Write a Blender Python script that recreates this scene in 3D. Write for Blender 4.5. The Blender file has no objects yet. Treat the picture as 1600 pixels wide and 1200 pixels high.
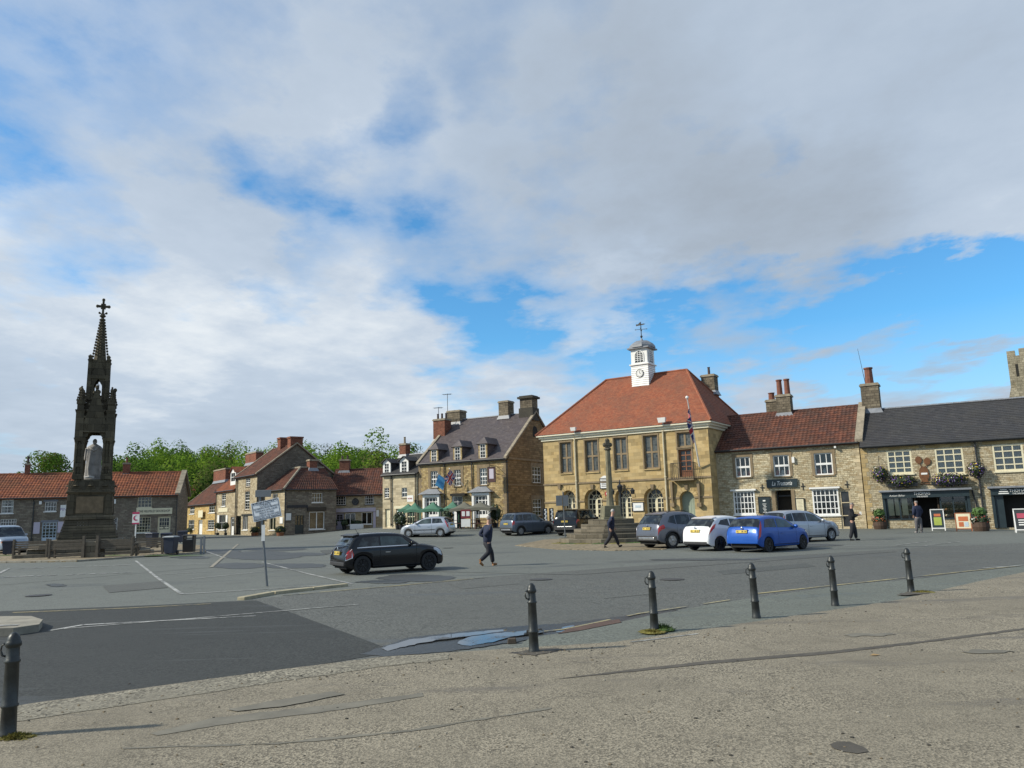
import bpy, bmesh, math, random
from mathutils import Vector, Matrix, noise as mnoise
rnd = random.Random(7)
S = bpy.context.scene
COL = S.collection
R = math.radians
# ---------------------------------------------------------------- camera
FPX = 1200.0; CAMZ = 1.75; RHO = R(1.6); PT = math.atan(201/1200.0*math.cos(RHO))
CX = Vector((1,0,0)); CF = Vector((0,math.cos(PT),math.sin(PT))); CU = Vector((0,-math.sin(PT),math.cos(PT)))
CAM = Vector((0,0,CAMZ))
def ray(px,py):
    cx=(px-800)/FPX; cy=(600-py)/FPX
    a=cx*math.cos(RHO)+cy*math.sin(RHO); b=-cx*math.sin(RHO)+cy*math.cos(RHO)
    return a*CX+b*CU+CF
def gp(px,py,z=0.0):
    r=ray(px,py); return CAM+r*((z-CAMZ)/r.z)
def at(px,py,d):
    r=ray(px,py); return CAM+r*(d/r.y)
def proj(p):
    v=p-CAM; f=v.dot(CF); a=v.dot(CX)/f; b=v.dot(CU)/f
    cx=a*math.cos(RHO)-b*math.sin(RHO); cy=a*math.sin(RHO)+b*math.cos(RHO)
    return 800+cx*FPX, 600-cy*FPX
cd=bpy.data.cameras.new('camera'); cam=bpy.data.objects.new('camera',cd); COL.objects.link(cam)
cd.sensor_width=36; cd.lens=27; cd.clip_end=6000; cd.clip_start=0.05
ax=math.cos(RHO)*CX-math.sin(RHO)*CU; ay=math.sin(RHO)*CX+math.cos(RHO)*CU; az=-CF
cam.matrix_world=Matrix(((ax.x,ay.x,az.x,0),(ax.y,ay.y,az.y,0),(ax.z,ay.z,az.z,CAMZ),(0,0,0,1)))
S.camera=cam
def sst(a,b,x):
    t=max(0.0,min(1.0,(x-a)/(b-a))); return t*t*(3-2*t)
def H(x,y):
    if y<=1: return 0.0
    r=x/y
    h=0.5*sst(56,68,y)*sst(-0.30,-0.17,r)*sst(0.30,0.22,r)*(1 if y<110 else 1)
    h-=0.28*sst(27,34,x)*sst(36,46,y)
    if y>118: h+=min(22,(y-118)*0.12)*sst(118,126,y)
    return h
# ---------------------------------------------------------------- materials
MATS={}
class NT:
    def __init__(s,m):
        m.use_nodes=True; s.t=m.node_tree; s.t.nodes.clear()
    def n(s,kind,**kw):
        x=s.t.nodes.new(kind)
        for k,v in kw.items():
            if k=='i':
                for kk,vv in v.items():
                    if isinstance(vv,bpy.types.NodeSocket): s.t.links.new(vv,x.inputs[kk])
                    else: x.inputs[kk].default_value=vv
            else: setattr(x,k,v)
        return x
    def l(s,a,b): s.t.links.new(a,b)
    def math(s,op,a,b=None,c=None,clamp=False):
        x=s.t.nodes.new('ShaderNodeMath'); x.operation=op; x.use_clamp=clamp
        for k,v in enumerate((a,b,c)):
            if v is None: continue
            if isinstance(v,bpy.types.NodeSocket): s.t.links.new(v,x.inputs[k])
            else: x.inputs[k].default_value=v
        return x.outputs[0]
    def mix(s,f,a,b,mode='MIX'):
        x=s.t.nodes.new('ShaderNodeMix'); x.data_type='RGBA'; x.blend_type=mode; x.clamp_factor=True
        for i,v in ((0,f),(6,a),(7,b)):
            if isinstance(v,bpy.types.NodeSocket): s.t.links.new(v,x.inputs[i])
            elif i==0: x.inputs[0].default_value=v
            else: x.inputs[i].default_value=(v[0],v[1],v[2],1)
        return x.outputs[2]
    def ramp(s,f,stops):
        x=s.t.nodes.new('ShaderNodeValToRGB'); e=x.color_ramp.elements
        while len(e)<len(stops): e.new(0.5)
        for q,(p,c) in zip(e,stops):
            q.position=p; q.color=(c,c,c,1) if not isinstance(c,tuple) else (*c,1)
        s.l(f,x.inputs[0]); return x.outputs[0]
    def noise(s,vec,scale,detail=4,rough=.55,out=0):
        x=s.n('ShaderNodeTexNoise'); s.l(vec,x.inputs['Vector'])
        x.inputs['Scale'].default_value=scale; x.inputs['Detail'].default_value=detail; x.inputs['Roughness'].default_value=rough
        return x.outputs[out]
    def out(s,col,rough=.8,metal=0,bump=None,bs=.3,bd=.02,coat=0,spec=.5,normal=None):
        p=s.n('ShaderNodeBsdfPrincipled')
        for k,v in (('Base Color',col),('Roughness',rough),('Metallic',metal),('Coat Weight',coat),('Specular IOR Level',spec)):
            if isinstance(v,bpy.types.NodeSocket): s.l(v,p.inputs[k])
            else: p.inputs[k].default_value=(*v,1) if isinstance(v,tuple) else v
        if bump is not None:
            b=s.n('ShaderNodeBump')
            if isinstance(bs,bpy.types.NodeSocket): s.l(bs,b.inputs['Strength'])
            else: b.inputs['Strength'].default_value=bs
            b.inputs['Distance'].default_value=bd
            s.l(bump,b.inputs['Height']); s.l(b.outputs[0],p.inputs['Normal'])
        o=s.n('ShaderNodeOutputMaterial'); s.l(p.outputs[0],o.inputs[0]); return p
def newmat(name):
    m=bpy.data.materials.new(name); MATS[name]=m; return m,NT(m)
def pm(name,col,rough=.7,var=.12,scale=3.0,bump=0,metal=0,coat=0,spec=.5,bscale=None):
    if name in MATS: return MATS[name]
    m,t=newmat(name); tc=t.n('ShaderNodeTexCoord').outputs['Object']
    n=t.noise(tc,scale,5,.6)
    c=t.mix(t.ramp(n,[(.3,0.0),(.7,1.0)]),tuple(x*(1-var) for x in col),tuple(min(1,x*(1+var)) for x in col))
    bp=t.noise(tc,bscale or scale*8,4) if bump else None
    rr=t.math('MULTIPLY_ADD',n,.2,rough-.1,clamp=True)
    t.out(c,rr,metal,bp,bump,.01,coat,spec); return m
def stone(name,c1,c2,mortar,w=.42,h=.17,ms=.014,stain=(.10,.08,.05),sa=.5,dist=.05,bs=.5,c3=None):
    m,t=newmat(name); uv=t.n('ShaderNodeUVMap').outputs[0]
    nz=t.noise(uv,1.7,2,.5,1)
    v=t.n('ShaderNodeVectorMath',operation='MULTIPLY_ADD'); t.l(nz,v.inputs[0]); v.inputs[1].default_value=(dist*2,dist,0); t.l(uv,v.inputs[2])
    b=t.n('ShaderNodeTexBrick'); t.l(v.outputs[0],b.inputs['Vector'])
    b.inputs['Scale'].default_value=1; b.inputs['Brick Width'].default_value=w; b.inputs['Row Height'].default_value=h
    b.inputs['Mortar Size'].default_value=ms; b.inputs['Mortar Smooth'].default_value=.3; b.inputs['Bias'].default_value=0
    b.inputs['Color1'].default_value=(*c1,1); b.inputs['Color2'].default_value=(*c2,1); b.inputs['Mortar'].default_value=(*mortar,1)
    b.offset=.43; b.squash=.8; b.squash_frequency=3
    # second random tint per stone
    sx=t.n('ShaderNodeSeparateXYZ'); t.l(v.outputs[0],sx.inputs[0])
    row=t.math('FLOOR',t.math('DIVIDE',sx.outputs[1],h))
    colx=t.math('FLOOR',t.math('DIVIDE',t.math('MULTIPLY_ADD',row,w*.43,sx.outputs[0]),w))
    cb=t.n('ShaderNodeCombineXYZ'); t.l(colx,cb.inputs[0]); t.l(row,cb.inputs[1])
    wn=t.n('ShaderNodeTexWhiteNoise',noise_dimensions='2D'); t.l(cb.outputs[0],wn.inputs['Vector'])
    br=t.math('MULTIPLY_ADD',wn.outputs['Value'],.55,.72)
    cmul=t.n('ShaderNodeVectorMath',operation='SCALE'); t.l(b.outputs['Color'],cmul.inputs[0]); t.l(br,cmul.inputs['Scale'])
    col=cmul.outputs[0]
    if c3: col=t.mix(t.ramp(wn.outputs['Value'],[(.78,0.0),(.8,.75)]),col,c3)
    big=t.noise(uv,.35,5,.65); fine=t.noise(uv,9,4,.6)
    col=t.mix(t.math('MULTIPLY',t.ramp(big,[(.45,0.0),(.72,1.0)]),sa),col,stain)
    col=t.mix(t.math('MULTIPLY',fine,.35),col,(c1[0]*.5,c1[1]*.5,c1[2]*.5))
    hgt=t.math('ADD',t.math('MULTIPLY',b.outputs['Fac'],-1.0),t.math('MULTIPLY',fine,.8))
    t.out(col,.92,0,hgt,bs,.03,spec=.2); return m
def tiles(name,cols,w=.28,h=.33,moss=(.05,.05,.03),ma=.5,rough=.85,bs=.0):
    m,t=newmat(name); uv=t.n('ShaderNodeUVMap').outputs[0]
    sx=t.n('ShaderNodeSeparateXYZ'); t.l(uv,sx.inputs[0])
    row=t.math('FLOOR',t.math('DIVIDE',sx.outputs[1],h)); cx=t.math('FLOOR',t.math('DIVIDE',sx.outputs[0],w))
    if bs:
        cx=t.math('FLOOR',t.math('ADD',t.math('DIVIDE',sx.outputs[0],w),t.math('MULTIPLY',row,.5)))
    cb=t.n('ShaderNodeCombineXYZ'); t.l(cx,cb.inputs[0]); t.l(row,cb.inputs[1])
    wn=t.n('ShaderNodeTexWhiteNoise',noise_dimensions='2D'); t.l(cb.outputs[0],wn.inputs['Vector'])
    col=t.ramp(wn.outputs['Value'],[(i/(len(cols)-1),c) for i,c in enumerate(cols)])
    big=t.noise(uv,.5,6,.7); fine=t.noise(uv,14,3,.6)
    # darker joint lines between courses
    fr=t.math('FRACT',t.math('DIVIDE',sx.outputs[1],h)); ln=t.math('LESS_THAN',fr,.10)
    col=t.mix(t.math('MULTIPLY',ln,.45),col,(.03,.02,.02))
    col=t.mix(t.math('MULTIPLY',t.ramp(big,[(.42,0.0),(.68,1.0)]),ma),col,moss)
    col=t.mix(t.math('MULTIPLY',fine,.3),col,tuple(x*.5 for x in cols[0]))
    if bs:
        ve=t.math('LESS_THAN',t.math('FRACT',t.math('ADD',t.math('DIVIDE',sx.outputs[0],w),t.math('MULTIPLY',row,.5))),.06)
        col=t.mix(t.math('MULTIPLY',ve,.4),col,(.03,.02,.02))
        hh=t.math('ADD',t.math('MULTIPLY',fr,-.8),t.math('MULTIPLY',wn.outputs['Value'],.5)); t.out(col,rough,0,hh,bs,.02,spec=.3)
    else: t.out(col,rough,0,fine,.3,.01,spec=.25)
    return m
# stone colours
M_YEL=stone('yellow_ashlar',(.44,.315,.145),(.49,.37,.19),(.32,.24,.13),.62,.27,.007,(.27,.22,.13),.45,.0,.2)
M_SOOT=stone('sooted_chimney_stone',(.19,.155,.11),(.25,.21,.15),(.08,.07,.055),.4,.2,.012,(.04,.035,.03),.8,.03,.6)
M_HOT=stone('golden_rubble',(.46,.335,.15),(.54,.42,.23),(.25,.19,.11),.34,.16,.014,(.17,.12,.06),.5,.04,.6,(.18,.12,.07))
M_GAB=stone('shaded_coursed_stone',(.26,.18,.095),(.32,.22,.12),(.12,.09,.05),.5,.2,.012,(.08,.06,.035),.6,.02,.5,(.15,.10,.055))  # darker than the hotel front: the gable's shade is put into its colour
M_TRA=stone('pale_limestone_rubble',(.56,.475,.31),(.63,.56,.40),(.32,.26,.16),.30,.13,.016,(.24,.18,.10),.4,.06,.8,(.30,.22,.12))
M_THO=stone('buff_limestone_rubble',(.48,.41,.275),(.55,.48,.34),(.30,.25,.165),.26,.12,.014,(.20,.15,.08),.4,.06,.7,(.26,.19,.10))
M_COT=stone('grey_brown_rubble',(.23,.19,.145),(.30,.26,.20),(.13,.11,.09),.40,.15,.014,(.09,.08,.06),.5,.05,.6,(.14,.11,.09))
M_VIL=stone('buff_village_stone',(.44,.36,.23),(.50,.43,.30),(.28,.23,.16),.38,.17,.012,(.20,.16,.10),.45,.04,.5,(.26,.2,.12))
M_VDK=stone('shaded_gable_rubble',(.17,.145,.115),(.22,.19,.15),(.09,.08,.06),.3,.14,.014,(.06,.05,.04),.5,.06,.6)  # village stone darkened, so the gables away from the sun carry painted shade
M_YCO=stone('ochre_cottage_stone',(.50,.34,.13),(.56,.41,.18),(.33,.24,.12),.38,.17,.012,(.25,.17,.08),.35,.04,.5)
M_CRM=stone('cream_dressed_stone',(.50,.42,.28),(.55,.47,.33),(.33,.28,.19),.55,.24,.009,(.28,.22,.14),.35,.01,.25)
M_BRK=stone('red_brick',(.22,.075,.045),(.28,.10,.06),(.17,.13,.10),.225,.075,.01,(.07,.04,.03),.55,.0,.4)
M_MON=stone('blackened_gothic_stone',(.085,.072,.050),(.145,.12,.078),(.035,.03,.024),.8,.38,.008,(.028,.026,.02),.75,.01,.6)
M_CRS=stone('weathered_step_stone',(.15,.13,.095),(.21,.18,.135),(.05,.045,.035),.9,.3,.012,(.05,.05,.032),.8,.03,.7)
M_DRS=pm('dressed_brown_stone',(.22,.165,.10),.9,.25,2.5,.3)
M_COPE=pm('weathered_coping_stone',(.26,.22,.16),.9,.35,3,.4)
M_PANT=tiles('orange_pantile',[(.19,.060,.030),(.27,.088,.042),(.32,.105,.05),(.23,.08,.042),(.15,.05,.035)])
M_PAND=tiles('brown_pantile',[(.105,.042,.028),(.15,.058,.036),(.18,.072,.046),(.085,.038,.03),(.13,.065,.05)],moss=(.05,.04,.032),ma=.6)
M_RED=tiles('red_plain_tile',[(.29,.088,.046),(.34,.110,.054),(.25,.082,.048),(.37,.13,.068),(.30,.115,.062)],.19,.15,(.15,.085,.06),.6,bs=.35)
M_SLP=tiles('purple_slate',[(.088,.072,.074),(.118,.098,.098),(.098,.084,.09),(.15,.125,.12)],.30,.24,(.10,.085,.075),.4,.55,bs=.4)
M_SLD=tiles('dark_slate',[(.04,.04,.042),(.055,.055,.058),(.05,.048,.05),(.07,.068,.068)],.30,.22,(.065,.06,.05),.5,.6,bs=.4)
M_COR=pm('cornice_cream',(.70,.65,.50),.5,.06,3)
M_WHT=pm('white_paint',(.74,.73,.70),.45,.06,4)
M_CRP=pm('cream_paint',(.66,.60,.42),.5,.08,4)
M_GUT=pm('black_iron',(.025,.026,.028),.45,.2,6)
M_CRI=pm('cream_iron',(.55,.48,.33),.5,.1,6)
M_LEAD=pm('lead_sheet',(.20,.21,.23),.5,.2,3,.1)
M_POT=pm('terracotta_pot',(.17,.065,.04),.85,.3,4,.2)
M_POTD=pm('sooty_pot',(.07,.05,.045),.9,.3,4,.2)
M_DARK=pm('interior_dark',(.02,.018,.015),.95,.1,1)
M_NAVY=pm('dark_green_fascia',(.018,.03,.035),.4,.1,3)
M_BLK=pm('black_paint',(.015,.015,.017),.4,.1,5)
M_WOOD=pm('brown_timber',(.20,.075,.03),.6,.2,6,.1)
M_CURT=pm('net_curtain',(.55,.54,.50),.9,.2,12)
M_LGRN=pm('sage_door_paint',(.26,.31,.24),.6,.15,2)
M_BLUW=pm('pale_blue_paint',(.42,.50,.56),.5,.08,4)
M_LIL=pm('lilac_board',(.46,.42,.50),.6,.05,4)
M_GRYB=pm('grey_lintel_paint',(.16,.17,.20),.7,.1,4)
M_TEXT=pm('dark_lettering',(.02,.02,.025),.6,.0,4)
M_TXW=pm('white_lettering',(.75,.75,.72),.6,.0,4)
def glassmat():
    m,t=newmat('window_glass')
    tr=t.n('ShaderNodeBsdfTransparent'); tr.inputs[0].default_value=(.80,.83,.82,1)
    g=t.n('ShaderNodeBsdfGlossy'); g.inputs['Roughness'].default_value=.04; g.inputs[0].default_value=(.9,.9,.9,1)
    fr=t.n('ShaderNodeFresnel'); fr.inputs[0].default_value=1.5
    mx=t.n('ShaderNodeMixShader'); t.l(t.math('MULTIPLY_ADD',fr.outputs[0],1.0,.05),mx.inputs[0]); t.l(tr.outputs[0],mx.inputs[1]); t.l(g.outputs[0],mx.inputs[2])
    o=t.n('ShaderNodeOutputMaterial'); t.l(mx.outputs[0],o.inputs[0]); return m
M_GL=glassmat()
def leadedglass():
    m,t=newmat('leaded_glass'); uv=t.n('ShaderNodeUVMap').outputs[0]
    b=t.n('ShaderNodeTexBrick'); t.l(uv,b.inputs['Vector']); b.offset=0
    for k,v in (('Scale',1),('Brick Width',.17),('Row Height',.22),('Mortar Size',.012)): b.inputs[k].default_value=v
    b.inputs['Color1'].default_value=(.04,.045,.045,1); b.inputs['Color2'].default_value=(.10,.11,.105,1); b.inputs['Mortar'].default_value=(.12,.12,.11,1)
    t.out(b.outputs['Color'],.18,0,t.noise(uv,6,2),.25,.02); return m
M_LDG=leadedglass()
# ---------------------------------------------------------------- mesh builder
class MB:
    def __init__(s,T=None): s.v=[]; s.f=[]; s.m=[]; s.T=T; s.nn={}
    def add(s,pts,faces,mi=0,nn=None):
        o=len(s.v)
        if nn is not None:
            if s.T: nn=s.T.to_3x3()@nn
            for i in range(len(faces)): s.nn[len(s.f)+i]=nn
        for p in pts:
            p=Vector(p); s.v.append(s.T@p if s.T else p)
        for f in faces: s.f.append([o+i for i in f]); s.m.append(mi)
    def poly(s,pts,mi=0): s.add(pts,[list(range(len(pts)))],mi)
    def box(s,x0,x1,y0,y1,z0,z1,mi=0):
        if x1<x0: x0,x1=x1,x0
        if y1<y0: y0,y1=y1,y0
        if z1<z0: z0,z1=z1,z0
        p=[(x0,y0,z0),(x1,y0,z0),(x1,y1,z0),(x0,y1,z0),(x0,y0,z1),(x1,y0,z1),(x1,y1,z1),(x0,y1,z1)]
        s.add(p,[(0,3,2,1),(4,5,6,7),(0,1,5,4),(1,2,6,5),(2,3,7,6),(3,0,4,7)],mi)
    def frus(s,cx,cy,z0,z1,w0,d0,w1,d1,mi=0):
        p=[(cx+a*w0/2,cy+b*d0/2,z0) for a,b in ((-1,-1),(1,-1),(1,1),(-1,1))]+[(cx+a*w1/2,cy+b*d1/2,z1) for a,b in ((-1,-1),(1,-1),(1,1),(-1,1))]
        s.add(p,[(0,3,2,1),(4,5,6,7),(0,1,5,4),(1,2,6,5),(2,3,7,6),(3,0,4,7)],mi)
    def lathe(s,prof,c=(0,0,0),n=16,mi=0,rot=0):
        c=Vector(c); pts=[]; fs=[]
        for r,z in prof:
            for k in range(n):
                a=2*math.pi*k/n+rot; pts.append(c+Vector((r*math.cos(a),r*math.sin(a),z)))
        for i in range(len(prof)-1):
            for k in range(n):
                k2=(k+1)%n; fs.append((i*n+k,i*n+k2,(i+1)*n+k2,(i+1)*n+k))
        fs.append(tuple(range(n-1,-1,-1))); fs.append(tuple((len(prof)-1)*n+k for k in range(n)))
        s.add(pts,fs,mi)
    def tube(s,pts,r,n=6,mi=0,r2=None):
        pts=[Vector(p) for p in pts]; P=[]; fs=[]
        for i,p in enumerate(pts):
            d=(pts[min(i+1,len(pts)-1)]-pts[max(i-1,0)]).normalized()
            a=d.cross(Vector((0,0,1)) if abs(d.z)<.9 else Vector((1,0,0))).normalized(); b=d.cross(a)
            rr=r if r2 is None else r+(r2-r)*i/(len(pts)-1)
            for k in range(n):
                t=2*math.pi*k/n; P.append(p+a*rr*math.cos(t)+b*rr*math.sin(t))
        for i in range(len(pts)-1):
            for k in range(n):
                k2=(k+1)%n; fs.append((i*n+k,i*n+k2,(i+1)*n+k2,(i+1)*n+k))
        fs.append(tuple(range(n-1,-1,-1))); fs.append(tuple((len(pts)-1)*n+k for k in range(n)))
        s.add(P,fs,mi)
    def ball(s,c,r,n=10,m=7,mi=0,sc=(1,1,1)):
        c=Vector(c); P=[]; fs=[]
        for i in range(m+1):
            th=math.pi*i/m
            for k in range(n):
                a=2*math.pi*k/n
                P.append(c+Vector((r*sc[0]*math.sin(th)*math.cos(a),r*sc[1]*math.sin(th)*math.sin(a),-r*sc[2]*math.cos(th))))
        for i in range(m):
            for k in range(n):
                k2=(k+1)%n; fs.append((i*n+k,i*n+k2,(i+1)*n+k2,(i+1)*n+k))
        s.add(P,fs,mi)
    def extr(s,outline,y0,y1,mi=0):
        "outline of (x,z) points extruded along y"
        n=len(outline); P=[(x,y0,z) for x,z in outline]+[(x,y1,z) for x,z in outline]
        fs=[tuple(range(n)),tuple(range(2*n-1,n-1,-1))]+[(i,i+n,(i+1)%n+n,(i+1)%n) for i in range(n)]
        s.add(P,fs,mi)
    def build(s,name,mat,parent=None,smooth=False,bevel=0,merge=False,auto=None):
        me=bpy.data.meshes.new(name); me.from_pydata([tuple(v) for v in s.v],[],s.f)
        mats=mat if isinstance(mat,(list,tuple)) else [mat]
        for q in mats: me.materials.append(q)
        me.polygons.foreach_set('material_index',s.m)
        if merge:
            b=bmesh.new(); b.from_mesh(me); bmesh.ops.remove_doubles(b,verts=b.verts,dist=1e-4); bmesh.ops.recalc_face_normals(b,faces=b.faces); b.to_mesh(me); b.free()
        me.update()
        uvl=me.uv_layers.new(name='UVMap'); Z=Vector((0,0,1))
        dat=[0.0]*(2*len(me.loops)); vs=me.vertices
        for p in me.polygons:
            n=s.nn.get(p.index,p.normal)
            if abs(n.z)>.995: t=Vector((1,0,0)); b2=Vector((0,1,0))
            else: t=Z.cross(n).normalized(); b2=n.cross(t)
            for li in p.loop_indices:
                c=vs[me.loops[li].vertex_index].co; dat[2*li]=c.dot(t); dat[2*li+1]=c.dot(b2)
        uvl.data.foreach_set('uv',dat)
        if smooth:
            me.polygons.foreach_set('use_smooth',[True]*len(me.polygons))
            if auto:
                me.set_sharp_from_angle(angle=R(auto))
        o=bpy.data.objects.new(name,me); COL.objects.link(o)
        if parent: o.parent=parent
        if bevel:
            md=o.modifiers.new('bevel','BEVEL'); md.width=bevel; md.segments=2; md.limit_method='ANGLE'
        return o
def tag(o,label=None,cat=None,group=None,kind=None):
    if label: o['label']=label
    if cat: o['category']=cat
    if group: o['group']=group
    if kind: o['kind']=kind
    return o
def empty(name,loc=(0,0,0),rz=0,label=None,cat=None,group=None):
    o=bpy.data.objects.new(name,None); COL.objects.link(o); o.location=loc; o.rotation_euler=(0,0,rz); o.empty_display_size=.3
    return tag(o,label,cat,group)
def kids(o): return [c for c in bpy.data.objects if c.parent==o]
def copy_tree(o,parent=None):
    c=o.copy(); COL.objects.link(c); c.parent=parent
    for ch in kids(o): copy_tree(ch,c)
    return c
def text(body,size,T,parent,mat,name='lettering',width=None,ext=.006,shear=0,align='CENTER',space=1.0):
    cu=bpy.data.curves.new('t','FONT'); cu.body=body; cu.size=size; cu.align_x=align; cu.align_y='CENTER'; cu.extrude=ext; cu.shear=shear; cu.resolution_u=3; cu.space_line=space
    o=bpy.data.objects.new('t',cu); COL.objects.link(o)
    dg=bpy.context.evaluated_depsgraph_get(); me=bpy.data.meshes.new_from_object(o.evaluated_get(dg))
    bpy.data.objects.remove(o); bpy.data.curves.remove(cu)
    if width and len(me.vertices):
        xs=[v.co.x for v in me.vertices]; s=width/(max(xs)-min(xs))
        for v in me.vertices: v.co.x*=s
    me.transform(T); me.materials.clear(); me.materials.append(mat); me.name=name
    q=bpy.data.objects.new(name,me); COL.objects.link(q)
    if parent: q.parent=parent
    return q
RX90=Matrix.Rotation(R(90),4,'X')
# ---------------------------------------------------------------- buildings
class Face:
    def __init__(s,A,B,root=None):
        s.A=Vector((A[0],A[1],0)); s.B=Vector((B[0],B[1],0)); s.d=(s.B-s.A); s.W=s.d.length; s.d.normalize()
        s.i=Vector((-s.d.y,s.d.x,0)); s.ang=math.atan2(s.d.y,s.d.x)
        s.Mw=Matrix.Translation(s.A)@Matrix.Rotation(s.ang,4,'Z')
        s.T=(root.inverted()@s.Mw) if root else None
        s.holes=[]
    def uz(s,px,py,off=0):
        r=ray(px,py); o=s.A+s.i*off; k=(o-CAM).dot(s.i)/r.dot(s.i); p=CAM+r*k
        return (p-s.A).dot(s.d),p.z
    def rect(s,x0,y0,x1,y1,off=0):
        cx=(x0+x1)/2; cy=(y0+y1)/2
        return s.uz(x0,cy,off)[0],s.uz(x1,cy,off)[0],s.uz(cx,y1,off)[1],s.uz(cx,y0,off)[1]
    def wpt(s,u,i,z): return s.A+s.d*u+s.i*i+Vector((0,0,z))
class Building:
    def __init__(s,name,L,Rr,label,cat,group=None,zb=None):
        "L,Rr: (px, eave py, depth)"
        a=at(*L); b=at(*Rr); s.f=Face(a.xy,b.xy); s.ze=(a.z+b.z)/2
        s.zb=H((a.x+b.x)/2,(a.y+b.y)/2) if zb is None else zb
        s.root=empty(name,(s.f.A.x,s.f.A.y,0),s.f.ang,label,cat,group); s.Mw=s.f.Mw; s.W=s.f.W
        s.wallz=s.zb-.6
    def face(s,A,B): return Face(A,B,s.Mw)
    def mb(s,f=None): return MB((f or s.f).T)
    # wall with rectangular or arched holes, reveals
    def wall(s,mat,f=None,u0=0,u1=None,z1=None,name='wall',thick=.22,top=None):
        f=f or s.f; u1=f.W if u1 is None else u1; z0=s.wallz; z1=s.ze if z1 is None else z1
        m=s.mb(f); us=sorted(set([u0,u1]+[min(max(h[k],u0),u1) for h in f.holes for k in (0,1)])); zs=sorted(set([z0,z1]+[min(max(h[k],z0),z1) for h in f.holes for k in (2,3)]))
        for a,b in zip(us,us[1:]):
            if b-a<1e-5: continue
            for c,d in zip(zs,zs[1:]):
                if d-c<1e-5: continue
                mu=(a+b)/2; mz=(c+d)/2
                if any(h[0]<mu<h[1] and h[2]<mz<h[3] for h in f.holes): continue
                m.poly([(a,0,c),(b,0,c),(b,0,d),(a,0,d)])
        for h in f.holes:
            a,b,c,d,arch=h[:5]; rv=h[5]
            if arch:
                r=(b-a)/2; zc=d-r; N=10; arc=[((a+b)/2-r*math.cos(math.pi*k/N),zc+r*math.sin(math.pi*k/N)) for k in range(N+1)]
                for k in range(N):
                    (x0,q0),(x1,q1)=arc[k],arc[k+1]
                    m.poly([(x0,0,q0),(x1,0,q1),(x1,0,d),(x0,0,d)]); m.poly([(x0,0,q0),(x0,rv,q0),(x1,rv,q1),(x1,0,q1)],1)
                m.poly([(a,0,c),(a,rv,c),(a,rv,zc),(a,0,zc)],1); m.poly([(b,0,c),(b,0,zc),(b,rv,zc),(b,rv,c)],1)
            else:
                m.poly([(a,0,c),(a,rv,c),(a,rv,d),(a,0,d)],1); m.poly([(b,0,c),(b,0,d),(b,rv,d),(b,rv,c)],1); m.poly([(a,0,d),(a,rv,d),(b,rv,d),(b,0,d)],1)
            m.poly([(a,0,c),(b,0,c),(b,rv,c),(a,rv,c)],1)
        if top: m.poly([(u,0,z) for u,z in top])
        return m.build(name,[mat,mat],s.root)
    def shell(s,mat,depth,ridge,inner=True,rh=None,left=True,right=True,dl=0,dr=0):
        "side and back walls under a gable roof; ridge at depth/2"
        m=s.mb(); z0=s.wallz; h=depth/2 if rh is None else rh
        for u,on in ((0,left),(s.W,right)):
            if on: m.poly([(u,0,z0),(u,depth,z0),(u,depth,s.ze),(u,h,ridge-.05),(u,0,s.ze)])
        m.poly([(0,depth,z0),(s.W,depth,z0),(s.W,depth,s.ze),(0,depth,s.ze)])
        o=m.build('side_walls',mat,s.root)
        if inner:
            k=s.mb(); k.box(.25,s.W-.25,1.3,1.35,z0,s.ze-.1); k.box(.25,s.W-.25,.3,1.3,s.ze-.12,s.ze-.08)
            zf=s.zb+(s.ze-s.zb)*.5; k.box(.25,s.W-.25,.3,1.3,zf-.05,zf+.05)
            k.build('interior',M_DARK,s.root)
        return o
    def roof(s,kind,mat,depth,ridge,oh=.25,vo=.1,rh=None,f=None,u0=0,u1=None,name='roof',parent=None,both=True):
        f=f or s.f; u1=f.W if u1 is None else u1; h=depth/2 if rh is None else rh; sl=(ridge-s.ze)/h
        e0=(-oh,s.ze-oh*sl+.06); m=s.mb(f)
        slope(m,Vector((u0-vo,e0[0],e0[1])),Vector((u1+vo,e0[0],e0[1])),Vector((u1+vo,h,ridge+.06)),Vector((u0-vo,h,ridge+.06)),kind)
        if both:
            s2=(ridge-s.ze)/(depth-h)
            slope(m,Vector((u1+vo,depth+oh,s.ze-oh*s2+.06)),Vector((u0-vo,depth+oh,s.ze-oh*s2+.06)),Vector((u0-vo,h,ridge+.06)),Vector((u1+vo,h,ridge+.06)),'flat')
        # underside & verge thickness
        for u in (u0-vo,u1+vo):
            m.poly([(u,e0[0],e0[1]-.12),(u,e0[0],e0[1]-.01),(u,h,ridge+.05),(u,h,ridge-.07)])
            m.poly([(u,depth+oh,e0[1]-.12),(u,depth+oh,e0[1]-.01),(u,h,ridge+.05),(u,h,ridge-.07)])
        m.poly([(u0-vo,e0[0],e0[1]-.12),(u1+vo,e0[0],e0[1]-.12),(u1+vo,h,ridge-.07),(u0-vo,h,ridge-.07)])
        m.poly([(u0-vo,e0[0],e0[1]-.12),(u1+vo,e0[0],e0[1]-.12),(u1+vo,e0[0],e0[1]),(u0-vo,e0[0],e0[1])])
        o=m.build(name,mat,parent or s.root)
        k=s.mb(f); n=max(2,int((u1-u0)/.45)); 
        for q in range(n):
            a=u0-vo+(u1-u0+2*vo)*q/n; b=u0-vo+(u1-u0+2*vo)*(q+1)/n-.015
            P=[];N=6
            for x,rr in ((a,.15),(b,.135)):
                for t in range(N+1):
                    an=math.pi*t/N; P.append((x,h+rr*math.cos(an),ridge+.03+rr*.75*math.sin(an)))
            k.add(P,[(t,t+1,t+N+2,t+N+1) for t in range(N)]+[tuple(range(N+1)),tuple(range(2*N+1,N,-1))])
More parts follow.
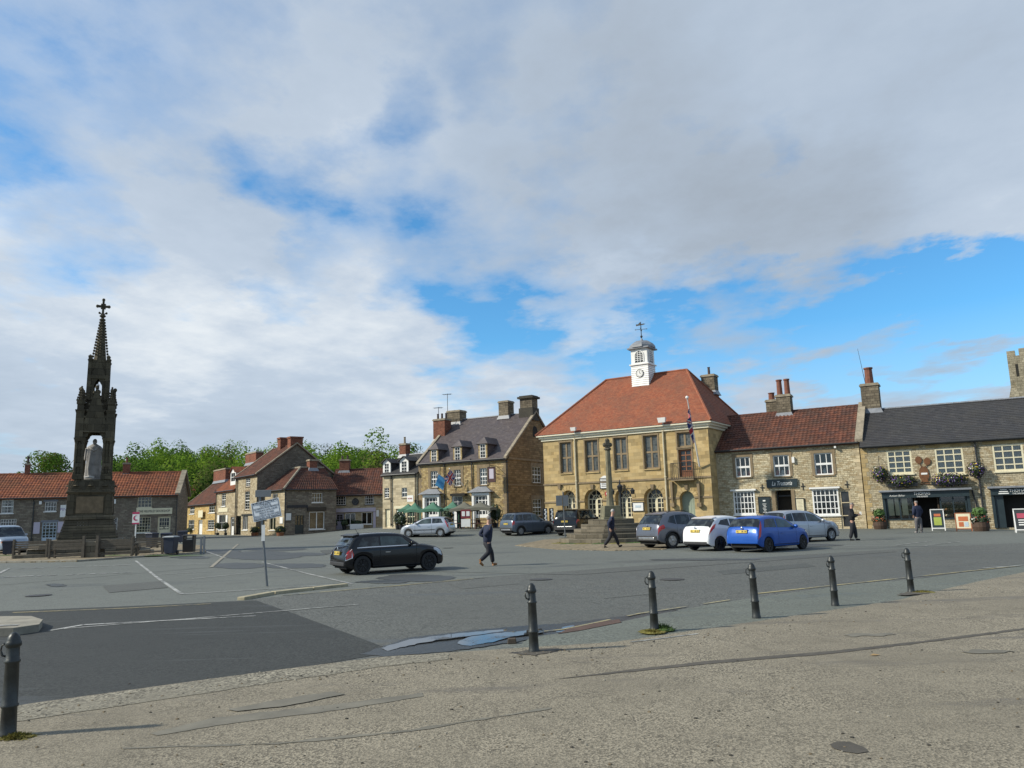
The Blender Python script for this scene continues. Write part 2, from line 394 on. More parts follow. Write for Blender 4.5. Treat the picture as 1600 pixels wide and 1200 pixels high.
        k.build('ridge_tiles',mat if kind=='pantile' else M_LEAD,o)
        s.rf=o; return o
    def gutter(s,f=None,u0=0,u1=None,z=None,oh=.3,mat=None):
        f=f or s.f; u1=f.W if u1 is None else u1; z=s.ze-.12 if z is None else z
        m=s.mb(f); m.tube([(u0,-oh,z),(u1,-oh,z)],.065,6); m.build('gutter',mat or M_GUT,s.root)
    def pipe(s,px,ytop,ybot,f=None,mat=None,px2=None,r=.055):
        f=f or s.f; u,z=f.uz(px,ytop); u2,z2=f.uz(px2 if px2 else px,ybot); u=(u+u2)/2; z2=max(z2,s.zb-.2)
        m=s.mb(f); m.tube([(u,-.3,z+.1),(u,-.1,z-.15),(u,-.1,z2)],r,6)
        for q in range(3): zz=z-.3-(z-z2-.5)*q/2; m.box(u-r-.03,u+r+.03,-.1-r-.01,0,zz-.03,zz+.03)
        m.build('downpipe',mat or M_GUT,s.root)
    def window(s,px,cols=2,rows=2,f=None,fm=None,sill=M_DRS,sur=None,sw=.16,rev=.14,curt=0,sash=False,glass=None,name='window',lint=None,bar=.03,ft=.055,arch=False,uzr=None,kick=0,kmat=None):
        f=f or s.f; u0,u1,z0,z1=uzr or f.rect(*px); fm=fm or M_WHT
        f.holes.append((u0,u1,z0,z1,arch,rev))
        g=s.mb(f); yg=rev-.02; z00=z0+kick
        if arch:
            r=(u1-u0)/2; zc=z1-r; g.poly([(u0,yg,z00),(u1,yg,z00)]+[((u0+u1)/2+r*math.cos(math.pi*k/12),yg,zc+r*math.sin(math.pi*k/12)) for k in range(13)])
        else: g.poly([(u0,yg,z00),(u1,yg,z00),(u1,yg,z1),(u0,yg,z1)])
        w=g.build(name,glass or M_GL,s.root)
        k=s.mb(f); a,b=yg-.055,yg-.004
        if arch:
            r=(u1-u0)/2; zc=z1-r; cxx=(u0+u1)/2
            k.box(u0,u0+ft,a,b,z00,zc); k.box(u1-ft,u1,a,b,z00,zc); k.box(u0,u1,a+.001,b,z00,z00+ft); k.box(u0+ft,u1-ft,a-.004,b,zc-.04,zc+.04)
            k.box(cxx-ft*.8,cxx+ft*.8,a-.008,b,z00,zc-.04)
            for q in range(12):
                a0=math.pi*q/12; a1=math.pi*(q+1)/12
                pr=[(cxx+rr*math.cos(t),zc+rr*math.sin(t)) for rr,t in ((r,a0),(r,a1),(r-ft,a1),(r-ft,a0))]; k.extr(pr,a,b)
                pr=[(cxx+rr*math.cos(t),zc+rr*math.sin(t)) for rr,t in ((r*.45,a0),(r*.45,a1),(r*.45-bar,a1),(r*.45-bar,a0))]; k.extr(pr,a+.006,b)
            for t in (45,90,135):
                t=R(t); k.tube([(cxx+.1*math.cos(t),a+.02,zc+.1*math.sin(t)),(cxx+r*math.cos(t),a+.02,zc+r*math.sin(t))],bar*.6,4)
            for sd in (-1,1):
                xm=cxx+sd*r*.5
                k.box(xm-bar/2,xm+bar/2,a+.006,b,z00,zc)
                for q in range(1,4):
                    zz=z00+(zc-z00)*q/4; k.box(min(cxx,cxx+sd*r),max(cxx,cxx+sd*r),a+.008,b,zz-bar/2,zz+bar/2)
        else:
            k.box(u0,u0+ft,a,b,z00,z1); k.box(u1-ft,u1,a,b,z00,z1); k.box(u0+ft,u1-ft,a,b,z1-ft,z1); k.box(u0+ft,u1-ft,a,b,z00,z00+ft*1.2)
            for c in range(1,cols):
                x=u0+(u1-u0)*c/cols; k.box(x-bar/2,x+bar/2,a+.01,b,z00+ft,z1-ft)
            for c in range(1,rows):
                z=z00+(z1-z00)*c/rows; t=bar*1.5 if sash and c==rows//2 else bar/2; k.box(u0+ft,u1-ft,a+.012 if t<bar else a-.006,b,z-t,z+t)
            if kick: k.box(u0,u1,a,b,z0,z00,0)
        k.build('window_frame' if name=='window' else 'door_frame',fm if not kmat else fm,w)
        if curt:
            c=s.mb(f); ww=(u1-u0)*(.28 if curt==1 else .5)
            for lo,hi in ((u0,u0+ww),(u1-ww,u1)):
                N=8
                for q in range(N):
                    x0=lo+(hi-lo)*q/N; x1=lo+(hi-lo)*(q+1)/N; c.poly([(x0,yg+.08+.03*(q%2),z00),(x1,yg+.08+.03*((q+1)%2),z00),(x1,yg+.08+.03*((q+1)%2),z1),(x0,yg+.08+.03*(q%2),z1)])
            c.build('curtain',M_CURT,w)
        if sill:
            q=s.mb(f); q.box(u0-.08,u1+.08,-.09,yg-.06,z0-.09,z0-.002); q.build('sill',sill,w)
        if sur:
            q=s.mb(f); q.box(u0-sw,u0-.002,-.035,.05,z0-.0,z1); q.box(u1+.002,u1+sw,-.035,.05,z0,z1); q.box(u0-sw-.03,u1+sw+.03,-.04,.05,z1+.002,z1+sw*1.25); q.build('surround',sur,w)
        elif lint:
            q=s.mb(f); q.box(u0-.14,u1+.14,-.015,.05,z1+.002,z1+.2); q.build('lintel',lint,w)
        return w
    def door(s,px,mat,f=None,glazed=.0,cols=2,rows=3,rev=.18,fm=None,lint=None,arch=False,planks=0):
        f=f or s.f; u0,u1,z0,z1=f.rect(*px); z0=max(min(z0,s.zb+.25),s.zb-.02)
        f.holes.append((u0,u1,z0,z1,arch,rev)); y=rev-.03; k=s.mb(f)
        if arch:
            r=(u1-u0)/2; zc=z1-r; k.extr([(u0,z0),(u1,z0)]+[((u0+u1)/2+r*math.cos(math.pi*q/12),zc+r*math.sin(math.pi*q/12)) for q in range(13)],y,y+.05)
        else: k.box(u0+.05,u1-.05,y,y+.05,z0,z1-.05)
        for q in range(planks+1 if planks else 0):
            x=u0+.05+(u1-u0-.1)*q/planks; k.box(x-.012,x+.012,y-.012,y-.001,z0,z1-(.05 if not arch else (u1-u0)*.35))
        if not planks:
            W2=u1-u0
            for zz0,zz1 in ((.12,.36),(.42,.5+.0)) if glazed else ((.1,.42),(.5,.9)):
                for ux in (.14,.56):
                    k.box(u0+W2*ux,u0+W2*(ux+.30),y-.015,y-.001,z0+(z1-z0)*zz0,z0+(z1-z0)*zz1)
        d=k.build('door',mat,s.root)
        q=s.mb(f); 
        if not arch:
            q.box(u0,u0+.05,y-.05,y+.05,z0,z1); q.box(u1-.05,u1,y-.05,y+.05,z0,z1); q.box(u0+.05,u1-.05,y-.05,y+.05,z1-.05,z1); q.build('door_frame',fm or mat,d)
        if glazed:
            g=s.mb(f); zg=z0+(z1-z0)*(1-glazed); g.box(u0+.16,u1-.16,y-.012,y-.004,zg,z1-.16); g.build('door_glass',M_GL if 0 else M_DKG,d)
            b=s.mb(f)
            for c in range(1,cols): x=u0+.16+(u1-u0-.32)*c/cols; b.box(x-.015,x+.015,y-.024,y-.013,zg,z1-.16)
            for c in range(1,rows): z=zg+(z1-.16-zg)*c/rows; b.box(u0+.16,u1-.16,y-.022,y-.013,z-.015,z+.015)
            b.build('glazing_bars',mat,d)
        h=s.mb(f); h.ball((u1-.13,y-.04,z0+(z1-z0)*.45),.03,6,4); h.build('handle',M_GUT,d)
        if lint:
            q=s.mb(f); q.box(u0-.14,u1+.14,-.015,.05,z1+.002,z1+.2); q.build('lintel',lint,d)
        return d
    def chimney(s,px0,px1,yt,yb,off,mat=M_BRK,pots=1,poth=.5,cap=M_COPE,pmat=M_POT,dep=None,parent=None,f=None,potr=.12):
        f=f or s.f; u0,u1,z0,z1=f.rect(px0,yt,px1,yb,off); z0-=1.0; dep=dep or min(1.0,(u1-u0)*.8); m=s.mb(f); w=u1-u0
        c=.05*1; m.box(u0+c,u1-c,off-dep/2,off+dep/2,z0,z1-.2); m.box(u0-.02,u1+.02,off-dep/2-.07,off+dep/2+.07,z1-.2,z1-.08,1); m.box(u0+.03,u1-.03,off-dep/2-.02,off+dep/2+.02,z1-.08,z1,1)
        for q in range(pots):
            x=u0+w*(q+.5)/pots if pots>1 else (u0+u1)/2
            m.lathe([(potr,z1-.02),(potr*.95,z1+poth*.2),(potr*.85,z1+poth*.9),(potr*1.05,z1+poth*.92),(potr*1.05,z1+poth)],(x,off,0),10,2)
        m.frus((u0+u1)/2,off,z0+.75,z0+1.15,w+.28,dep+.28,w-.06,dep-.02,3)
        return m.build('chimney',[mat,cap,pmat,M_LEAD],parent or s.rf)
    def verge(s,side,depth,ridge,mat=M_COPE,rh=None,w=.3,h=.16,oh=.2,parent=None):
        hh=depth/2 if rh is None else rh; sl=(ridge-s.ze)/hh; u=0 if side<0 else s.W; m=s.mb()
        a,b=(u-w*.6,u+w*.4) if side<0 else (u-w*.4,u+w*.6)
        P=[(-oh,s.ze-oh*sl+.05),(hh,ridge+.05),(hh,ridge+.05+h+.1),(-oh,s.ze-oh*sl+.05+h+.1)]
        m.add([(a,y,z) for y,z in P]+[(b,y,z) for y,z in P],[(0,1,2,3),(7,6,5,4),(0,4,5,1),(1,5,6,2),(2,6,7,3),(3,7,4,0)])
        P=[(depth+oh,s.ze-oh*sl+.05),(hh,ridge+.05),(hh,ridge+.05+h+.1),(depth+oh,s.ze-oh*sl+.05+h+.1)]
        m.add([(a,y,z) for y,z in P]+[(b,y,z) for y,z in P],[(0,1,2,3),(7,6,5,4),(0,4,5,1),(1,5,6,2),(2,6,7,3),(3,7,4,0)])
        m.build('coping',mat,parent or s.root)
    def quoins(s,us,mat=M_DRS,f=None,z1=None):
        f=f or s.f; z1=s.ze-.1 if z1 is None else z1
        if len(us)>1:
            for q in us: s.quoins([q],mat,f,z1)
            return
        m=s.mb(f); z=s.zb; k=0
        while z<z1:
            w=.42 if k%2 else .26
            for u,sd in us: m.box(u if sd>0 else u-w,u+w if sd>0 else u,-.012,.02,z+.008,min(z+.29,z1)-.008)
            z+=.3; k+=1
        m.build('quoins',mat,s.root)
    def board(s,px,mat,name='sign_board',f=None,t=.05,y=-.02,frame=None):
        f=f or s.f; u0,u1,z0,z1=f.rect(*px,off=y-t); m=s.mb(f); m.box(u0,u1,y-t,y,z0,z1)
        if frame:
            e=.05; 
            for a,b,c,d in ((u0-e,u0,z0-e,z1+e),(u1,u1+e,z0-e,z1+e),(u0,u1,z0-e,z0),(u0,u1,z1,z1+e)): m.box(a,b,y-t-.02,y,c,d,1)
        o=m.build(name,[mat,frame or mat],s.root); return o,u0,u1,z0,z1
    def txt(s,body,u,z,size,mat,parent=None,f=None,y=-.08,width=None,shear=0,space=1.0):
        f=f or s.f; T=Matrix.Translation((u,y,z))@RX90
        if f.T: T=f.T@T
        return text(body,size,T,parent or s.root,mat,width=width,shear=shear,space=space)
    def dormer(s,px,roofmat,wallm,cheek,pit,off,rh,ridge,style='gable',cols=2,rows=4,hip=0):
        "px = window rect ; off = how far up the roof the face stands"
        f=s.f; sl=(ridge-s.ze)/rh
        g=Face((f.A+f.i*off).xy,(f.B+f.i*off).xy,s.Mw); u0,u1,z0,z1=g.rect(*px)
        w=.18; a,b=u0-w,u1+w; zt=z1+.12; zr=zt+pit; zb=s.ze+sl*off-.1
        yb=lambda z: max(0.05,(z-s.ze)/sl-off)
        m=MB(g.T); g.holes=[]
        # front wall around window
        for q in ((a,u0,zb,zt),(u1,b,zb,zt),(u0,u1,zb,z0),(u0,u1,z1,zt)):
            m.box(q[0],q[1],0,.1,q[2],q[3])
        if style=='gable': m.poly([(a,0,zt),(b,0,zt),((a+b)/2,0,zr)])
        d=m.build('dormer',wallm,s.root)
        k=MB(g.T)
        for u in (a+.001,b-.001): k.poly([(u,.1,zb),(u,.1,zt),(u,yb(zt),zt),(u,max(.12,yb(zb)),zb)])
        k.build('dormer_cheek',cheek,d)
        c=(a+b)/2; o=.16; r=MB(g.T)
        for sd,e in ((-1,a-o),(1,b+o)):
            ze=zt-.08; fr=-.2 if style=='gable' else -.15; rf=fr if style=='gable' else (b-a)*.35
            P=[(e,fr,ze),(c,rf,zr+.05),(c,yb(zr)+.1,zr+.05),(e,yb(ze)+.1,ze)]
            r.poly(P); r.poly([(x,y,z-.06) for x,y,z in P]); r.poly([P[0],P[1],(P[1][0],P[1][1],P[1][2]-.06),(P[0][0],P[0][1],P[0][2]-.06)])
            r.poly([P[0],P[3],(P[3][0],P[3][1],P[3][2]-.06),(P[0][0],P[0][1],P[0][2]-.06)])
        if style!='gable': r.poly([(a-o,-.15,zt-.08),(b+o,-.15,zt-.08),(c,(b-a)*.35,zr+.05)])
        r.build('dormer_roof',roofmat,d)
        w_=MB(g.T); w_.poly([(u0,.07,z0),(u1,.07,z0),(u1,.07,z1),(u0,.07,z1)]); 
        w_.build('dormer_glass',M_DKG,d)
        q=MB(g.T); t=.05
        q.box(u0,u0+t,.0,.06,z0,z1); q.box(u1-t,u1,.0,.06,z0,z1); q.box(u0+t,u1-t,.0,.06,z0,z0+t); q.box(u0+t,u1-t,0,.06,z1-t,z1)
        for cc in range(1,cols): x=u0+(u1-u0)*cc/cols; q.box(x-.014,x+.014,.01,.06,z0,z1)
        for cc in range(1,rows): z=z0+(z1-z0)*cc/rows; q.box(u0+t,u1-t,.012,.06,z-(.03 if cc*2==rows else .014),z+(.03 if cc*2==rows else .014))
        q.build('window_frame',M_WHT,d)
def dkglass():
    m,t=newmat('dark_glass'); tc=t.n('ShaderNodeTexCoord').outputs['Object']; n=t.noise(tc,2.5,3)
    t.out(t.mix(n,(.008,.009,.01),(.06,.065,.07)),.06,0,t.noise(tc,1.2,1),.06,.05); return m
M_DKG=dkglass()
def slope(m,e0,e1,r1,r0,kind,mi=0):
    "grid a roof slope; pantile: corrugated courses, slate: stepped courses"
    W=max((e1-e0).length,(r1-r0).length); L=((r0+r1)/2-(e0+e1)/2).length; n=(e1-e0).cross(r0-e0).normalized()
    if n.z<0: n=-n
    if kind=='flat': m.add([e0,e1,r1,r0],[(0,1,2,3)],mi,n); return
    if kind=='pantile': pw,ph,am,st=.28,.33,.036,.03; k=5
    elif kind=='slate': pw,ph,am,st=W,.24,0,.018; k=1
    elif kind=='tile': pw,ph,am,st=W,.15,0,.012; k=1
    nu=max(1,int(round(W/pw)))*k; rows=max(1,int(round(L/ph))); pts=[]; fs=[]
    if k==1: nu=max(4,int(W/1.2))
    for r in range(rows):
        for e in (0,1):
            v=(r+e)/rows; ofs=st*(1-e)+.002
            for i in range(nu+1):
                u=i/nu; p=(e0.lerp(e1,u)).lerp(r0.lerp(r1,u),v); w=0
                if am:
                    ph_=(i%k)/k*2*math.pi; w=am*(math.cos(ph_)*.5+.5)+ .012*mnoise.noise(Vector((u*W*.6,v*L*.6,1)))*2
                else: w=.03*mnoise.noise(Vector((u*W*.4,v*L*.5,3)))
                pts.append(p+n*(ofs+w))
    R_=nu+1
    for q in range(rows*2-1):
        for i in range(nu): fs.append((q*R_+i,q*R_+i+1,(q+1)*R_+i+1,(q+1)*R_+i))
    m.add(pts,fs,mi,n)
# ---------------------------------------------------------------- the setting
def groundcol(name,base,var,specks,sc=60,rough=.9,big=.25,stain=None,stretch=None,bd=.004):
    m,t=newmat(name); tc=t.n('ShaderNodeTexCoord').outputs['Object']
    f=t.n('ShaderNodeTexVoronoi'); t.l(tc,f.inputs['Vector']); f.inputs['Scale'].default_value=sc; 
    n=t.noise(tc,sc*.45,4,.7); bg=t.noise(tc,big,6,.62); md=t.noise(tc,1.6,6,.7)
    c=t.mix(t.ramp(f.outputs['Color'],[(.25,0.0),(.75,1.0)]),tuple(x*(1-specks) for x in base),tuple(x*(1+specks) for x in base))
    c=t.mix(t.ramp(bg,[(.35,0.0),(.65,.8)]),c,tuple(x*(1-var) for x in base))
    c=t.mix(t.ramp(md,[(.35,0.0),(.7,.55)]),c,tuple(x*(1+var*.7) for x in base))
    if stain:
        mp=t.n('ShaderNodeMapping'); t.l(tc,mp.inputs[0]); mp.inputs['Scale'].default_value=stretch or (.12,.5,1); mp.inputs['Rotation'].default_value=(0,0,R(-12))
        st=t.noise(mp.outputs[0],1.0,6,.62); sm=t.ramp(st,[(.56,0.0),(.66,1.0)])
        c=t.mix(t.math('MULTIPLY',sm,.8),c,stain); rg=t.math('MULTIPLY_ADD',sm,-.35,rough)
        # fine cracks
        v=t.n('ShaderNodeTexVoronoi',feature='DISTANCE_TO_EDGE'); nz=t.noise(tc,.6,4,.6,1)
        va=t.n('ShaderNodeVectorMath',operation='ADD'); t.l(nz,va.inputs[0]); t.l(tc,va.inputs[1]); t.l(va.outputs[0],v.inputs['Vector']); v.inputs['Scale'].default_value=.3
        ck=t.math('LESS_THAN',v.outputs['Distance'],.006)
        c=t.mix(t.math('MULTIPLY',ck,.22),c,tuple(x*.35 for x in base))
    else: rg=rough
    h=t.math('ADD',f.outputs['Distance'],t.math('MULTIPLY',n,.8))
    t.out(c,rg,0,h,.6,bd,spec=.35); return m
M_PARK=groundcol('grey_green_tarmac',(.128,.136,.122),.24,.35,45,.85,.10,(.06,.063,.058))
M_ROAD=groundcol('worn_road_tarmac',(.098,.101,.092),.20,.6,38,.85,.12,(.075,.077,.07),(.06,.5,1))
M_NEW=groundcol('dark_new_tarmac',(.038,.040,.037),.25,.55,42,.8,.2,(.062,.062,.056),(.08,.7,1))
M_PAVE=groundcol('beige_chipped_tarmac',(.212,.186,.138),.30,.75,70,.93,.35,(.13,.112,.085),(.22,1.1,1),.006)
M_STRIP=groundcol('green_grey_concrete',(.128,.138,.118),.28,.45,40,.85,.4,(.10,.11,.095),(.3,1,1))
M_COB=groundcol('cobbled_earth',(.21,.17,.11),.3,.6,7,.95,.4)
M_GRASS=groundcol('grass_and_earth',(.05,.075,.02),.3,.5,8,.95,.1)
def wornline(name,c):
    m,t=newmat(name); tc=t.n('ShaderNodeTexCoord').outputs['Object']; n=t.noise(tc,7,6,.75); n2=t.noise(tc,.9,3,.6)
    f=t.ramp(t.math('ADD',t.math('MULTIPLY',n,.6),t.math('MULTIPLY',n2,.5)),[(.47,0.0),(.60,1.0)]); t.out(t.mix(f,(.105,.11,.106),c),.85); return m
M_LINE=wornline('worn_white_line',(.38,.38,.36))
M_YLIN=wornline('worn_yellow_line',(.34,.29,.15))
M_KERB=pm('stone_kerb',(.24,.22,.175),.9,.3,3,.3)
M_BSTAIN=pm('red_brown_stone',(.085,.05,.036),.85,.3,4,.2)
def axis(lo,hi,fine0,fine1,st,coarse):
    a=[]; x=fine0
    while x<=fine1: a.append(x); x+=st
    x=fine0-coarse[0]; k=0
    while x>lo: a.insert(0,x); k+=1; x-=coarse[0]*(1.5**k)
    a.insert(0,lo); x=a[-1]+coarse[0]; k=0
    while x<hi: a.append(x); k+=1; x+=coarse[0]*(1.5**k)
    a.append(hi); return a
def grid(name,xs,ys,dz,mat,mask=None):
    P=[(x,y,H(x,y)+dz) for y in ys for x in xs]; n=len(xs)
    F=[(j*n+i,j*n+i+1,(j+1)*n+i+1,(j+1)*n+i) for j in range(len(ys)-1) for i in range(n-1)]
    m=MB(); m.add(P,F); o=m.build(name,mat,smooth=True); return tag(o,kind='structure')
grid('ground',axis(-2500,2500,-120,100,2,(4,)),axis(-600,2500,-10,320,2,(4,)),-.03,M_GRASS)
grid('car_park',[x*1.0 for x in range(-75,61)],[y*1.0 for y in range(4,112)],0,M_PARK)
def sheet(name,px,z,mat,skirt=0,kind='structure',sub=0,jag=0,label=None,tilt=0):
    pts=[gp(x,y,z) for x,y in px]
    if jag:
        q=[]
        for i,p in enumerate(pts):
            n=pts[(i+1)%len(pts)]; k=max(1,int((n-p).length/(.25 if (n-p).length>4 else .07))); k=min(k,60)
            for j in range(k):
                c=p.lerp(n,j/k); d=(n-p).normalized(); nn=Vector((-d.y,d.x,0)); w=mnoise.noise(c*1.7)*.5+mnoise.noise(c*6)*.5+(mnoise.noise(c*17)*.45 if (n-p).length<4 else 0)
                q.append(c+nn*w*jag*(0 if j==0 else 1))
        pts=q
    m=MB(); m.poly(pts)
    if skirt:
        for i in range(len(pts)):
            a=pts[i]; b=pts[(i+1)%len(pts)]; m.poly([a,b,b-Vector((0,0,skirt)),a-Vector((0,0,skirt))])
    if tilt:
        y0=min(v.y for v in m.v)
        for v in m.v: v.z+=(v.y-y0)*tilt
    o=m.build(name,mat); b=bmesh.new(); b.from_mesh(o.data); bmesh.ops.triangulate(b,faces=b.faces); b.normal_update(); b.to_mesh(o.data); b.free()
    return tag(o,kind=kind)
XL=-900
sheet('road',[(-500,1060),(-500,962),(0,955),(200,948),(380,938),(700,906),(1000,884),(1250,867),(1500,852),(2100,832),(2100,880),(1600,880),(1430,905),(1200,938),(980,965),(860,990),(700,1020),(430,1060)],.004,M_ROAD,jag=.03)
sheet('fresh_road_patch',[(-500,1150),(-500,968),(0,955),(200,947),(400,938),(455,957),(620,1018),(430,1050),(0,1110)],.008,M_NEW,jag=.02)
pave=sheet('pavement',[(-500,1160),(20,1103),(200,1078),(430,1047),(600,1026),(800,1013),(960,1003),(1200,968),(1400,938),(1530,908),(1620,890),(2200,850),(3400,900),(3400,1500),(-1500,1500),(-1500,1300)],.03,M_PAVE,skirt=.06,jag=.03)
sheet('drainage_strip',[(800,1014),(830,996),(900,985),(1000,965),(1120,942),(1330,913),(1450,903),(1600,884),(2200,845),(2200,855),(1620,893),(1530,911),(1400,941),(1200,971),(960,1006)],.014,M_STRIP,jag=.03)
# pale kerb edging flush with the pavement
sheet('kerb',[(20,1104),(200,1079),(430,1048),(600,1027),(700,1019),(700,1030),(600,1041),(430,1066),(220,1098),(20,1128)],.034,groundcol('coarse_kerb_concrete',(.20,.182,.14),.3,.9,45,.95,.9),jag=.05)
def wmat():
    m,t=newmat('puddle_water'); tc=t.n('ShaderNodeTexCoord').outputs['Object']
    n=t.ramp(t.math('ADD',t.math('MULTIPLY',t.noise(tc,2.2,5,.6),.7),t.math('MULTIPLY',t.noise(tc,30,4,.7),.3)),[(.54,0.0),(.62,1.0)])
    t.out(t.mix(n,(.018,.02,.02),(.06,.06,.055)),t.math('MULTIPLY_ADD',n,.55,.02),0,t.noise(tc,60,4),t.math('MULTIPLY',n,.5),.004,spec=1.0); return m
M_WAT=wmat()
for P in ([(596,1013),(640,1001),(700,994),(770,988),(795,986),(792,989),(740,995),(680,1002),(625,1012),(606,1017)],
          [(716,1004),(740,995),(790,990),(812,989),(845,985),(850,990),(800,996),(770,1004),(735,1009),(722,1008)],
          [(868,988),(884,980),(898,978),(893,986)]):
    sheet('puddle',P,.0135,M_WAT,jag=.07,tilt=.024)
sheet('wet_gutter',[(560,1022),(640,996),(760,982),(900,972),(1010,958),(1060,952),(1040,960),(900,984),(800,1004),(700,1018),(600,1026)],.0105,groundcol('wet_tarmac',(.032,.033,.03),.3,.5,38,.4,.5),jag=.08)
sheet('stone_gully',[(872,990),(896,978),(968,967),(971,972),(905,985)],.022,M_BSTAIN,skirt=.02,jag=.02)
M_CRK=pm('dark_pavement_seam',(.075,.066,.052),.9,.3,6)
M_CRK2=pm('grey_repair_band',(.15,.138,.108),.9,.25,3,.2)
sheet('pavement_repair',[(235,1146),(330,1122),(520,1101),(660,1082),(662,1088),(520,1110),(340,1133),(245,1149)],.034,M_CRK2,jag=.04)
sheet('pavement_repair',[(355,1108),(430,1094),(520,1080),(540,1084),(450,1102),(370,1111)],.0385,M_CRK2,jag=.05)
sheet('pavement_seam',[(860,1062),(960,1049),(1100,1033),(1300,1017),(1460,999),(1600,981),(1600,984),(1460,1002),(1300,1021),(1100,1038),(960,1052)],.034,M_CRK,jag=.03)
sheet('pavement_seam',[(190,1168),(430,1160),(640,1140),(860,1105),(862,1107),(640,1143),(430,1163),(192,1170)],.034,M_CRK2,jag=.05)
sheet('pavement_stain',[(1296,1163),(1308,1158),(1328,1159),(1350,1167),(1357,1174),(1340,1177),(1318,1174),(1302,1169)],.035,M_CRK,jag=.03)
sheet('pavement_stain',[(1318,992),(1340,989),(1370,990),(1392,988),(1400,991),(1375,994),(1350,993),(1330,995)],.036,M_CRK2,jag=.10)
sheet('pavement_stain',[(1500,1018),(1530,1014),(1560,1015),(1590,1017),(1560,1020),(1530,1021)],.037,M_CRK2,jag=.12)
sheet('pavement_stain',[(806,1021),(820,1016),(845,1013),(870,1012),(884,1014),(860,1019),(835,1024),(815,1023)],.0365,M_CRK,jag=.07)
sheet('pavement_stain',[(1400,929),(1420,924),(1445,922),(1460,924),(1440,928),(1415,930)],.0367,M_CRK,jag=.10)
# leaf litter scrap
def line(name,pts,w,mat=None,z=.012,dash=None):
    m=MB(); n=0
    for (a,b) in zip(pts,pts[1:]):
        A=gp(*a,z=z); B=gp(*b,z=z); L=(B-A).length; d=(B-A).normalized(); s=Vector((-d.y,d.x,0))*w/2; t=0
        st,gap=dash if dash else (L,0)
        while t<L-.02:
            e=min(L,t+st); p=A+d*t; q=A+d*e; k=max(1,int((e-t)/1.0))
            for j in range(k):
                u=p.lerp(q,j/k); v=p.lerp(q,(j+1)/k)
                for X in (u,v): X.z=H(X.x,X.y)+z
                m.poly([u-s,v-s,v+s,u+s])
            t=e+gap
    o=m.build(name,mat or M_LINE); return tag(o,kind='structure')
line('lane_line',[(78,985),(130,976),(400,962)],.10,z=.014); line('lane_line',[(100,982),(300,966),(560,944)],.06,z=.016,dash=(6,.3))
line('yellow_line',[(20,957),(200,950),(330,943)],.09,M_YLIN,.014); line('yellow_line',[(440,930),(620,915),(760,902)],.09,M_YLIN,.014)
line('bay_line',[(-20,905),(14,888)],.12); line('bay_line',[(212,876),(248,904),(284,928)],.10)
line('bay_line',[(284,928),(400,921),(520,913)],.08,z=.013); line('bay_line',[(410,878),(480,896),(550,912)],.09,z=.0135); line('bay_line',[(300,904),(420,892),(530,886)],.07)
line('bay_line',[(330,886),(372,850)],.14,M_KERB,.02); line('bay_line',[(318,860),(352,872)],.10); line('bay_line',[(640,872),(700,868)],.08)
for a,b in (((700,838),(790,833)),((770,852),(860,848)),((660,846),(760,841)),((1330,846),(1400,846)),((1310,853),(1420,853)),((1400,852),(1455,845)),((1440,853),(1500,846)),((1400,853),(1525,852)),((230,884),(330,880)),((240,898),(330,893))): line('bay_line',[a,b],.09)
line('edge_line',[(800,991),(880,983),(1000,958),(1140,937)],.06,M_YLIN,.024,(1.2,.5)); line('edge_line',[(1175,928),(1400,904),(1600,883)],.10,M_YLIN,.013)
line('edge_line',[(985,1003),(1010,1000),(1090,990)],.05,M_LINE,.036); line('edge_line',[(1530,888),(1600,883)],.1,M_LINE,.017)
# painted words worn to broken strokes
for y0,segs in ((886,[(26,68),(88,130),(136,142),(146,152),(156,170),(176,203)]),(898,[(8,26),(30,52),(58,66),(72,88),(104,116),(122,132),(140,150),(156,168),(176,186),(192,203)])):
    for a,b in segs:
        ya=y0-(a-100)*.035; yb=y0-(b-100)*.035
        line('painted_letters',[(a,ya),(b,yb)],.22 if y0==886 else .26,z=.013); 
# car park joint lines
for P in ([(0,914),(200,897),(420,879)],[(560,890),(900,898),(1400,862)]): line('tarmac_joint',P,.05,M_NEW,.0105)
def stain(px,mat=None,z=.009): sheet('damp_patch',px,z,mat or M_DMP,jag=.25)
M_DMP=groundcol('damp_tarmac',(.062,.066,.065),.2,.35,45,.6,.3)
M_PAT=groundcol('patched_tarmac',(.078,.082,.076),.2,.5,40,.85,.3)
for i,P in enumerate(([(700,912),(790,905),(812,912),(722,920)],[(1120,892),(1260,880),(1275,885),(1130,898)],[(930,925),(1010,918),(1030,927),(945,935)],[(500,860),(560,856),(566,861),(505,866)],[(160,915),(250,908),(262,918),(170,926)])):
    sheet('tarmac_patch',P,.0087+.0001*i,M_PAT if i%2 else M_ROAD,jag=.03)
for (x_,y_) in ((845,905),(700,856),(1050,905),(60,930)):
    c_=gp(x_,y_,.0165); m=MB(); m.lathe([(.30,-.003),(.30,.0)],tuple(c_),22); m.lathe([(.24,.0),(.24,.003)],tuple(c_),22); tag(m.build('manhole_cover',pm('manhole_iron',(.045,.042,.038),.6,.3,20,.3)),kind='structure')
for i,(cx,cy,w,h) in enumerate(((650,903,55,5),(600,909,40,2.5),(410,868,55,6),(370,884,40,4),(455,884,50,3.5),(560,872,30,2),(430,858,45,2.5),(87,914,14,1.8),(340,862,35,3),(300,871,26,1.6),(470,866,40,2.2),(1250,852,60,2.0),(1100,874,80,1.2))):
    stain([(cx+w*math.cos(t*.524)*(1+.2*rnd.random()),cy+h*math.sin(t*.524)*(1+.3*rnd.random())) for t in range(12)],z=.009+i*.0002)
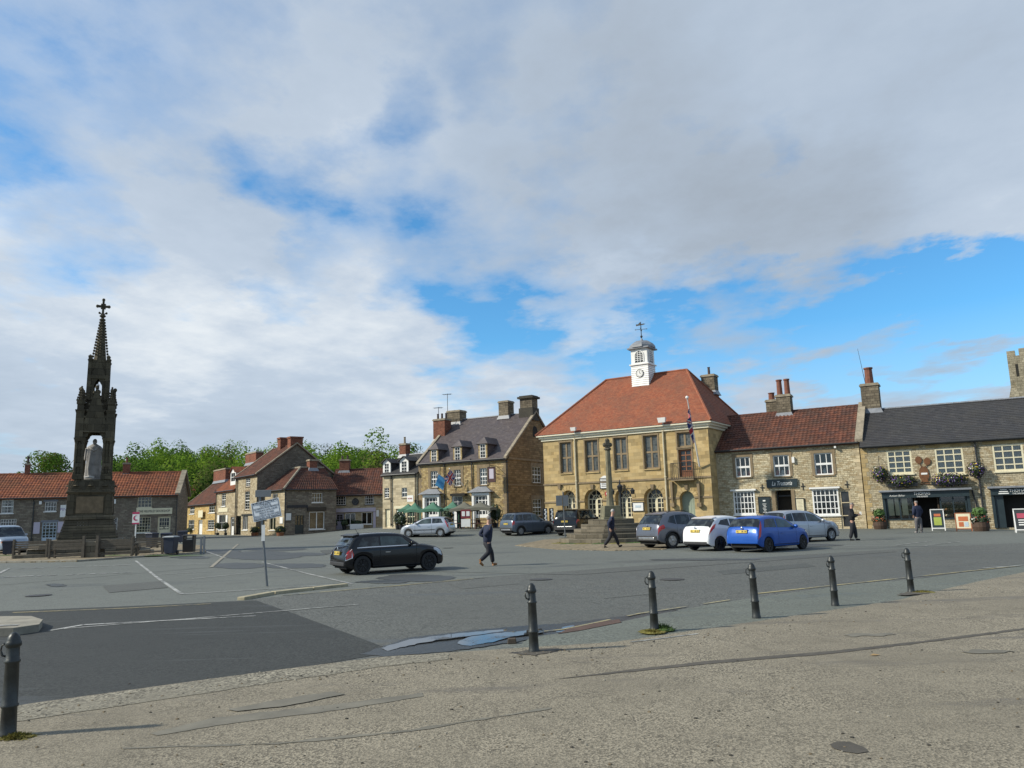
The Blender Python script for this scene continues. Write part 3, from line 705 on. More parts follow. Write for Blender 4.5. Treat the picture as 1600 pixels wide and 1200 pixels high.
# raised stone kerb of the car park near the sign
def kerbrun(name,pts,w=.14,h=.11,mat=None,z=0):
    m=MB()
    for a,b in zip(pts,pts[1:]):
        A=gp(*a,z=z); B=gp(*b,z=z); d=(B-A); n=max(1,int(d.length/.9)); d/=n; s=Vector((-d.y,d.x,0)).normalized()*w
        for k in range(n):
            p=A+d*(k+.01); q=A+d*(k+.99)
            m.add([p,q,q+s,p+s]+[x+Vector((0,0,h)) for x in (p,q,q+s,p+s)],[(4,5,6,7),(0,1,5,4),(1,2,6,5),(2,3,7,6),(3,0,4,7)])
    o=m.build(name,mat or M_KERB,bevel=.015); return tag(o,kind='structure')
kerbrun('kerb',[(382,938),(430,929),(545,916)],.2,.07,pm('yellowed_kerb',(.34,.30,.20),.85,.3,4,.2))
kerbrun('kerb',[(-120,882),(120,878),(322,864)],.2,.09)
sheet('monument_verge',[(-120,880),(120,876),(322,862),(316,852),(240,848),(60,852),(-120,866)],.06,M_COB,skirt=.08,jag=.05)
# traffic island at left
isl=MB(); c=[gp(-160,1000),gp(-160,984),gp(0,974),gp(48,974),gp(66,980),gp(60,988),gp(20,994)]
isl.poly([p+Vector((0,0,.13)) for p in c]); 
for i in range(len(c)): a=c[i]; b=c[(i+1)%len(c)]; isl.poly([a,b,b+Vector((0,0,.13)),a+Vector((0,0,.13))])
tag(isl.build('traffic_island',M_KERB),kind='structure')
line('island_line',[(-60,980),(28,976)],.14,M_LINE,.14)
# cobbled apron round the cross
sheet('cobbles',[(805,852),(850,843),(960,838),(1060,846),(1040,858),(960,860),(870,858)],.022,M_COB,skirt=.03,jag=.12)
# ---------------------------------------------------------------- world
SUN_AZ=Vector((-0.965,-0.16,0)).normalized(); SUN_EL=R(34)
def world():
    w=bpy.data.worlds.new('World'); S.world=w; t=NT(w)
    sky=t.n('ShaderNodeTexSky'); sky.sky_type='NISHITA'; sky.sun_disc=False; sky.sun_elevation=SUN_EL
    sky.sun_rotation=math.atan2(SUN_AZ.x,SUN_AZ.y); sky.air_density=1.0; sky.dust_density=.3; sky.ozone_density=2.5
    g=t.n('ShaderNodeTexCoord').outputs['Generated']
    sx=t.n('ShaderNodeSeparateXYZ'); t.l(g,sx.inputs[0]); z=t.math('ADD',t.math('MAXIMUM',sx.outputs[2],0.0),.09)
    cb=t.n('ShaderNodeCombineXYZ'); t.l(t.math('DIVIDE',sx.outputs[0],z),cb.inputs[0]); t.l(t.math('DIVIDE',sx.outputs[1],z),cb.inputs[1])
    mp=t.n('ShaderNodeMapping'); t.l(cb.outputs[0],mp.inputs[0]); mp.inputs['Rotation'].default_value=(0,0,R(20)); mp.inputs['Scale'].default_value=(1.0,.8,1); mp.inputs['Location'].default_value=SKY_OFF
    n1=t.noise(mp.outputs[0],1.35,12,.58); n2=t.noise(mp.outputs[0],.6,6,.5); n3=t.noise(mp.outputs[0],3.6,8,.62)
    wv=t.n('ShaderNodeTexNoise'); t.l(mp.outputs[0],wv.inputs['Vector']); wv.inputs['Scale'].default_value=1.6; wv.inputs['Detail'].default_value=7; wv.inputs['Roughness'].default_value=.6
    wo=t.n('ShaderNodeVectorMath',operation='MULTIPLY_ADD'); t.l(wv.outputs[1],wo.inputs[0]); wo.inputs[1].default_value=(.34,.34,.34); wo.inputs[2].default_value=(-.17,-.17,-.17)
    wa=t.n('ShaderNodeVectorMath',operation='ADD'); t.l(g,wa.inputs[0]); t.l(wo.outputs[0],wa.inputs[1]); wn=t.n('ShaderNodeVectorMath',operation='NORMALIZE'); t.l(wa.outputs[0],wn.inputs[0]); gw=wn.outputs[0]
    def blobs(lst):
        acc=None
        for px,py,r,amp in lst:
            d=ray(px,py).normalized(); dp=t.n('ShaderNodeVectorMath',operation='DOT_PRODUCT'); t.l(gw,dp.inputs[0]); dp.inputs[1].default_value=d
            c=math.cos(r/FPX); mr=t.n('ShaderNodeMapRange',interpolation_type='SMOOTHSTEP'); t.l(dp.outputs['Value'],mr.inputs[0])
            mr.inputs[1].default_value=c; mr.inputs[2].default_value=1; mr.inputs[3].default_value=0; mr.inputs[4].default_value=amp
            acc=mr.outputs[0] if acc is None else t.math('ADD',acc,mr.outputs[0])
        return acc
    bias=blobs(SKY_HOLES); gray=blobs(SKY_GRAY)
    dens=t.math('ADD',t.math('ADD',n1,t.math('MULTIPLY',n3,.34)),bias)
    mask=t.ramp(dens,[(.45,0.0),(.60,.52),(.78,.96)])
    sh=t.math('ADD',t.math('ADD',t.math('MULTIPLY',n2,.75),t.math('MULTIPLY',n3,.45)),gray)
    ccol=t.ramp(sh,[(.30,SKC[0]),(.52,SKC[1]),(.72,SKC[2]),(1.0,SKC[3])])
    skc=t.n('ShaderNodeVectorMath',operation='MULTIPLY'); t.l(sky.outputs[0],skc.inputs[0]); skc.inputs[1].default_value=SKY_GAIN
    low=t.n('ShaderNodeMapRange'); t.l(sx.outputs[2],low.inputs[0]); low.inputs[1].default_value=0; low.inputs[2].default_value=.22; low.inputs[3].default_value=.8; low.inputs[4].default_value=0
    skm=t.mix(low.outputs[0],skc.outputs[0],SKC[4])
    col=t.mix(mask,skm,ccol)
    bg=t.n('ShaderNodeBackground'); t.l(col,bg.inputs[0]); bg.inputs[1].default_value=.1
    o=t.n('ShaderNodeOutputWorld'); t.l(bg.outputs[0],o.inputs[0])
SKY_OFF=(5.3,2.2,0)
SKY_GAIN=(.62,1.22,1.48)
k=10
SKC=[(.76*k*.9,.80*k*.9,.83*k*.9),(.49*k*.93,.565*k*.93,.66*k*.93),(.39*k,.46*k,.55*k),(.32*k,.365*k,.42*k),(.44*k,.53*k,.68*k)]
SKY_HOLES=[(590,215,75,-.16),(440,262,100,-.15),(520,130,140,.10),(20,215,100,-.08),(60,380,170,-.20),(330,395,210,-.20),(520,420,150,-.10),(1310,250,120,-.16),(1250,490,150,-.20),(1420,505,215,-.46),(1570,485,150,-.34),(1430,330,190,.20),(1280,390,130,.16),(1500,170,220,.16),(1080,510,150,-.22),(940,545,150,-.22),(700,480,190,-.15),(760,540,130,-.16),(1150,520,140,-.2),
 (700,90,380,.08),(1150,350,260,.16),(880,230,60,-.05),(1100,180,90,-.10),(760,200,80,-.07),(220,90,120,-.09),(380,60,90,-.06),(960,60,110,-.08),(960,460,120,.22),(1300,90,450,.14),(300,330,140,.16),(150,490,260,.16),(1500,610,170,.34),(1200,600,200,.16),(300,640,400,.22),(600,590,180,.22),(850,580,110,.18),(150,100,260,.04),(1500,200,200,.08),(1530,340,90,.02)]
SKY_GRAY=[(750,60,420,.12),(1150,400,280,.20),(1250,80,400,.08),(1000,250,300,.05),(300,330,170,.14),(350,480,200,-.10),(150,480,250,-.18),(950,490,110,-.20),(100,150,250,-.12),(560,280,180,-.10),(600,600,220,-.10),(1500,600,250,.14),(120,600,250,.06)]
world()
sl=bpy.data.lights.new('sun','SUN'); sl.energy=4.2; sl.angle=R(2.5); sl.color=(1,.94,.80)
so=bpy.data.objects.new('sun',sl); COL.objects.link(so)
dv=Vector((SUN_AZ.x*math.cos(SUN_EL),SUN_AZ.y*math.cos(SUN_EL),math.sin(SUN_EL))); so.rotation_euler=dv.to_track_quat('Z','Y').to_euler(); so.location=(-20,0,40)
S.view_settings.view_transform='Standard'; S.view_settings.look='None'; S.view_settings.exposure=0.28
S.render.engine='CYCLES'; S.cycles.max_bounces=6; S.cycles.transparent_max_bounces=8; S.cycles.use_denoising=True
# ---------------------------------------------------------------- left cottage row with bookshop
def hide(o): return o
b=Building('cottage_row',(-260,782.5,72.6),(277,772,80),'long low grey-brown cottage row with orange pantile roof and bookshop behind the gothic monument','cottages')
cr=b; D=7.0; _,rz=b.f.uz(200,739,D/2)
b.shell(M_COT,D,rz); b.roof('pantile',M_PANT,D,rz); b.gutter()
b.window((2,781,21,802),2,4,sash=True,sill=M_WHT,curt=1); b.window((0,811,25,831),6,4,sill=M_WHT); b.window((70,784,88,799),4,2,sill=M_WHT,lint=M_GRYB)
b.window((-60,783,-40,802),2,4,sash=True,sill=M_WHT); b.window((-90,812,-50,832),5,4)
b.window((65,816,88,847),4,5,fm=M_BLUW,sill=None,lint=M_GRYB,kick=.35,bar=.05,ft=.08)
b.board((52,816,62,834),M_LIL); b.board((90,815,100,832),M_LIL)
o,u0,u1,z0,z1=b.board((94,789,107,808),M_WHT); b.txt('PINE',(u0+u1)/2,z1-.45,.4,pm('lilac_letters',(.25,.18,.35)),o)
b.window((127,790,142,806),2,4,sash=True); b.window((120,812,140,832),4,4)
b.window((177,809,183,834),1,3,sill=None); b.window((215,776,237,793),4,3,sill=M_CRP,fm=M_CRP); b.window((213,808,235,832),5,5,sill=M_WHT,fm=M_CRP)
b.door((246,807,266,839),M_CRP,glazed=.62,cols=4,rows=3)
o,u0,u1,z0,z1=b.board((213,794,269,803.5),M_CRP,'fascia_board',t=.08); b.txt('THE HELMSLEY BOOKSHOP',(u0+u1)/2,(z0+z1)/2,.34,M_TEXT,o,y=-.11,width=(u1-u0)*.88)
b.board((176,780,181,787),M_WHT,'alarm_box',t=.12); b.board((61,783,65,788),M_WHT,'alarm_box',t=.12)
b.pipe(51.5,782,848); b.pipe(276,776,842); b.wall(M_COT)
b.verge(1,D,rz,M_CRP,w=.12,h=.05); b.verge(1,D,rz,M_COPE,w=.5,h=.1)
b.chimney(38.5,47,724,748,D/2,M_BRK,1,.75,pmat=M_POTD); b.chimney(192,203.5,723,742,D/2,M_BRK,1,.55); b.chimney(-120,-105,722,744,D/2,M_BRK,2,.5)
# estate agents board
p=gp(212,842); p=at(212,840,77); e=empty('estate_agent_board',(p.x,77,0),0,'white and pink estate agent board on a post in front of the bookshop window','sign')
f=Face((p.x-1,77),(p.x+1,77),Matrix.Translation((p.x,77,0))); u0,u1,z0,z1=f.rect(207,800,218,819)
m=MB(f.T); m.box(u0,u1,-.03,0,z0,z1); m.build('panel',M_WHT,e)
m=MB(f.T); m.box(u0,u1,-.04,-.031,z1-.2,z1); m.box(u0,u1,-.04,-.031,z0,z0+.14); m.lathe([(.2,0),(.2,.01)],(0,0,0),14) if 0 else None
cx=(u0+u1)/2; cz=(z0+z1)/2
pts=[(cx+.26*math.cos(t),cz+.26*math.sin(t)) for t in [math.pi*.25+math.pi*1.5*q/12 for q in range(13)]]+[(cx+.08+.19*math.cos(t),cz+.04+.19*math.sin(t)) for t in [math.pi*1.6-math.pi*1.2*q/10 for q in range(11)]]
m.extr(pts,-.04,-.031); m.build('logo',pm('crimson_print',(.40,.03,.10)),e)
m=MB(f.T); m.box(cx-.05,cx+.05,0,.08,H(p.x,77)-.1,z1-.1); m.build('post',M_WHT,e)
# ---------------------------------------------------------------- far brick house
b=Building('brick_house',(268,779,128),(296,779,128),'narrow far red brick house with round plaque at the end of the side street','house')
D=7; rz=b.ze+2.2; b.shell(M_BRK,D,rz); b.roof('flat',M_PANT,D,rz); b.window((282,811,287,829),1,4,sill=None); b.window((288.3,810,292,828),1,4,sill=None)
m=b.mb(); u,z=b.f.uz(284.3,792); m.lathe([(.45,0),(.45,.06)],(0,0,0),18); o=m.build('plaque',M_DARK,b.root); o.data.transform(Matrix.Translation((u,-.02,z))@RX90)
b.board((280.5,800,288.5,808),pm('blue_sign',(.05,.05,.22))); b.chimney(294,300,774,780,2,M_BRK,1); b.wall(M_BRK)
# ---------------------------------------------------------------- village street row (facades face left, towards the sun)
b=Building('ochre_cottage',(292,787.5,112.8),(338,787.5,100.8),'small ochre stone cottage with white door at the far left end of the village row','cottage')
D=8; rz=b.ze+3.3; b.shell(M_YCO,D,rz); b.roof('pantile',M_PAND,D,rz); b.gutter()
b.window((296.7,790.5,304,803),2,4,sill=M_WHT,sash=True); b.window((326.5,787.5,336,801),3,3,sill=M_WHT); b.window((294.5,812.5,303.7,827),4,2,sill=M_WHT); b.window((324.5,812.5,335,828),4,4,sill=M_WHT)
b.door((309.8,812.5,316,838),M_WHT,glazed=.25); o,u0,u1,z0,z1=b.board((309.5,797.5,316.5,808.5),M_CRP,'hanging_sign',y=-.3); b.wall(M_YCO)
b.verge(-1,D,rz,M_COPE,w=.2,h=.06); b.chimney(339,358,733,752,D/2,M_BRK,0,0)
m=b.mb(); u,z=b.f.uz(299,828); 
for q in range(40): m.ball((u+rnd.uniform(-.9,.9),-.25+rnd.uniform(-.15,.15),z+rnd.uniform(-.2,.2)),.13,5,4)
m.build('flower_box',pm('dark_foliage',(.03,.05,.015)),b.root)
b=Building('narrow_shop',(338,766.5,100.8),(368,765.5,94.4),'narrow buff stone shop with white dormer and cream name board beside the ochre cottage','shop')
D=8; rz=b.ze+3.3; b.shell(M_VIL,D,rz); b.roof('pantile',M_PANT,D,rz); b.gutter()
b.window((346.5,771,352.7,791),2,6,sill=M_WHT,sash=True,lint=M_DRS); b.window((342.5,804.5,352,828),3,2,sill=M_WHT)
for a,c in ((339.3,342),(352.5,355)): b.board((a,805,c,828),M_WHT,'shutter')
b.door((360,808,366.8,837),M_WHT,glazed=.5,cols=2,rows=2,lint=M_DRS); b.board((341,793.5,355.5,800),M_CRP,'name_board')
b.dormer((361,738.5,367.5,752.5),M_PANT,M_WHT,M_WHT,.6,.6,4,rz,cols=2,rows=2); b.pipe(338.3,768,836); b.wall(M_VIL)
b.chimney(389,406,707,724,D/2+1,M_BRK,0,0)
def pxz(px,py,X,Y):
    "height where the vertical line over (X,Y) meets image row py"
    lo,hi=-5,60
    for _ in range(40):
        m=(lo+hi)/2
        if proj(Vector((X,Y,m)))[1]>py: lo=m
        else: hi=m
    return lo
b=Building('tall_gabled_house',(368,747,94.4),(402,741,88),'tall three-storey stone house with steep brown roof and dark gable behind corner shop','house')
b.ze=4.5+3.0; D=9.2; b.ze=at(402,740,88).z; f2=Face(b.f.B.xy,(b.f.B+b.f.i*D).xy,b.Mw)
mid=b.f.B+b.f.i*D/2; rz=pxz(0,694,mid.x,mid.y)
b.shell(M_VDK,D,rz,left=True); b.roof('pantile',M_PAND,D,rz); b.gutter()
b.window((384,748,391,760),2,4,sash=True,lint=M_DRS); b.window((382.7,768,390,796),2,6,sash=True,lint=M_DRS); b.window((379,805,387.3,828),3,1,sill=M_WHT,bar=.08); b.window((369.5,806,376.5,836),1,2,fm=M_BLK,sill=None)
b.board((377,803,402,805.5),M_BLK,'fascia'); b.pipe(369,748,836); b.pipe(371,748,836); b.wall(M_VIL); b.verge(1,D,rz,M_COPE,w=.3,h=.08); b.verge(-1,D,rz,M_COPE,w=.3,h=.06)
for uu,w_,dd,zt in ((b.W-.55,1.0,1.5,pxz(0,682,mid.x,mid.y)),(b.W-4.2,1.0,1.3,pxz(0,685,mid.x-3,mid.y+4))):
    m=b.mb(); m.box(uu-w_/2,uu+w_/2,D/2-dd/2,D/2+dd/2,rz-1.2,zt-.2); m.box(uu-w_/2-.08,uu+w_/2+.08,D/2-dd/2-.08,D/2+dd/2+.08,zt-.2,zt); m.build('chimney',M_BRK,b.rf)
# corner shop: hipped, two fronts
A=at(402,765,90.0); C=at(445,766,84.0); 
b=Building('corner_shop',(402,765,90.0),(445,766.5,84.0),'low corner shop with brown hipped roof, one front sunlit and one in shade','shop')
f1=b.f; E=f1.B+f1.i*6.1; f2=b.face(f1.B.xy,E.xy)
i2=-f1.d; D1=4.4
def uvw(p): return b.Mw.inverted()@p
zr=pxz(0,731,(f1.B+f1.i*3.2-f1.d*3.2).x,(f1.B+f1.i*3.2-f1.d*3.2).y)
W=f1.W; m=b.mb(); ze=b.ze; Dp=6.1; Rk=(W-3.2,3.2)
slope(m,Vector((-.1,-.25,ze-.15)),Vector((W+.25,-.25,ze-.15)),Vector((Rk[0],Rk[1],zr)),Vector((-.1,3.2,zr)),'pantile')
slope(m,Vector((W+.25,-.25,ze-.15)),Vector((W+.25,Dp+.1,ze-.15)),Vector((Rk[0],Dp+.1,zr)),Vector((Rk[0],Rk[1],zr)),'pantile')
m.poly([(-.1,3.2,zr),(Rk[0],3.2,zr),(Rk[0],Dp,zr),(-.1,Dp,ze)]); b.rf=m.build('roof',M_PAND,b.root)
m=b.mb(); m.tube([(W+.25,-.25,ze-.05),(Rk[0],Rk[1],zr+.06)],.13,6); m.tube([(-.1,3.2,zr+.06),(Rk[0],3.2,zr+.06),(Rk[0],Dp,zr+.06)],.13,6); m.build('hip_tiles',M_COPE,b.rf)
m=b.mb(); m.poly([(0,0,-.6),(0,Dp,-.6),(0,Dp,ze),(0,0,ze)]); m.poly([(0,Dp,-.6),(W,Dp,-.6),(W,Dp,ze),(0,Dp,ze)]); m.box(.3,W-1.2,1.2,1.25,-.5,ze); m.box(W-1.25,W-1.2,1.2,Dp-.2,-.5,ze); m.build('back_walls',M_VDK,b.root)
b.window((426,771.5,434,780),3,1,sill=M_WHT); b.window((400.5,812,408,828),1,1,sill=M_WHT,bar=.07); b.window((421,809,430.5,828),2,1,sill=M_WHT,bar=.09,fm=M_CRP)
b.board((437,808,441.5,818),M_WHT,'poster'); b.wall(M_VIL,name='sunlit_wall')
b.window((487.5,770.5,503.7,785),4,2,f=f2,sill=M_WHT); b.window((483,799.5,507,827),2,1,f=f2,sill=M_WHT,bar=.09,ft=.08); b.board((481,792.5,510,798),M_BLK,'fascia_board',f=f2,t=.2); b.board((449,789,481,793.5),M_TEXT,'sign_strip',f=f2)
b.window((461,805,474.5,834),3,1,f=f2,fm=M_NAVY,sill=None,kick=.9,bar=.08); b.board((446.5,801.7,455,813),M_WHT,'poster_board',f=f2,frame=M_NAVY)
b.pipe(444.6,768,834,f=f2); b.wall(M_COT,f=f2,name='shaded_wall'); b.gutter(); b.gutter(f=f2)  # darker stone here puts this front's shade into the wall colour
b.chimney(481,494,718,733,3.2,M_BRK,0,0,f=f2,dep=.8)
# cafe cottage with round plaque
b=Building('cafe_cottage',(513,772.5,90),(600,771.5,90),'long low cottage with orange-brown pantiles, round black plaque and pale shop front','shop')
D=8; _,rz=b.f.uz(545,734,D/2); b.shell(M_VDK,D,rz); b.roof('pantile',M_PAND,D,rz); b.gutter()
b.window((524.5,775.5,540,789),4,3,sill=M_BLK); b.window((570,774,584,788),5,3,sill=M_BLK,fm=M_WHT)
o,u0,u1,z0,z1=b.board((518,794,587,800),M_LIL,'fascia_board',t=.15); b.board((517.5,800,521,829),M_LIL,'pilaster',t=.1); b.board((583,800,587,827),M_LIL,'pilaster',t=.1)
b.window((539,802,555,820.5),2,1,sill=M_WHT,bar=.08); b.window((565,800.5,581,819),2,1,sill=M_WHT,bar=.08); b.door((524,802,537,830),M_LIL,glazed=.5)
u,z=b.f.uz(555.5,784); r=.4
m=MB(); m.lathe([(r-.07,-.02),(r,-.03),(r,.07),(r-.07,.05)],(0,0,0),24); o=m.build('round_plaque',M_BLK,b.root); o.data.transform(Matrix.Translation((u,-.03,z))@RX90)
m=MB(); m.lathe([(r-.09,.0),(r-.09,.045)],(0,0,0),24); 
for t in range(8): a=t*math.pi/4; m.box(-.02+r*.55*math.cos(a),.02+r*.55*math.cos(a),-.02+r*.55*math.sin(a),.02+r*.55*math.sin(a),.046,.055)
q=m.build('plaque_face',M_COPE,o); q.data.transform(Matrix.Translation((u,-.03,z))@RX90)
b.board((588,797,592,807),M_WHT,'small_sign'); b.wall(M_VIL); b.verge(1,D,rz,M_GUT,w=.15,h=.04); b.chimney(531,547,718,737,D/2,M_BRK,2,.5,pmat=M_POTD)
def leafball(name,c,r,n,mat,parent=None,sc=(1,1,1),sz=.12,flow=None,fn=0,label=None,cat=None,group=None):
    m=MB(); c=Vector(c)
    m.ball(c,r*.62,8,6,0,sc)
    for q in range(n+fn):
        d=Vector((rnd.gauss(0,1),rnd.gauss(0,1),rnd.gauss(0,1))).normalized(); rr=r*(rnd.random()**.4)*(1+.18*mnoise.noise(d*3+c))
        p=c+Vector((d.x*sc[0],d.y*sc[1],d.z*sc[2]))*rr*(1.03 if q>=n else 1); a=Vector((rnd.gauss(0,1),rnd.gauss(0,1),rnd.gauss(0,1))).normalized(); b2=a.cross(d).normalized() if a.cross(d).length>.01 else Vector((1,0,0)); s=sz*rnd.uniform(.6,1.3)*(.7 if q>=n else 1)
        a=b2.cross(d).normalized()
        a=(a+d*rnd.uniform(-.6,.6)).normalized()
        m.poly([p-a*s-b2*s*.5,p+a*s*.2-b2*s*.8,p+a*s,p+b2*s*.7],1+(rnd.randrange(len(flow))) if q>=n else 0)
    return m.build(name,[mat]+(flow or []),parent)
M_SHR=pm('shrub_leaves',(.025,.042,.014),.7,.4,3)
M_FLW=[pm('purple_petals',(.16,.07,.32),.7),pm('yellow_petals',(.62,.46,.05),.7),pm('white_petals',(.6,.58,.55),.7),pm('red_petals',(.45,.06,.04),.7)]
p=at(558,826,89.2); m=MB(); m.box(p.x-.75,p.x+.75,88.8,89.3,H(p.x,89)-.1,H(p.x,89)+.55); e=empty('white_planter',(0,0,0),0,'white planter box with shrubs in front of the pale cafe window','planter')
m.build('box',M_WHT,e,bevel=.03); leafball('plants',(p.x,89.05,H(p.x,89)+.7),.32,220,M_SHR,e,(2.2,.7,.8))
for px,la in ((522,'left'),(538,'right')):
    p=at(px,828,89); z=H(p.x,89); e=empty('potted_shrub',(p.x,89,z),0,'dark shrub in black pot on the %s side of the pale cafe door'%la,'plant'); m=MB(); m.lathe([(.2,0),(.26,.45),(.22,.45)],(0,0,0),12); m.build('pot',M_BLK,e); leafball('foliage',(0,0,1.0 if la=='left' else .8),.42,240,M_SHR,e,(1,1,1.6 if la=='left' else 1.1))
for px,py,d,la in ((340,837,97,'left of the white shuttered window'),(352.5,837,94.2,'right of the white shuttered window')):
    p=at(px,py,d); e=empty('topiary_bush',(p.x,d,0),0,'round clipped bush on short stem '+la,'plant'); m=MB(); m.lathe([(.16,-.05),(.2,.3)],(0,0,0),10); m.tube([(0,0,.3),(0,0,.9)],.03); m.build('pot',M_BLK,e); leafball('foliage',(0,0,1.15),.42,260,M_SHR,e)
for px,d,la in ((398,86.5,'left of the cream shop window'),(438,82.5,'on the lit corner')):
    p=at(px,834,d); e=empty('flower_tub',(p.x,d,0),0,'low wooden tub of dark flowers '+la+' of the corner shop','planter'); m=MB(); m.lathe([(.35,-.05),(.42,.35),(.36,.35)],(0,0,0),12); m.build('tub',M_WOOD,e); leafball('foliage',(0,0,.65),.5,280,M_SHR,e,(1.2,1,.8),flow=M_FLW[:2],fn=40)
# ---------------------------------------------------------------- house with two dormers
b=Building('dormer_house',(598,741.5,79.4),(652,738,77.0),'cream dressed stone house with two white dormers and a sign, beside the golden stone hotel','house')
D=7.5; rh=3.2; _,rz=b.f.uz(640,707,rh); rz=b.ze+2.1; b.shell(M_CRM,D,rz,rh=rh); b.roof('slate',M_SLD,D,rz,rh=rh)
for px in ((600.5,724,608,742),(627,720.5,635.8,739.5)): b.dormer(px,M_SLD,M_WHT,M_SLD,.35,.15,rh,rz+.6,cols=2,rows=4)
b.window((600.5,762.5,608,778),2,4,sash=True,sill=M_CRM,curt=1); b.window((627.5,762,636,777),2,2,sash=True,sill=M_CRM,curt=2)
b.door((601.5,795,609.5,824),M_CRP,glazed=0,lint=M_CRM); b.window((619,796,633,825),3,2,fm=M_CRP,sill=None,bar=.08,kick=.4); b.window((636,796,648,825),3,2,fm=M_CRP,sill=None,bar=.08,kick=.4)
b.board((616,790,650,794.5),M_CRP,'fascia',t=.15); o,u0,u1,z0,z1=b.board((636,774,645.5,784),M_WHT,'hanging_sign',y=-.45); b.txt('HOTEL',(u0+u1)/2,(z0+z1)/2,.18,pm('red_letters',(.4,.03,.03)),o,y=-.52)
b.pipe(612,742,822); b.pipe(650,740,822); b.gutter(); b.wall(M_CRM); b.chimney(627,638,693,712,rh,M_BRK,1,.7,pmat=M_COPE)
# ---------------------------------------------------------------- golden stone hotel
b=Building('stone_hotel',(654,724.5,77),(790,714,72),'three-storey golden stone hotel with purple slate roof, three dormers and two flags','hotel')
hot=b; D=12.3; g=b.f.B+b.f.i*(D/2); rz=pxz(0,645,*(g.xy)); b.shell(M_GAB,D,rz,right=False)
b.roof('slate',M_SLP,D,rz); G=b.face(b.f.B.xy,(b.f.B+b.f.i*D).xy)
for px in ((674,703,682,722),(710.5,698.5,719,719.5),(750,694,758.5,715.5)): b.dormer(px,M_SLP,M_HOT,M_SLP,.55,.0,D/2,rz,'hip',2,4)
for i,px in enumerate(((673,736,684,761.5),(709.5,734,720,759.5),(749.5,731.5,761,757.5))): b.window(px,3,4,sash=True,sill=M_DRS,sur=M_DRS,sw=.28,curt=2 if i==2 else 1,bar=.04)
for px in ((666,777,686,809),(743,774,764,809)):
    u0,u1,z0,z1=b.f.rect(*px); w=b.window(px,4,4,sill=None,kick=.2,bar=.07,ft=.1,rev=.05,glass=M_DKG)
    m=b.mb(); m.box(u0-.22,u0,-.3,0,b.zb,z1); m.box(u1,u1+.22,-.3,0,b.zb,z1); m.box(u0-.22,u1+.22,-.3,0,z1,z1+.25); m.build('bay_surround',M_WHT,w)
    m=b.mb(); zt=z1+.3; m.add([(u0-.6,-.6,zt),(u1+.6,-.6,zt),(u1+.6,0,zt),(u0-.6,0,zt),(u0+.25,0,zt+.55),(u1-.25,0,zt+.55)],[(0,1,5,4),(0,4,3),(1,2,5),(0,3,2,1)]); m.build('bay_roof',M_LEAD,w)
b.door((706,774,723,825),M_WHT,glazed=.5,lint=M_DARK); b.board((703,771,726,775),M_DARK,'door_hood',t=.5)
f2=G; b.window((831.5,729.5,845.5,754.5),3,4,f=G,sash=True,sill=M_DRS,sur=M_DRS,sw=.3); b.window((832.5,780,846.5,805.5),3,4,f=G,sash=True,sill=M_DRS,sur=M_DRS,sw=.3)
b.wall(M_HOT); m=b.mb(G); 
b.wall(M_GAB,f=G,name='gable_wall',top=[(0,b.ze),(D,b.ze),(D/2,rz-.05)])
m=b.mb(G); m.box(0,D,-.07,.05,b.ze-.15,b.ze+.05); m.box(0,D,-.04,.05,pxz(0,757,*b.f.B.xy)-.06,pxz(0,757,*b.f.B.xy)+.06); m.build('string_course',M_DRS,b.root)
u,z=G.uz(836,672); m=b.mb(G); m.extr([(u-.5,z-.7),(u+.5,z-.7)]+[(u+.5*math.cos(t*.314),z+.4*math.sin(t*.314)) for t in range(11)],-.01,.02); m.build('blind_arch_panel',M_DARK,b.root)  # flat near-black panel drawn over the blind arch
b.verge(1,D,rz,M_COPE,w=.3,h=.08); b.verge(-1,D,rz,M_COPE,w=.3,h=.08); b.quoins([(0,1),(b.W,-1)],M_DRS); b.gutter(mat=M_GUT)
b.pipe(695,722,822,px2=695.5); b.pipe(738.5,719,822,px2=739); b.pipe(792,716,822,f=G)
b.chimney(703,724,642,662,D/2,M_SOOT,0,0,dep=1.3); b.chimney(783,799,627,652,D/2,M_SOOT,0,0,dep=1.2)
m=b.mb(); z0=rz-.8; zt=pxz(0,618,*(g.xy)); m.box(b.W-1.5,b.W+.1,D/2-.7,D/2+.7,z0,z0+1.3,1); m.box(b.W-1.4,b.W+.0,D/2-.6,D/2+.6,z0,zt-.3); m.box(b.W-1.6,b.W+.2,D/2-.8,D/2+.8,zt-.3,zt-.1,1); m.box(b.W-1.45,b.W+.05,D/2-.65,D/2+.65,zt-.1,zt,1)
m.build('chimney',[M_SOOT,M_DARK2:=pm('sooted_stone',(.05,.045,.035),.95,.3,3)],b.rf)
b.chimney(681.5,700.5,655,688,4.3,M_BRK,3,.6,pmat=M_POTD,dep=1.2)
def aerial(b,px,y0,y1,off,nm='aerial'):
    u,z1=b.f.uz(px,y0,off); _,z0=b.f.uz(px,y1,off); m=b.mb(); m.tube([(u,off,z0-.5),(u,off,z1)],.03,5); m.tube([(u-.6,off,z1-.05),(u+.5,off,z1-.15)],.02,4)
    for q in range(7): x=u-.55+q*.17; m.tube([(x,off-.25,z1-.07),(x,off+.25,z1-.07)],.012,4)
    m.build(nm,M_GUT,b.root)
aerial(b,699,615,650,D/2); aerial(b,685,636,660,4.3)
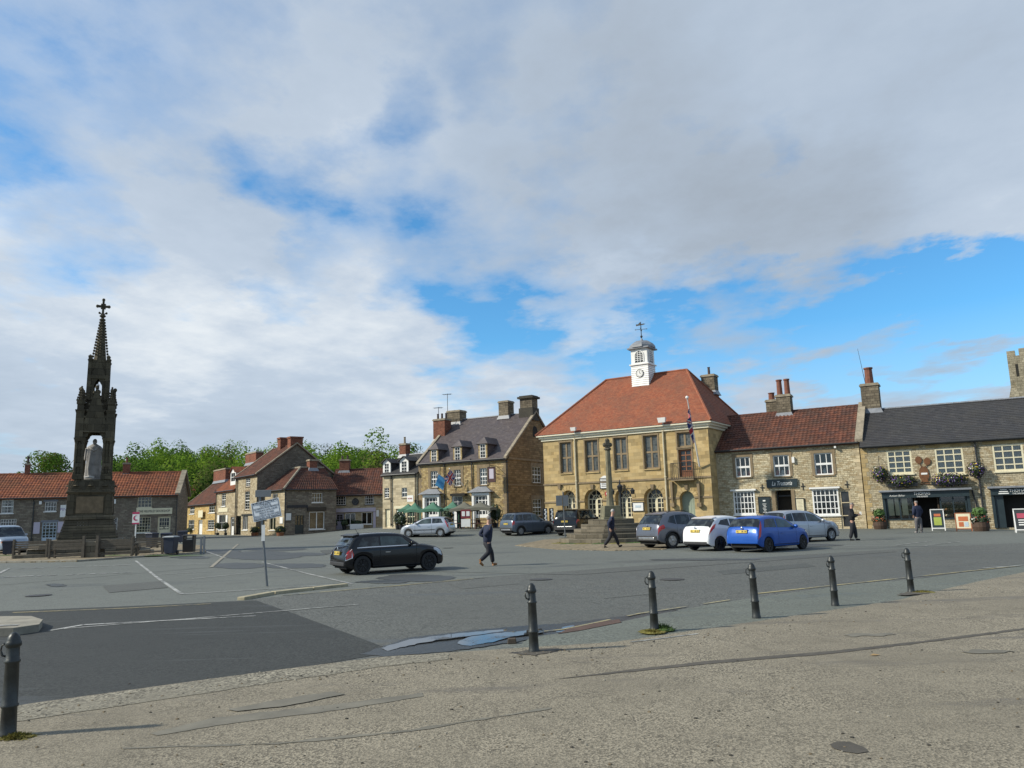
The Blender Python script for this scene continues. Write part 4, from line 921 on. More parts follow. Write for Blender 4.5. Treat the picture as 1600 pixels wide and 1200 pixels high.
# hanging sign on its bracket
o,u0,u1,z0,z1=b.board((762.5,730,773.5,753),pm('maroon_paint',(.06,.02,.02)),'hanging_sign',y=-.9,frame=M_BLK); m=b.mb(); m.box(u0+.15,u1-.15,-.97,-.955,z0+.3,z1-.15); m.build('sign_picture',M_LIL,o); m=b.mb(); m.tube([((u0+u1)/2,0,z1+.15),((u0+u1)/2,-1.2,z1+.15)],.03); m.tube([((u0+u1)/2,0,z1-.6),((u0+u1)/2,-.9,z1+.1)],.02); m.build('bracket',M_GUT,o)
M_UB=pm('flag_blue',(.02,.03,.16),.7); M_UR=pm('flag_red',(.42,.03,.04),.7); M_UW=pm('flag_white',(.62,.6,.58),.7); M_SB=pm('sky_blue_cloth',(.08,.30,.55),.7)
def flagmesh(T,L,Hh,kind,furl=.6,seed=0):
    "cloth in local x (fly) / z, rippled; faces coloured by flag pattern"
    m=MB(T); nu,nv=30,20; P=[]
    for j in range(nv+1):
        for i in range(nu+1):
            u=i/nu; v=j/nv; x=u*L*(1-.35*furl); y=.12*math.sin(u*9+seed+v*2)*furl*(.3+u); z=v*Hh-u*L*.55*furl*(1-.3*v)
            P.append((x,y,z))
    F={0:[],1:[],2:[]}
    for j in range(nv):
        for i in range(nu):
            u=(i+.5)/nu; v=(j+.5)/nv; a=abs(u-.5)*L; c=abs(v-.5)*Hh; k=0
            if kind=='union':
                dg=min(abs((u-.5)-(v-.5)),abs((u-.5)+(v-.5)))
                if dg<.09: k=1
                if dg<.035: k=2
                if a<L*.09 or c<Hh*.16: k=1
                if a<L*.055 or c<Hh*.10: k=2
            elif kind=='blue': k=1 if (v<.2) else 0
            F[k].append((j*(nu+1)+i,j*(nu+1)+i+1,(j+1)*(nu+1)+i+1,(j+1)*(nu+1)+i))
    for k in F: 
        o=len(m.v)
        if F[k]: m.add(P,F[k],k)
    return m
def flag(name,base,dirv,plen,kind,label,mats,L=1.3,Hh=.8,furl=.7,top=.95,pole=M_WHT,pr=.035,rootpos=None,ang=None):
    base=Vector(base); d=Vector(dirv).normalized(); e=empty(name,base,0,label,'flag'); m=MB(); m.tube([(0,0,0),d*plen],pr,8,r2=pr*.6); m.ball(d*plen,pr*2,8,6); m.build('pole',pole,e)
    # cloth frame: z axis along pole, x down-ish
    zc=d; xc=Vector((0,0,-1))-zc*zc.dot(Vector((0,0,-1))) if ang is None else Vector(ang)
    xc=(xc-zc*zc.dot(xc)).normalized(); yc=zc.cross(xc); T=Matrix.Translation(d*(plen*top-Hh))@Matrix(((xc.x,yc.x,zc.x,0),(xc.y,yc.y,zc.y,0),(xc.z,yc.z,zc.z,0),(0,0,0,1)))
    flagmesh(T,L,Hh,kind,furl).build('cloth',mats,e,smooth=True); return e
u,z=b.f.uz(713,759); w1=b.f.wpt(u,-.1,z); i_=b.f.i; d_=b.f.d
flag('blue_flag',w1,-i_*1.0-d_*1.4+Vector((0,0,1.2)),2.1,'blue','pale blue flag hanging left over the hotel door',[M_SB,M_SB],1.3,.8,.6)
u,z=b.f.uz(717,759); w1=b.f.wpt(u+.6,-.1,z)
flag('union_flag',w1,-i_*1.0-d_*.9+Vector((0,0,1.6)),2.1,'union','red, white and blue flag hanging over the hotel door, right of the blue one',[M_UB,M_UW,M_UR],1.3,.8,.6)
# ---------------------------------------------------------------- town hall
b=Building('town_hall',(848,683,66),(1105,659,58),'yellow ashlar town hall with red hipped roof, arched doors and white clock cupola','town hall')
th=b; D=10.6; ze=b.ze; W=b.W; zr=13.3; b.zb=.45; G=b.face(b.f.B.xy,(b.f.B+b.f.i*D).xy)
for px in ((875.5,691,893,739.5),(914.5,687.5,934.6,737.6),(959.5,683.6,979.6,734.6),(1006,680,1028.5,732.5)):
    w=b.window(px,2,2,fm=M_DRS,glass=M_LDG,sill=M_YEL,sur=M_DRS,sw=.10,rev=.2,ft=.1,bar=.15,name='window')
b.window((1058,675.5,1080,698.5),2,1,fm=M_DRS,glass=M_LDG,sill=M_DRS,sur=M_DRS,sw=.1,rev=.2,ft=.1,bar=.15)
b.window((1061,702,1081.6,748),2,4,fm=M_WOOD,sill=M_DRS,sur=M_DRS,sw=.1,rev=.2,ft=.12,bar=.08,glass=M_DKG,kick=.5,kmat=M_WOOD)
for px in ((878.5,766,899.5,822),(914,764,942,822),(962,763,988,821),(1007,762,1037,820)):
    b.window(px,4,4,fm=M_CRP,sill=None,rev=.62,ft=.13,bar=.055,arch=True,kick=.55,glass=M_DKG)
b.door((1063,767,1086,820),M_LGRN,arch=True,rev=.5,planks=5)
b.wall(M_YEL); b.wall(M_YEL,f=G,name='side_wall')
m=b.mb(); z0=b.wallz; m.poly([(0,0,z0),(0,D,z0),(0,D,ze),(0,0,ze)]); m.poly([(0,D,z0),(W,D,z0),(W,D,ze),(0,D,ze)]); m.build('back_walls',M_YEL,b.root)
m=b.mb(); m.box(.4,W-.4,1.6,1.7,z0,ze-.2); m.box(.4,W-.4,.4,1.6,ze-.25,ze-.2); m.box(.4,W-.4,.64,1.6,4.2,4.4); m.build('interior',M_DARK,b.root)
# archivolts and string courses
for h in [h for h in b.f.holes if h[4]]:
    m=b.mb(); a,c,_,d=h[:4]; r=(c-a)/2; zc=d-r
    for q in range(9):
        a0=math.pi*(q+.04)/9; a1=math.pi*(q+.96)/9; m.extr([((a+c)/2+rr*math.cos(t),zc+rr*math.sin(t)) for rr,t in ((r+.002,a0),(r+.32,a0),(r+.32,a1),(r+.002,a1))],-.04,.03)
    m.build('arch_stones',M_YEL,b.root)
zs=b.f.uz(900,755)[1]; m=b.mb(); m.box(-.05,W+.05,-.08,.04,zs-.07,zs+.07); hs=sorted(h[:2] for h in b.f.holes if h[4]); zi=b.f.uz(945,782)[1]; cur=-.03
for a,c in hs: m.box(cur,a-.001,-.06,.04,zi-.07,zi+.07); cur=c+.001
m.box(cur,W+.03,-.06,.04,zi-.07,zi+.07); m.box(-.05,W+.05,-.06,.04,b.zb-.3,b.zb+.25) if 0 else None; m.build('string_course',M_DRS,b.root)
m=b.mb()
for px in (875,926,973,1020,1073):
    u,z=b.f.uz(px,759); m.frus(u,-.1,z-.3,z+.1,.18,.1,.3,.2)
m.build('keystones',M_DRS,b.root)
m=b.mb()
for px in (1050,1092): 
    u,z=b.f.uz(px,752); u2,zz=b.f.uz(px,786); m.frus(u,-.14,zz,z-.05,.10,.10,.22,.28); m.box(u-.17,u+.17,-.3,0,zz-.28,zz-.001)
m.build('corbels',M_DRS,b.root)
# cornice
m=b.mb()
for k_,(o0,za,zb_) in enumerate(((.12,ze-.42,ze-.22),(.26,ze-.219,ze-.05),(.42,ze-.049,ze+.06))): m.box(-o0,W+o0,-o0,D+o0,za,zb_)
m.build('cornice',M_COR,b.root)
# hip roof
a=5.3; ul,ur=3.7,3.3; e=.45; za=ze+.07; m=b.mb(); V=Vector
c0,c1,c2,c3=V((-e,-e,za)),V((W+e,-e,za)),V((W+e,D+e,za)),V((-e,D+e,za)); r0,r1=V((ul,a,zr)),V((W-ur,a,zr))
slope(m,c0,c1,r1,r0,'tile'); 
def tri(m,p,q,r,n=14):
    for k_ in range(n):
        x0=p.lerp(r,k_/n); x1=q.lerp(r,k_/n); y0=p.lerp(r,(k_+1)/n); y1=q.lerp(r,(k_+1)/n); nn=(q-p).cross(r-p).normalized()
        m.add([x0+nn*.015,x1+nn*.015,y1,y0],[(0,1,2,3)],0,nn)
tri(m,c1,c2,r1,30); slope(m,c2,c3,r0,r1,'flat'); tri(m,c3,c0,r0,6); b.rf=m.build('roof',M_RED,b.root)
m=b.mb()
for p,q in ((c0,r0),(c1,r1),(c2,r1),(c3,r0),(r0,r1)): m.tube([p+V((0,0,.03)),q+V((0,0,.03))],.10,6)
m.build('hip_tiles',M_RED,b.rf)
# cupola: stands on the ridge
u,_=b.f.uz(1008,590,a-.2); cz=a-.5; cup=b.mb(); zc0=zr-1.6
zA=pxz(0,572,*b.f.wpt(u,cz,0).xy); zB=pxz(0,547,*b.f.wpt(u,cz,0).xy); zC=pxz(0,532,*b.f.wpt(u,cz,0).xy); zD=pxz(0,503,*b.f.wpt(u,cz,0).xy)
w=1.55; n=int((zA-zc0)/.16)
for k_ in range(n):
    z=zc0+(zA-zc0)*k_/n; cup.frus(u,cz,z,z+(zA-zc0)/n-.004,w+.06,w+.06,w-.02,w-.02)
cup.box(u-w/2-.12,u+w/2+.12,cz-w/2-.12,cz+w/2+.12,zA,zA+.10)
cup.box(u-w/2+.02,u+w/2-.02,cz-w/2+.02,cz+w/2-.02,zA+.1,zB)
cu=cup.build('cupola',M_WHT,b.rf)
m=b.mb()
for fx,fy in ((0,-1),(1,0),(-1,0),(0,1)):
    r=.37; z0_=zA+.25; zq=zB-.22-r; pts=[(-r,z0_),(r,z0_)]+[(r*math.cos(t*.314),zq+r*math.sin(t*.314)) for t in range(11)]
    Rz=Matrix.Translation((u,cz,0))@Matrix.Rotation(math.atan2(fx,-fy),4,'Z'); mm=MB(b.f.T@Rz if b.f.T else Rz); mm.extr(pts,-w/2-.01,-w/2+.03); o=mm.build('cupola_window',M_DKG,cu)
    q=MB(Rz); yy=-w/2-.03
    for x in (-.12,.12): q.box(x-.02,x+.02,yy,yy+.02,z0_,zq+r*.9)
    for j in range(1,6): z=z0_+(zq-z0_+.3)*j/5.5; q.box(-r,r,yy+.004,yy+.02,z-.02,z+.02)
    for t in range(10): 
        a0=t*.314; a1=a0+.314; q.extr([(rr*math.cos(s_),zq+rr*math.sin(s_)) for rr,s_ in ((r,a0),(r+.08,a0),(r+.08,a1),(r,a1))],yy,yy+.03)
    q.box(-r-.08,-r,yy,yy+.03,z0_,zq); q.box(r,r+.08,yy,yy+.03,z0_,zq); q.build('window_frame',M_WHT,cu)
m=MB(); m.lathe([(.32,0),(.32,.05)],(0,0,0),20); o=m.build('clock_face',M_WHT,cu); Tc=Matrix.Translation((u,cz-w/2-.02,(zc0+zA)/2+.42))@RX90; o.data.transform(Tc)
m=MB(); 
for t in range(12): an=t*math.pi/6; m.box(.25*math.cos(an)-.02,.25*math.cos(an)+.02,.25*math.sin(an)-.02,.25*math.sin(an)+.02,.05,.06)
m.box(-.012,.012,0,.2,.055,.065); m.box(0,.13,-.012,.012,.055,.065); m.tube([(.33*math.cos(t*math.pi/12),.33*math.sin(t*math.pi/12),.04) for t in range(25)],.025,5)
o=m.build('clock_hands',M_TEXT,cu); o.data.transform(Tc)
m=b.mb(); m.box(u-w/2-.22,u+w/2+.22,cz-w/2-.22,cz+w/2+.22,zB,zB+.12); m.build('cupola_cornice',M_LEAD,cu)
m=b.mb(); hh=zC-zB-.12; pr=[(w*.60,0),(w*.585,hh*.25),(w*.50,hh*.55),(w*.33,hh*.85),(.10,hh*1.0),(.05,hh*1.25)]
m.lathe([(r_*1.25,zB+.12+z_) for r_,z_ in pr],(u,cz,0),8,0,math.pi/8); m.build('cupola_dome',M_LEAD,cu)
m=b.mb(); zt=zD; m.tube([(u,cz,zC),(u,cz,zt)],.035,6); m.ball((u,cz,zC+.35),.11); m.ball((u,cz,zC+.9),.07)
for an in range(4): t=an*math.pi/2+.3; m.tube([(u,cz,zC+1.0),(u+.5*math.cos(t),cz+.5*math.sin(t),zC+1.0)],.022,5); m.ball((u+.5*math.cos(t),cz+.5*math.sin(t),zC+1.0),.045,6,4)
m.extr([(u-.45,zt-.32),(u+.25,zt-.3),(u+.45,zt-.24),(u+.25,zt-.18),(u+.05,zt-.2),(u-.1,zt-.02),(u-.25,zt-.18),(u-.45,zt-.15)],cz-.01,cz+.01); m.build('weathervane',M_GUT,cu)
b.chimney(1098,1120,586,614,8.0,M_SOOT,1,.7,pmat=M_POTD,dep=1.0)
b.pipe(897,681,822,mat=M_CRI,px2=905.5,r=.07); b.pipe(1034,668,822,mat=M_CRI,px2=1047,r=.07)
# balcony
u0,u1,z0,z1=b.f.rect(1052,723.5,1087,749); m=b.mb(); m.box(u0,u1,-.55,0,z0-.10,z0); m.build('balcony_slab',M_DRS,b.root)
m=b.mb(); zt=z1
for a_,c_ in (((u0,-.52),(u1,-.52)),((u0,-.52),(u0,0)),((u1,-.52),(u1,0))):
    for z in (z0+.03,zt): m.tube([(a_[0],a_[1],z),(c_[0],c_[1],z)],.022,5)
    n=12 if a_[1]==c_[1] else 4
    for q in range(n+1): x=a_[0]+(c_[0]-a_[0])*q/n; y=a_[1]+(c_[1]-a_[1])*q/n; m.tube([(x,y,z0),(x,y-.06,z0+(zt-z0)*.35),(x,y,zt)],.014,4)
m.build('balcony_railing',M_GUT,b.root)
# notices on the front
o,u0,u1,z0,z1=b.board((938,748,952,762.5),M_WHT,'arched_notice',frame=M_GUT); m=b.mb()
for q in range(5): m.box(u0+.1,u1-.1,-.085,-.071,z0+.12+q*.13,z0+.16+q*.13)
m.build('notice_text',M_TEXT,o); m=b.mb(); m.extr([(u0+(u1-u0)*t/8,z1+.05+.2*math.sin(math.pi*t/8)) for t in range(9)],-.07,-.02); m.build('notice_crest',M_WHT,o)
u,z=b.f.uz(949,771.5); m=MB(); m.lathe([(.20,0),(.20,.05)],(0,0,0),20); o=m.build('round_red_sign',pm('sign_red',(.40,.02,.02),.5),b.root); o.data.transform(Matrix.Translation((u,-.01,z))@RX90); m=MB(); m.lathe([(.09,.051),(.09,.06)],(0,0,0),14); q=m.build('sign_symbol',M_WHT,o); q.data.transform(Matrix.Translation((u,-.01,z))@RX90)
o,u0,u1,z0,z1=b.board((989,785.5,1005,798),M_WHT,'notice_board',frame=M_GUT); m=b.mb(); m.box(u0+.2,u1-.2,-.085,-.071,z0+.25,z1-.2); m.build('notice_map',M_BLUW,o)
for px,py,s_ in ((897,671,1),(1035,657,1.3)):
    u,z=b.f.uz(px,py,-.5); m=b.mb(); m.tube([(u,-.42,ze),(u,-.5,z)],.03,5); m.frus(u,-.62,z-.13*s_,z+.16*s_,.42*s_,.16,.5*s_,.30); m.build('floodlight',M_WHT,b.root)
# flagpole leaning out from the wall
w0=b.f.wpt(b.f.uz(1094,729)[0],-.15,b.f.uz(1094,729)[1]); tp=None
r_=ray(1073.5,621); 
best=[0,next((k_ for k_ in [30+q*.02 for q in range(2000)] if (CAM+r_*k_-w0).length<=5.9),None)]
tp=CAM+r_*best[1]; dd=(tp-w0)
flag('flagpole_flag',w0,dd,dd.length,'union','furled red, white and blue flag on white pole leaning out from the town hall','' or [M_UB,M_UW,M_UR],1.5,1.7,1.0,.86,pr=.06)
# ---------------------------------------------------------------- restaurant
b=Building('restaurant',(1114,703,59.3),(1341,690,54),'pale limestone restaurant with brown pantile roof and dark sign over its door','restaurant')
tr=b; rh=4.2; D=8.4; rz=9.1; _,rz=b.f.uz(1250,642,rh); b.zb=.05; b.shell(M_TRA,D,rz,rh=rh); b.roof('pantile',M_PAND,D,rz,rh=rh,vo=.0)
for px in ((1149,714,1172.5,745.5),(1208.5,711,1233.5,744),(1272.5,707.5,1301,742)): b.window(px,3,2,sill=M_DRS,sur=M_DRS,sw=.2,bar=.05,ft=.08,sash=True)
b.window((1146.5,767,1180,804),6,4,sill=M_WHT,bar=.055,ft=.1,rev=.06); b.window((1270,763.5,1311,805),6,4,sill=M_WHT,bar=.055,ft=.1,rev=.06)
for px in ((1146.5,767,1180,804),(1270,763.5,1311,805)):
    u0,u1,z0,z1=b.f.rect(*px); m=b.mb(); m.box(u0-.15,u1+.15,-.22,0,z1,z1+.12); m.build('window_hood',M_WHT,b.root)
    m=b.mb(); m.box(u0+.1,u1-.1,.35,.75,z0+.05,z0+.1)
    o=m.build('display_shelf',M_WOOD,b.root); m=b.mb()
    for q in range(9): x=u0+.25+(u1-u0-.5)*q/8; m.lathe([(.06,0),(.08,.1),(.03,.22),(.04,.3)],(x,.5,z0+.1),8,q%3)
    m.build('ornaments',[M_WHT,M_WOOD,M_CRP],o)
m=b.mb()
for px in ((1149,714,1172.5,745.5),(1208.5,711,1233.5,744),(1272.5,707.5,1301,742)):
    u0,u1,z0,z1=b.f.rect(*px)
    for q,mi in ((.18,0),(.5,1),(.84,0)): m.lathe([(.10,0),(.13,.15),(.10,.35),(.03,.42)],(u0+(u1-u0)*q,.3,z0+.05),8,mi)
m.build('sill_ornaments',[M_FLW[3],M_WHT],b.root)
u0,u1,z0,z1=b.f.rect(1213,766,1238,822); z0=b.zb; b.f.holes.append((u0,u1,z0,z1,False,.9)); m=b.mb(); m.box(u0,u1,.8,.9,z0,z1); m.box(u0,u1,.5,.56,z1-.45,z1-.35,1); m.box(u0,u0+.1,.4,.8,z0,z1,1); m.build('door_recess',[M_DARK,M_BLK],b.root)
m=b.mb(); m.box(u0-.25,u0-.002,-.04,.05,z0,z1); m.box(u1+.002,u1+.25,-.04,.05,z0,z1); m.build('door_surround',M_DRS,b.root)
b.window((1313,765,1331,826),1,3,fm=M_CRM,sill=None,ft=.12,bar=.06,glass=M_DKG,name='side_door')
b.wall(M_TRA); b.gutter(); b.quoins([(b.W,-1),(0,1)],M_CRM); b.verge(1,D,rz,M_COPE,w=.5,h=.12,rh=rh); b.pipe(1113,704,822,px2=1117,r=.12)
o,u0,u1,z0,z1=b.board((1197.5,748.5,1245.5,761.5),M_NAVY,'sign_board',t=.12); b.txt('La Trattoria',(u0+u1)/2,(z0+z1)/2-.02,.44,M_TXW,o,y=-.15,width=(u1-u0)*.66,shear=.35)
o,u0,u1,z0,z1=b.board((1186,777,1203,801),M_NAVY,'menu_board',frame=M_BLK); m=b.mb(); m.box(u0+.3,u1-.3,-.08,-.071,z1-.3,z1-.2)
for q in range(7): m.box(u0+.25+.04*(q%3),u1-.25-.05*(q%2),-.08,-.071,z1-.5-q*.1,z1-.47-q*.1)
m.build('menu_text',M_TXW,o)
o,u0,u1,z0,z1=b.board((1244,779.5,1256,798.5),M_CRP,'menu_case',frame=M_BLK)
m=b.mb()
for q in range(8): m.box(u0+.1,u1-.1-.05*(q%2),-.08,-.071,z1-.15-q*.1,z1-.135-q*.1)
m.build('menu_text',M_COPE,o)
b.board((1237,714,1241,723),M_WHT,'alarm_box',t=.15); b.board((1303,697,1306,700),M_WHT,'camera_box',t=.3)
for px,py in ((1191,762),(1254.5,760),(1323.5,757)):
    u,z=b.f.uz(px,py); m=b.mb(); m.tube([(u,-.03,z-.25),(u,-.03,z+.25)],.03,5); m.tube([(u-.15,-.03,z+.0),(u+.15,-.03,z+.0)],.03,5); m.build('wall_tie',M_GUT,b.root)
b.chimney(1214,1238,617,648,rh,M_SOOT,2,1.25,dep=1.0,potr=.23); b.chimney(1198,1216,625,650,rh+2.6,M_SOOT,1,.6,dep=.9,potr=.27)
b.chimney(1346,1376,600,642,rh,M_SOOT,1,1.25,dep=1.15,potr=.31)
u,z1=b.f.uz(1340,545,rh); _,z0=b.f.uz(1347,640,rh); m=b.mb(); m.tube([(u+.35,rh,z0-.3),(u+.3,rh,z0+1.8),(u,rh,z1)],.035,5,r2=.012); m.tube([(u+.1,rh,z0+1.8),(u+.65,rh,z0+1.6)],.03,4); m.build('aerial',M_GUT,b.root)
# ---------------------------------------------------------------- bakery range
b=Building('stone_bakery',(1343,694.5,53.45),(1700,677.5,47.2),'buff limestone bakery range with dark slate roof and navy shop fronts','shop')
ba=b; rh=4.5; D=9; _,rz=b.f.uz(1480,632,rh); b.zb=-.05; b.shell(M_THO,D,rz,rh=rh); b.roof('slate',M_SLD,D,rz,rh=rh,vo=.0); b.gutter(mat=M_GUT)
for i,px in enumerate(((1386.5,703.5,1425,740.5),(1462,700,1506,741),(1552,694,1600,736))):
    b.window(px,3,4,fm=M_CRP,sill=M_CRP,bar=.07,ft=.10,curt=2,rev=.08); u0,u1,z0,z1=b.f.rect(*px); m=b.mb(); m.box(u0-.5,u1+.5,-.02,.04,z1+.06,z1+.32); m.build('lintel',M_YEL,b.root)
def shopfront(x0,x1,yf0,yf1,yb,panes,doors):
    u0,u1,z0,z1=b.f.rect(x0,yf1,x1,yb); z0=b.zb
    b.f.holes.append((u0,u1,z0,z1,False,.1)); _,_,f0,f1=b.f.rect(x0,yf0,x1,yf1)
    m=b.mb(); m.box(u0-.15,u1+.15,-.35,0,f0,f1); m.box(u0-.3,u1+.3,-.55,0,f1,f1+.12,1); m.box(u0-.15,u0+.02,-.2,0,z0,f0); m.box(u1-.02,u1+.15,-.2,0,z0,f0); fr=m.build('shop_fascia',[M_NAVY,M_LEAD],b.root)
    return u0,u1,z0,z1,f0,f1,fr
u0,u1,z0,z1,f0,f1,fr=shopfront(1385,1514,767,777,826,0,0); Wd=u1-u0
for a_,c_ in ((0,.36),(.66,1.0)):
    m=b.mb(); xa,xb=u0+.05+Wd*a_,u0-.05+Wd*c_; m.box(xa,xb,-.10,.1,z0,z0+.6,1); m.box(xa,xb,-.15,.1,z0+.6,z0+.68); m.box(xa,xa+.09,-.1,.02,z0+.68,z1); m.box(xb-.09,xb,-.1,.02,z0+.68,z1); m.box((xa+xb)/2-.04,(xa+xb)/2+.04,-.1,.02,z0+.68,z1); m.build('shop_frame',[M_NAVY,M_THO],b.root)
for a_,c_ in ((0,.36),(.66,1.0)): m=b.mb(); xa,xb=u0+.05+Wd*a_,u0-.05+Wd*c_; m.poly([(xa,-.03,z0+.68),(xb,-.03,z0+.68),(xb,-.03,z1),(xa,-.03,z1)]); m.build('shop_window',M_GL,b.root)
m=b.mb(); m.box(u0,u0+Wd*.36,1.0,1.05,z0,z1); m.box(u0+Wd*.66,u1,1.0,1.05,z0,z1); m.box(u0+Wd*.36,u0+Wd*.38,.1,1.1,z0,z1); m.box(u0+Wd*.64,u0+Wd*.66,.1,1.1,z0,z1); m.build('shop_interior',pm('shop_interior_wall',(.05,.035,.022),.9,.3,2),b.root)
m=b.mb()
for a_,c_ in ((0,.36),(.66,1.0)):
    for lv in (.75,1.15,1.55,1.95): m.box(u0+.1+Wd*a_,u0-.1+Wd*c_,.2,.6,z0+lv,z0+lv+.03)
sh=m.build('bread_shelf',M_WOOD,b.root); m=b.mb()
for a_,c_ in ((0.15,.36),(.66,1.0)):
    for lv in (.78,1.18,1.58):
        x=u0+.2+Wd*a_
        while x<u0-.2+Wd*c_:
            m.ball((x,.35+.1*rnd.random(),z0+lv+.06),.10,6,4,rnd.randrange(3),(1.3,1,.7)); x+=rnd.uniform(.2,.32)
m.build('loaves',[pm('bread_crust',(.32,.16,.06)),pm('pale_bread',(.45,.32,.18)),M_CRP],sh)
m=b.mb(); 
for q in range(3): m.box(u0+.15+q*.42,u0+.50+q*.42,-.02,-.01,z0+.9,z0+2.0+(q%2)*.2)
m.build('window_poster',M_CRP,b.root)
b.txt('THOMAS',u0+Wd*.47,(f0+f1)/2+.04,.24,M_TXW,fr,y=-.37); b.txt('THE BAKER',u0+Wd*.47,(f0+f1)/2-.15,.13,M_TXW,fr,y=-.37); b.txt('Artisan Baker',u0+Wd*.16,(f0+f1)/2-.05,.17,M_TXW,fr,y=-.37,shear=.3)
u0,u1,z0,z1,f0,f1,fr=shopfront(1556,1680,761,772,832,0,0)

for p0,p1 in ((u0+.05,u0+.5),(u1-.5,u1)): m=b.mb(); m.box(p0,p1,-.1,.05,z0,z1); m.build('shop_frame',M_NAVY,b.root)
m=b.mb(); m.box(u0+.4,u1-.4,.5,.55,z0,z1); m.build('shop_interior',M_DARK,b.root)
b.txt('THOMAS',b.f.uz(1590,766)[0],(f0+f1)/2+.04,.24,M_TXW,fr,y=-.37); b.txt('THE BAKER',b.f.uz(1590,766)[0],(f0+f1)/2-.15,.13,M_TXW,fr,y=-.37)
m=b.mb(); uu=b.f.uz(1567,766)[0]; 
for zz,ww in ((.12,.18),(0,.24),(-.12,.28)): m.box(uu-ww,uu+ww,-.37,-.355,(f0+f1)/2+zz-.03,(f0+f1)/2+zz+.03)
m.build('fascia_emblem',M_TXW,fr)
b.wall(M_THO); b.pipe(1529,690,826,px2=1533,r=.06); b.quoins([(0,1)],M_YEL)
u,z=b.f.uz(1519,766); u2,z2=b.f.uz(1535,780); m=b.mb(); m.tube([(u,-.08,z),(u+.15,-.08,z-1.1),(u2,-.08,z-1.3)],.05,5); m.tube([(u+.1,-.08,z-.6),(u+.25,-.08,b.zb)],.05,5); m.build('downpipe',M_GUT,b.root)
# rusty figure sign on the wall
u,z=b.f.uz(1444,742); M_RST=pm('rusty_steel',(.14,.06,.025),.85,.3,5)
m=b.mb(); m.extr([(u-.30,z-.1),(u-.14,z-.48),(u+.14,z-.48),(u+.30,z-.1),(u+.26,z+.35),(u+.12,z+.55),(u-.12,z+.55),(u-.26,z+.35)],-.07,-.03)
for sx,sz in ((-.24,1.0),(.27,.88)):
    m.extr([(u+sx+.20*math.cos(t*.52),z+sz+.25*math.sin(t*.52)) for t in range(12)],-.075,-.035); m.extr([(u+sx*.3-.03,z+.5),(u+sx*.3+.03,z+.5),(u+sx+.03,z+sz-.2),(u+sx-.03,z+sz-.2)],-.07,-.04)
for sx in (-.22,.22): m.extr([(u+sx-.05,z-.48),(u+sx+.05,z-.48),(u+sx*.6+.05,z-.40),(u+sx*.6-.05,z-.4)],-.07,-.04)
m.box(u-.30,u+.3,-.07,-.04,z-.62,z-.56)
o=m.build('rusty_figure',M_RST,b.root); m=b.mb(); m.box(u-.17,u+.2,-.09,-.071,z+.02,z+.14); m.build('figure_label',M_WHT,o)
# window boxes and hanging baskets are things of their own
M_PUR=pm('dark_purple_petals',(.07,.02,.15),.7)
def basket(px,py,r,label,sc=(1,1,1),name='hanging_basket',cat='hanging basket',off=-.35,n=520,fn=260,g='flower displays on the bakery front',arm=True):
    u,z=ba.f.uz(px,py,off); w_=ba.f.wpt(u,off,z); e=empty(name,w_,ba.f.ang,label,cat,g)
    leafball('flowers',(0,0,0),r,n,M_SHR,e,sc,.07,[M_FLW[0],M_PUR,M_FLW[0],M_PUR,M_FLW[1],M_FLW[2]],fn)
    if arm:
        m=MB(); m.tube([(0,0,0),(0,0,r+.5),(0,-off,r+.7)],.015,4); m.lathe([(.05,-r*.3),(r*.5,0)],(0,0,0),10); m.build('bracket',M_GUT,e)
    else:
        m=MB(); m.box(-r*sc[0]*.9,r*sc[0]*.9,-.15,.25,-.35,-.1); m.build('trough',M_BLK,e)
basket(1375,741,.58,'round basket of yellow and purple flowers, left of the first bakery window')
basket(1410,752,.52,'flower trough under the left bakery window, above the navy fascia',(1.9,.8,.85),'window_trough','window box',-.3,800,460,arm=False)
basket(1483,749,.52,'flower trough under the middle bakery window, mostly purple',(2.2,.8,.95),'window_trough','window box',-.3,800,460,arm=False)
basket(1525,734,.55,'round basket of purple flowers beside the black downpipe of the bakery')
# ruined castle tower behind
p=at(1590,620,140); M_CAS=stone('castle_masonry',(.30,.26,.19),(.36,.32,.24),(.15,.13,.09),.8,.4,.02,(.12,.11,.07),.6,.1,.8)
f=Face((at(1579,600,140).x,140),(at(1660,600,140).x,140)); e=empty('castle_tower',(f.A.x,140,0),R(-36),'ruined castle tower with broken top rising behind the bakery roof','tower')
T=Matrix.Identity(4); m=MB(T); zt=at(1590,546,140).z; zm=at(1590,585,140).z; 
m.box(0,11,0,8,0,zt-1.3); m.box(.8 ,10,-.6,8,0,zm-1.2) ; 
for x,w_,h_ in ((.0,1.3,1.0),(1.9,1.5,1.3),(4.2,1.2,.7),(6.2,2,1.1)): m.box(x,x+w_,.2,1.6,zt-1.3,zt-1.3+h_)
m.frus(1.3,0,zm-4.5,zm-2.5,3.6,1.5,2.6,1.0); m.build('tower_wall',M_CAS,e); m=MB(T); m.box(1.1,1.5,-.05,.1,zm-.5,zm+1.8); m.build('arrow_slit',M_DARK,e)
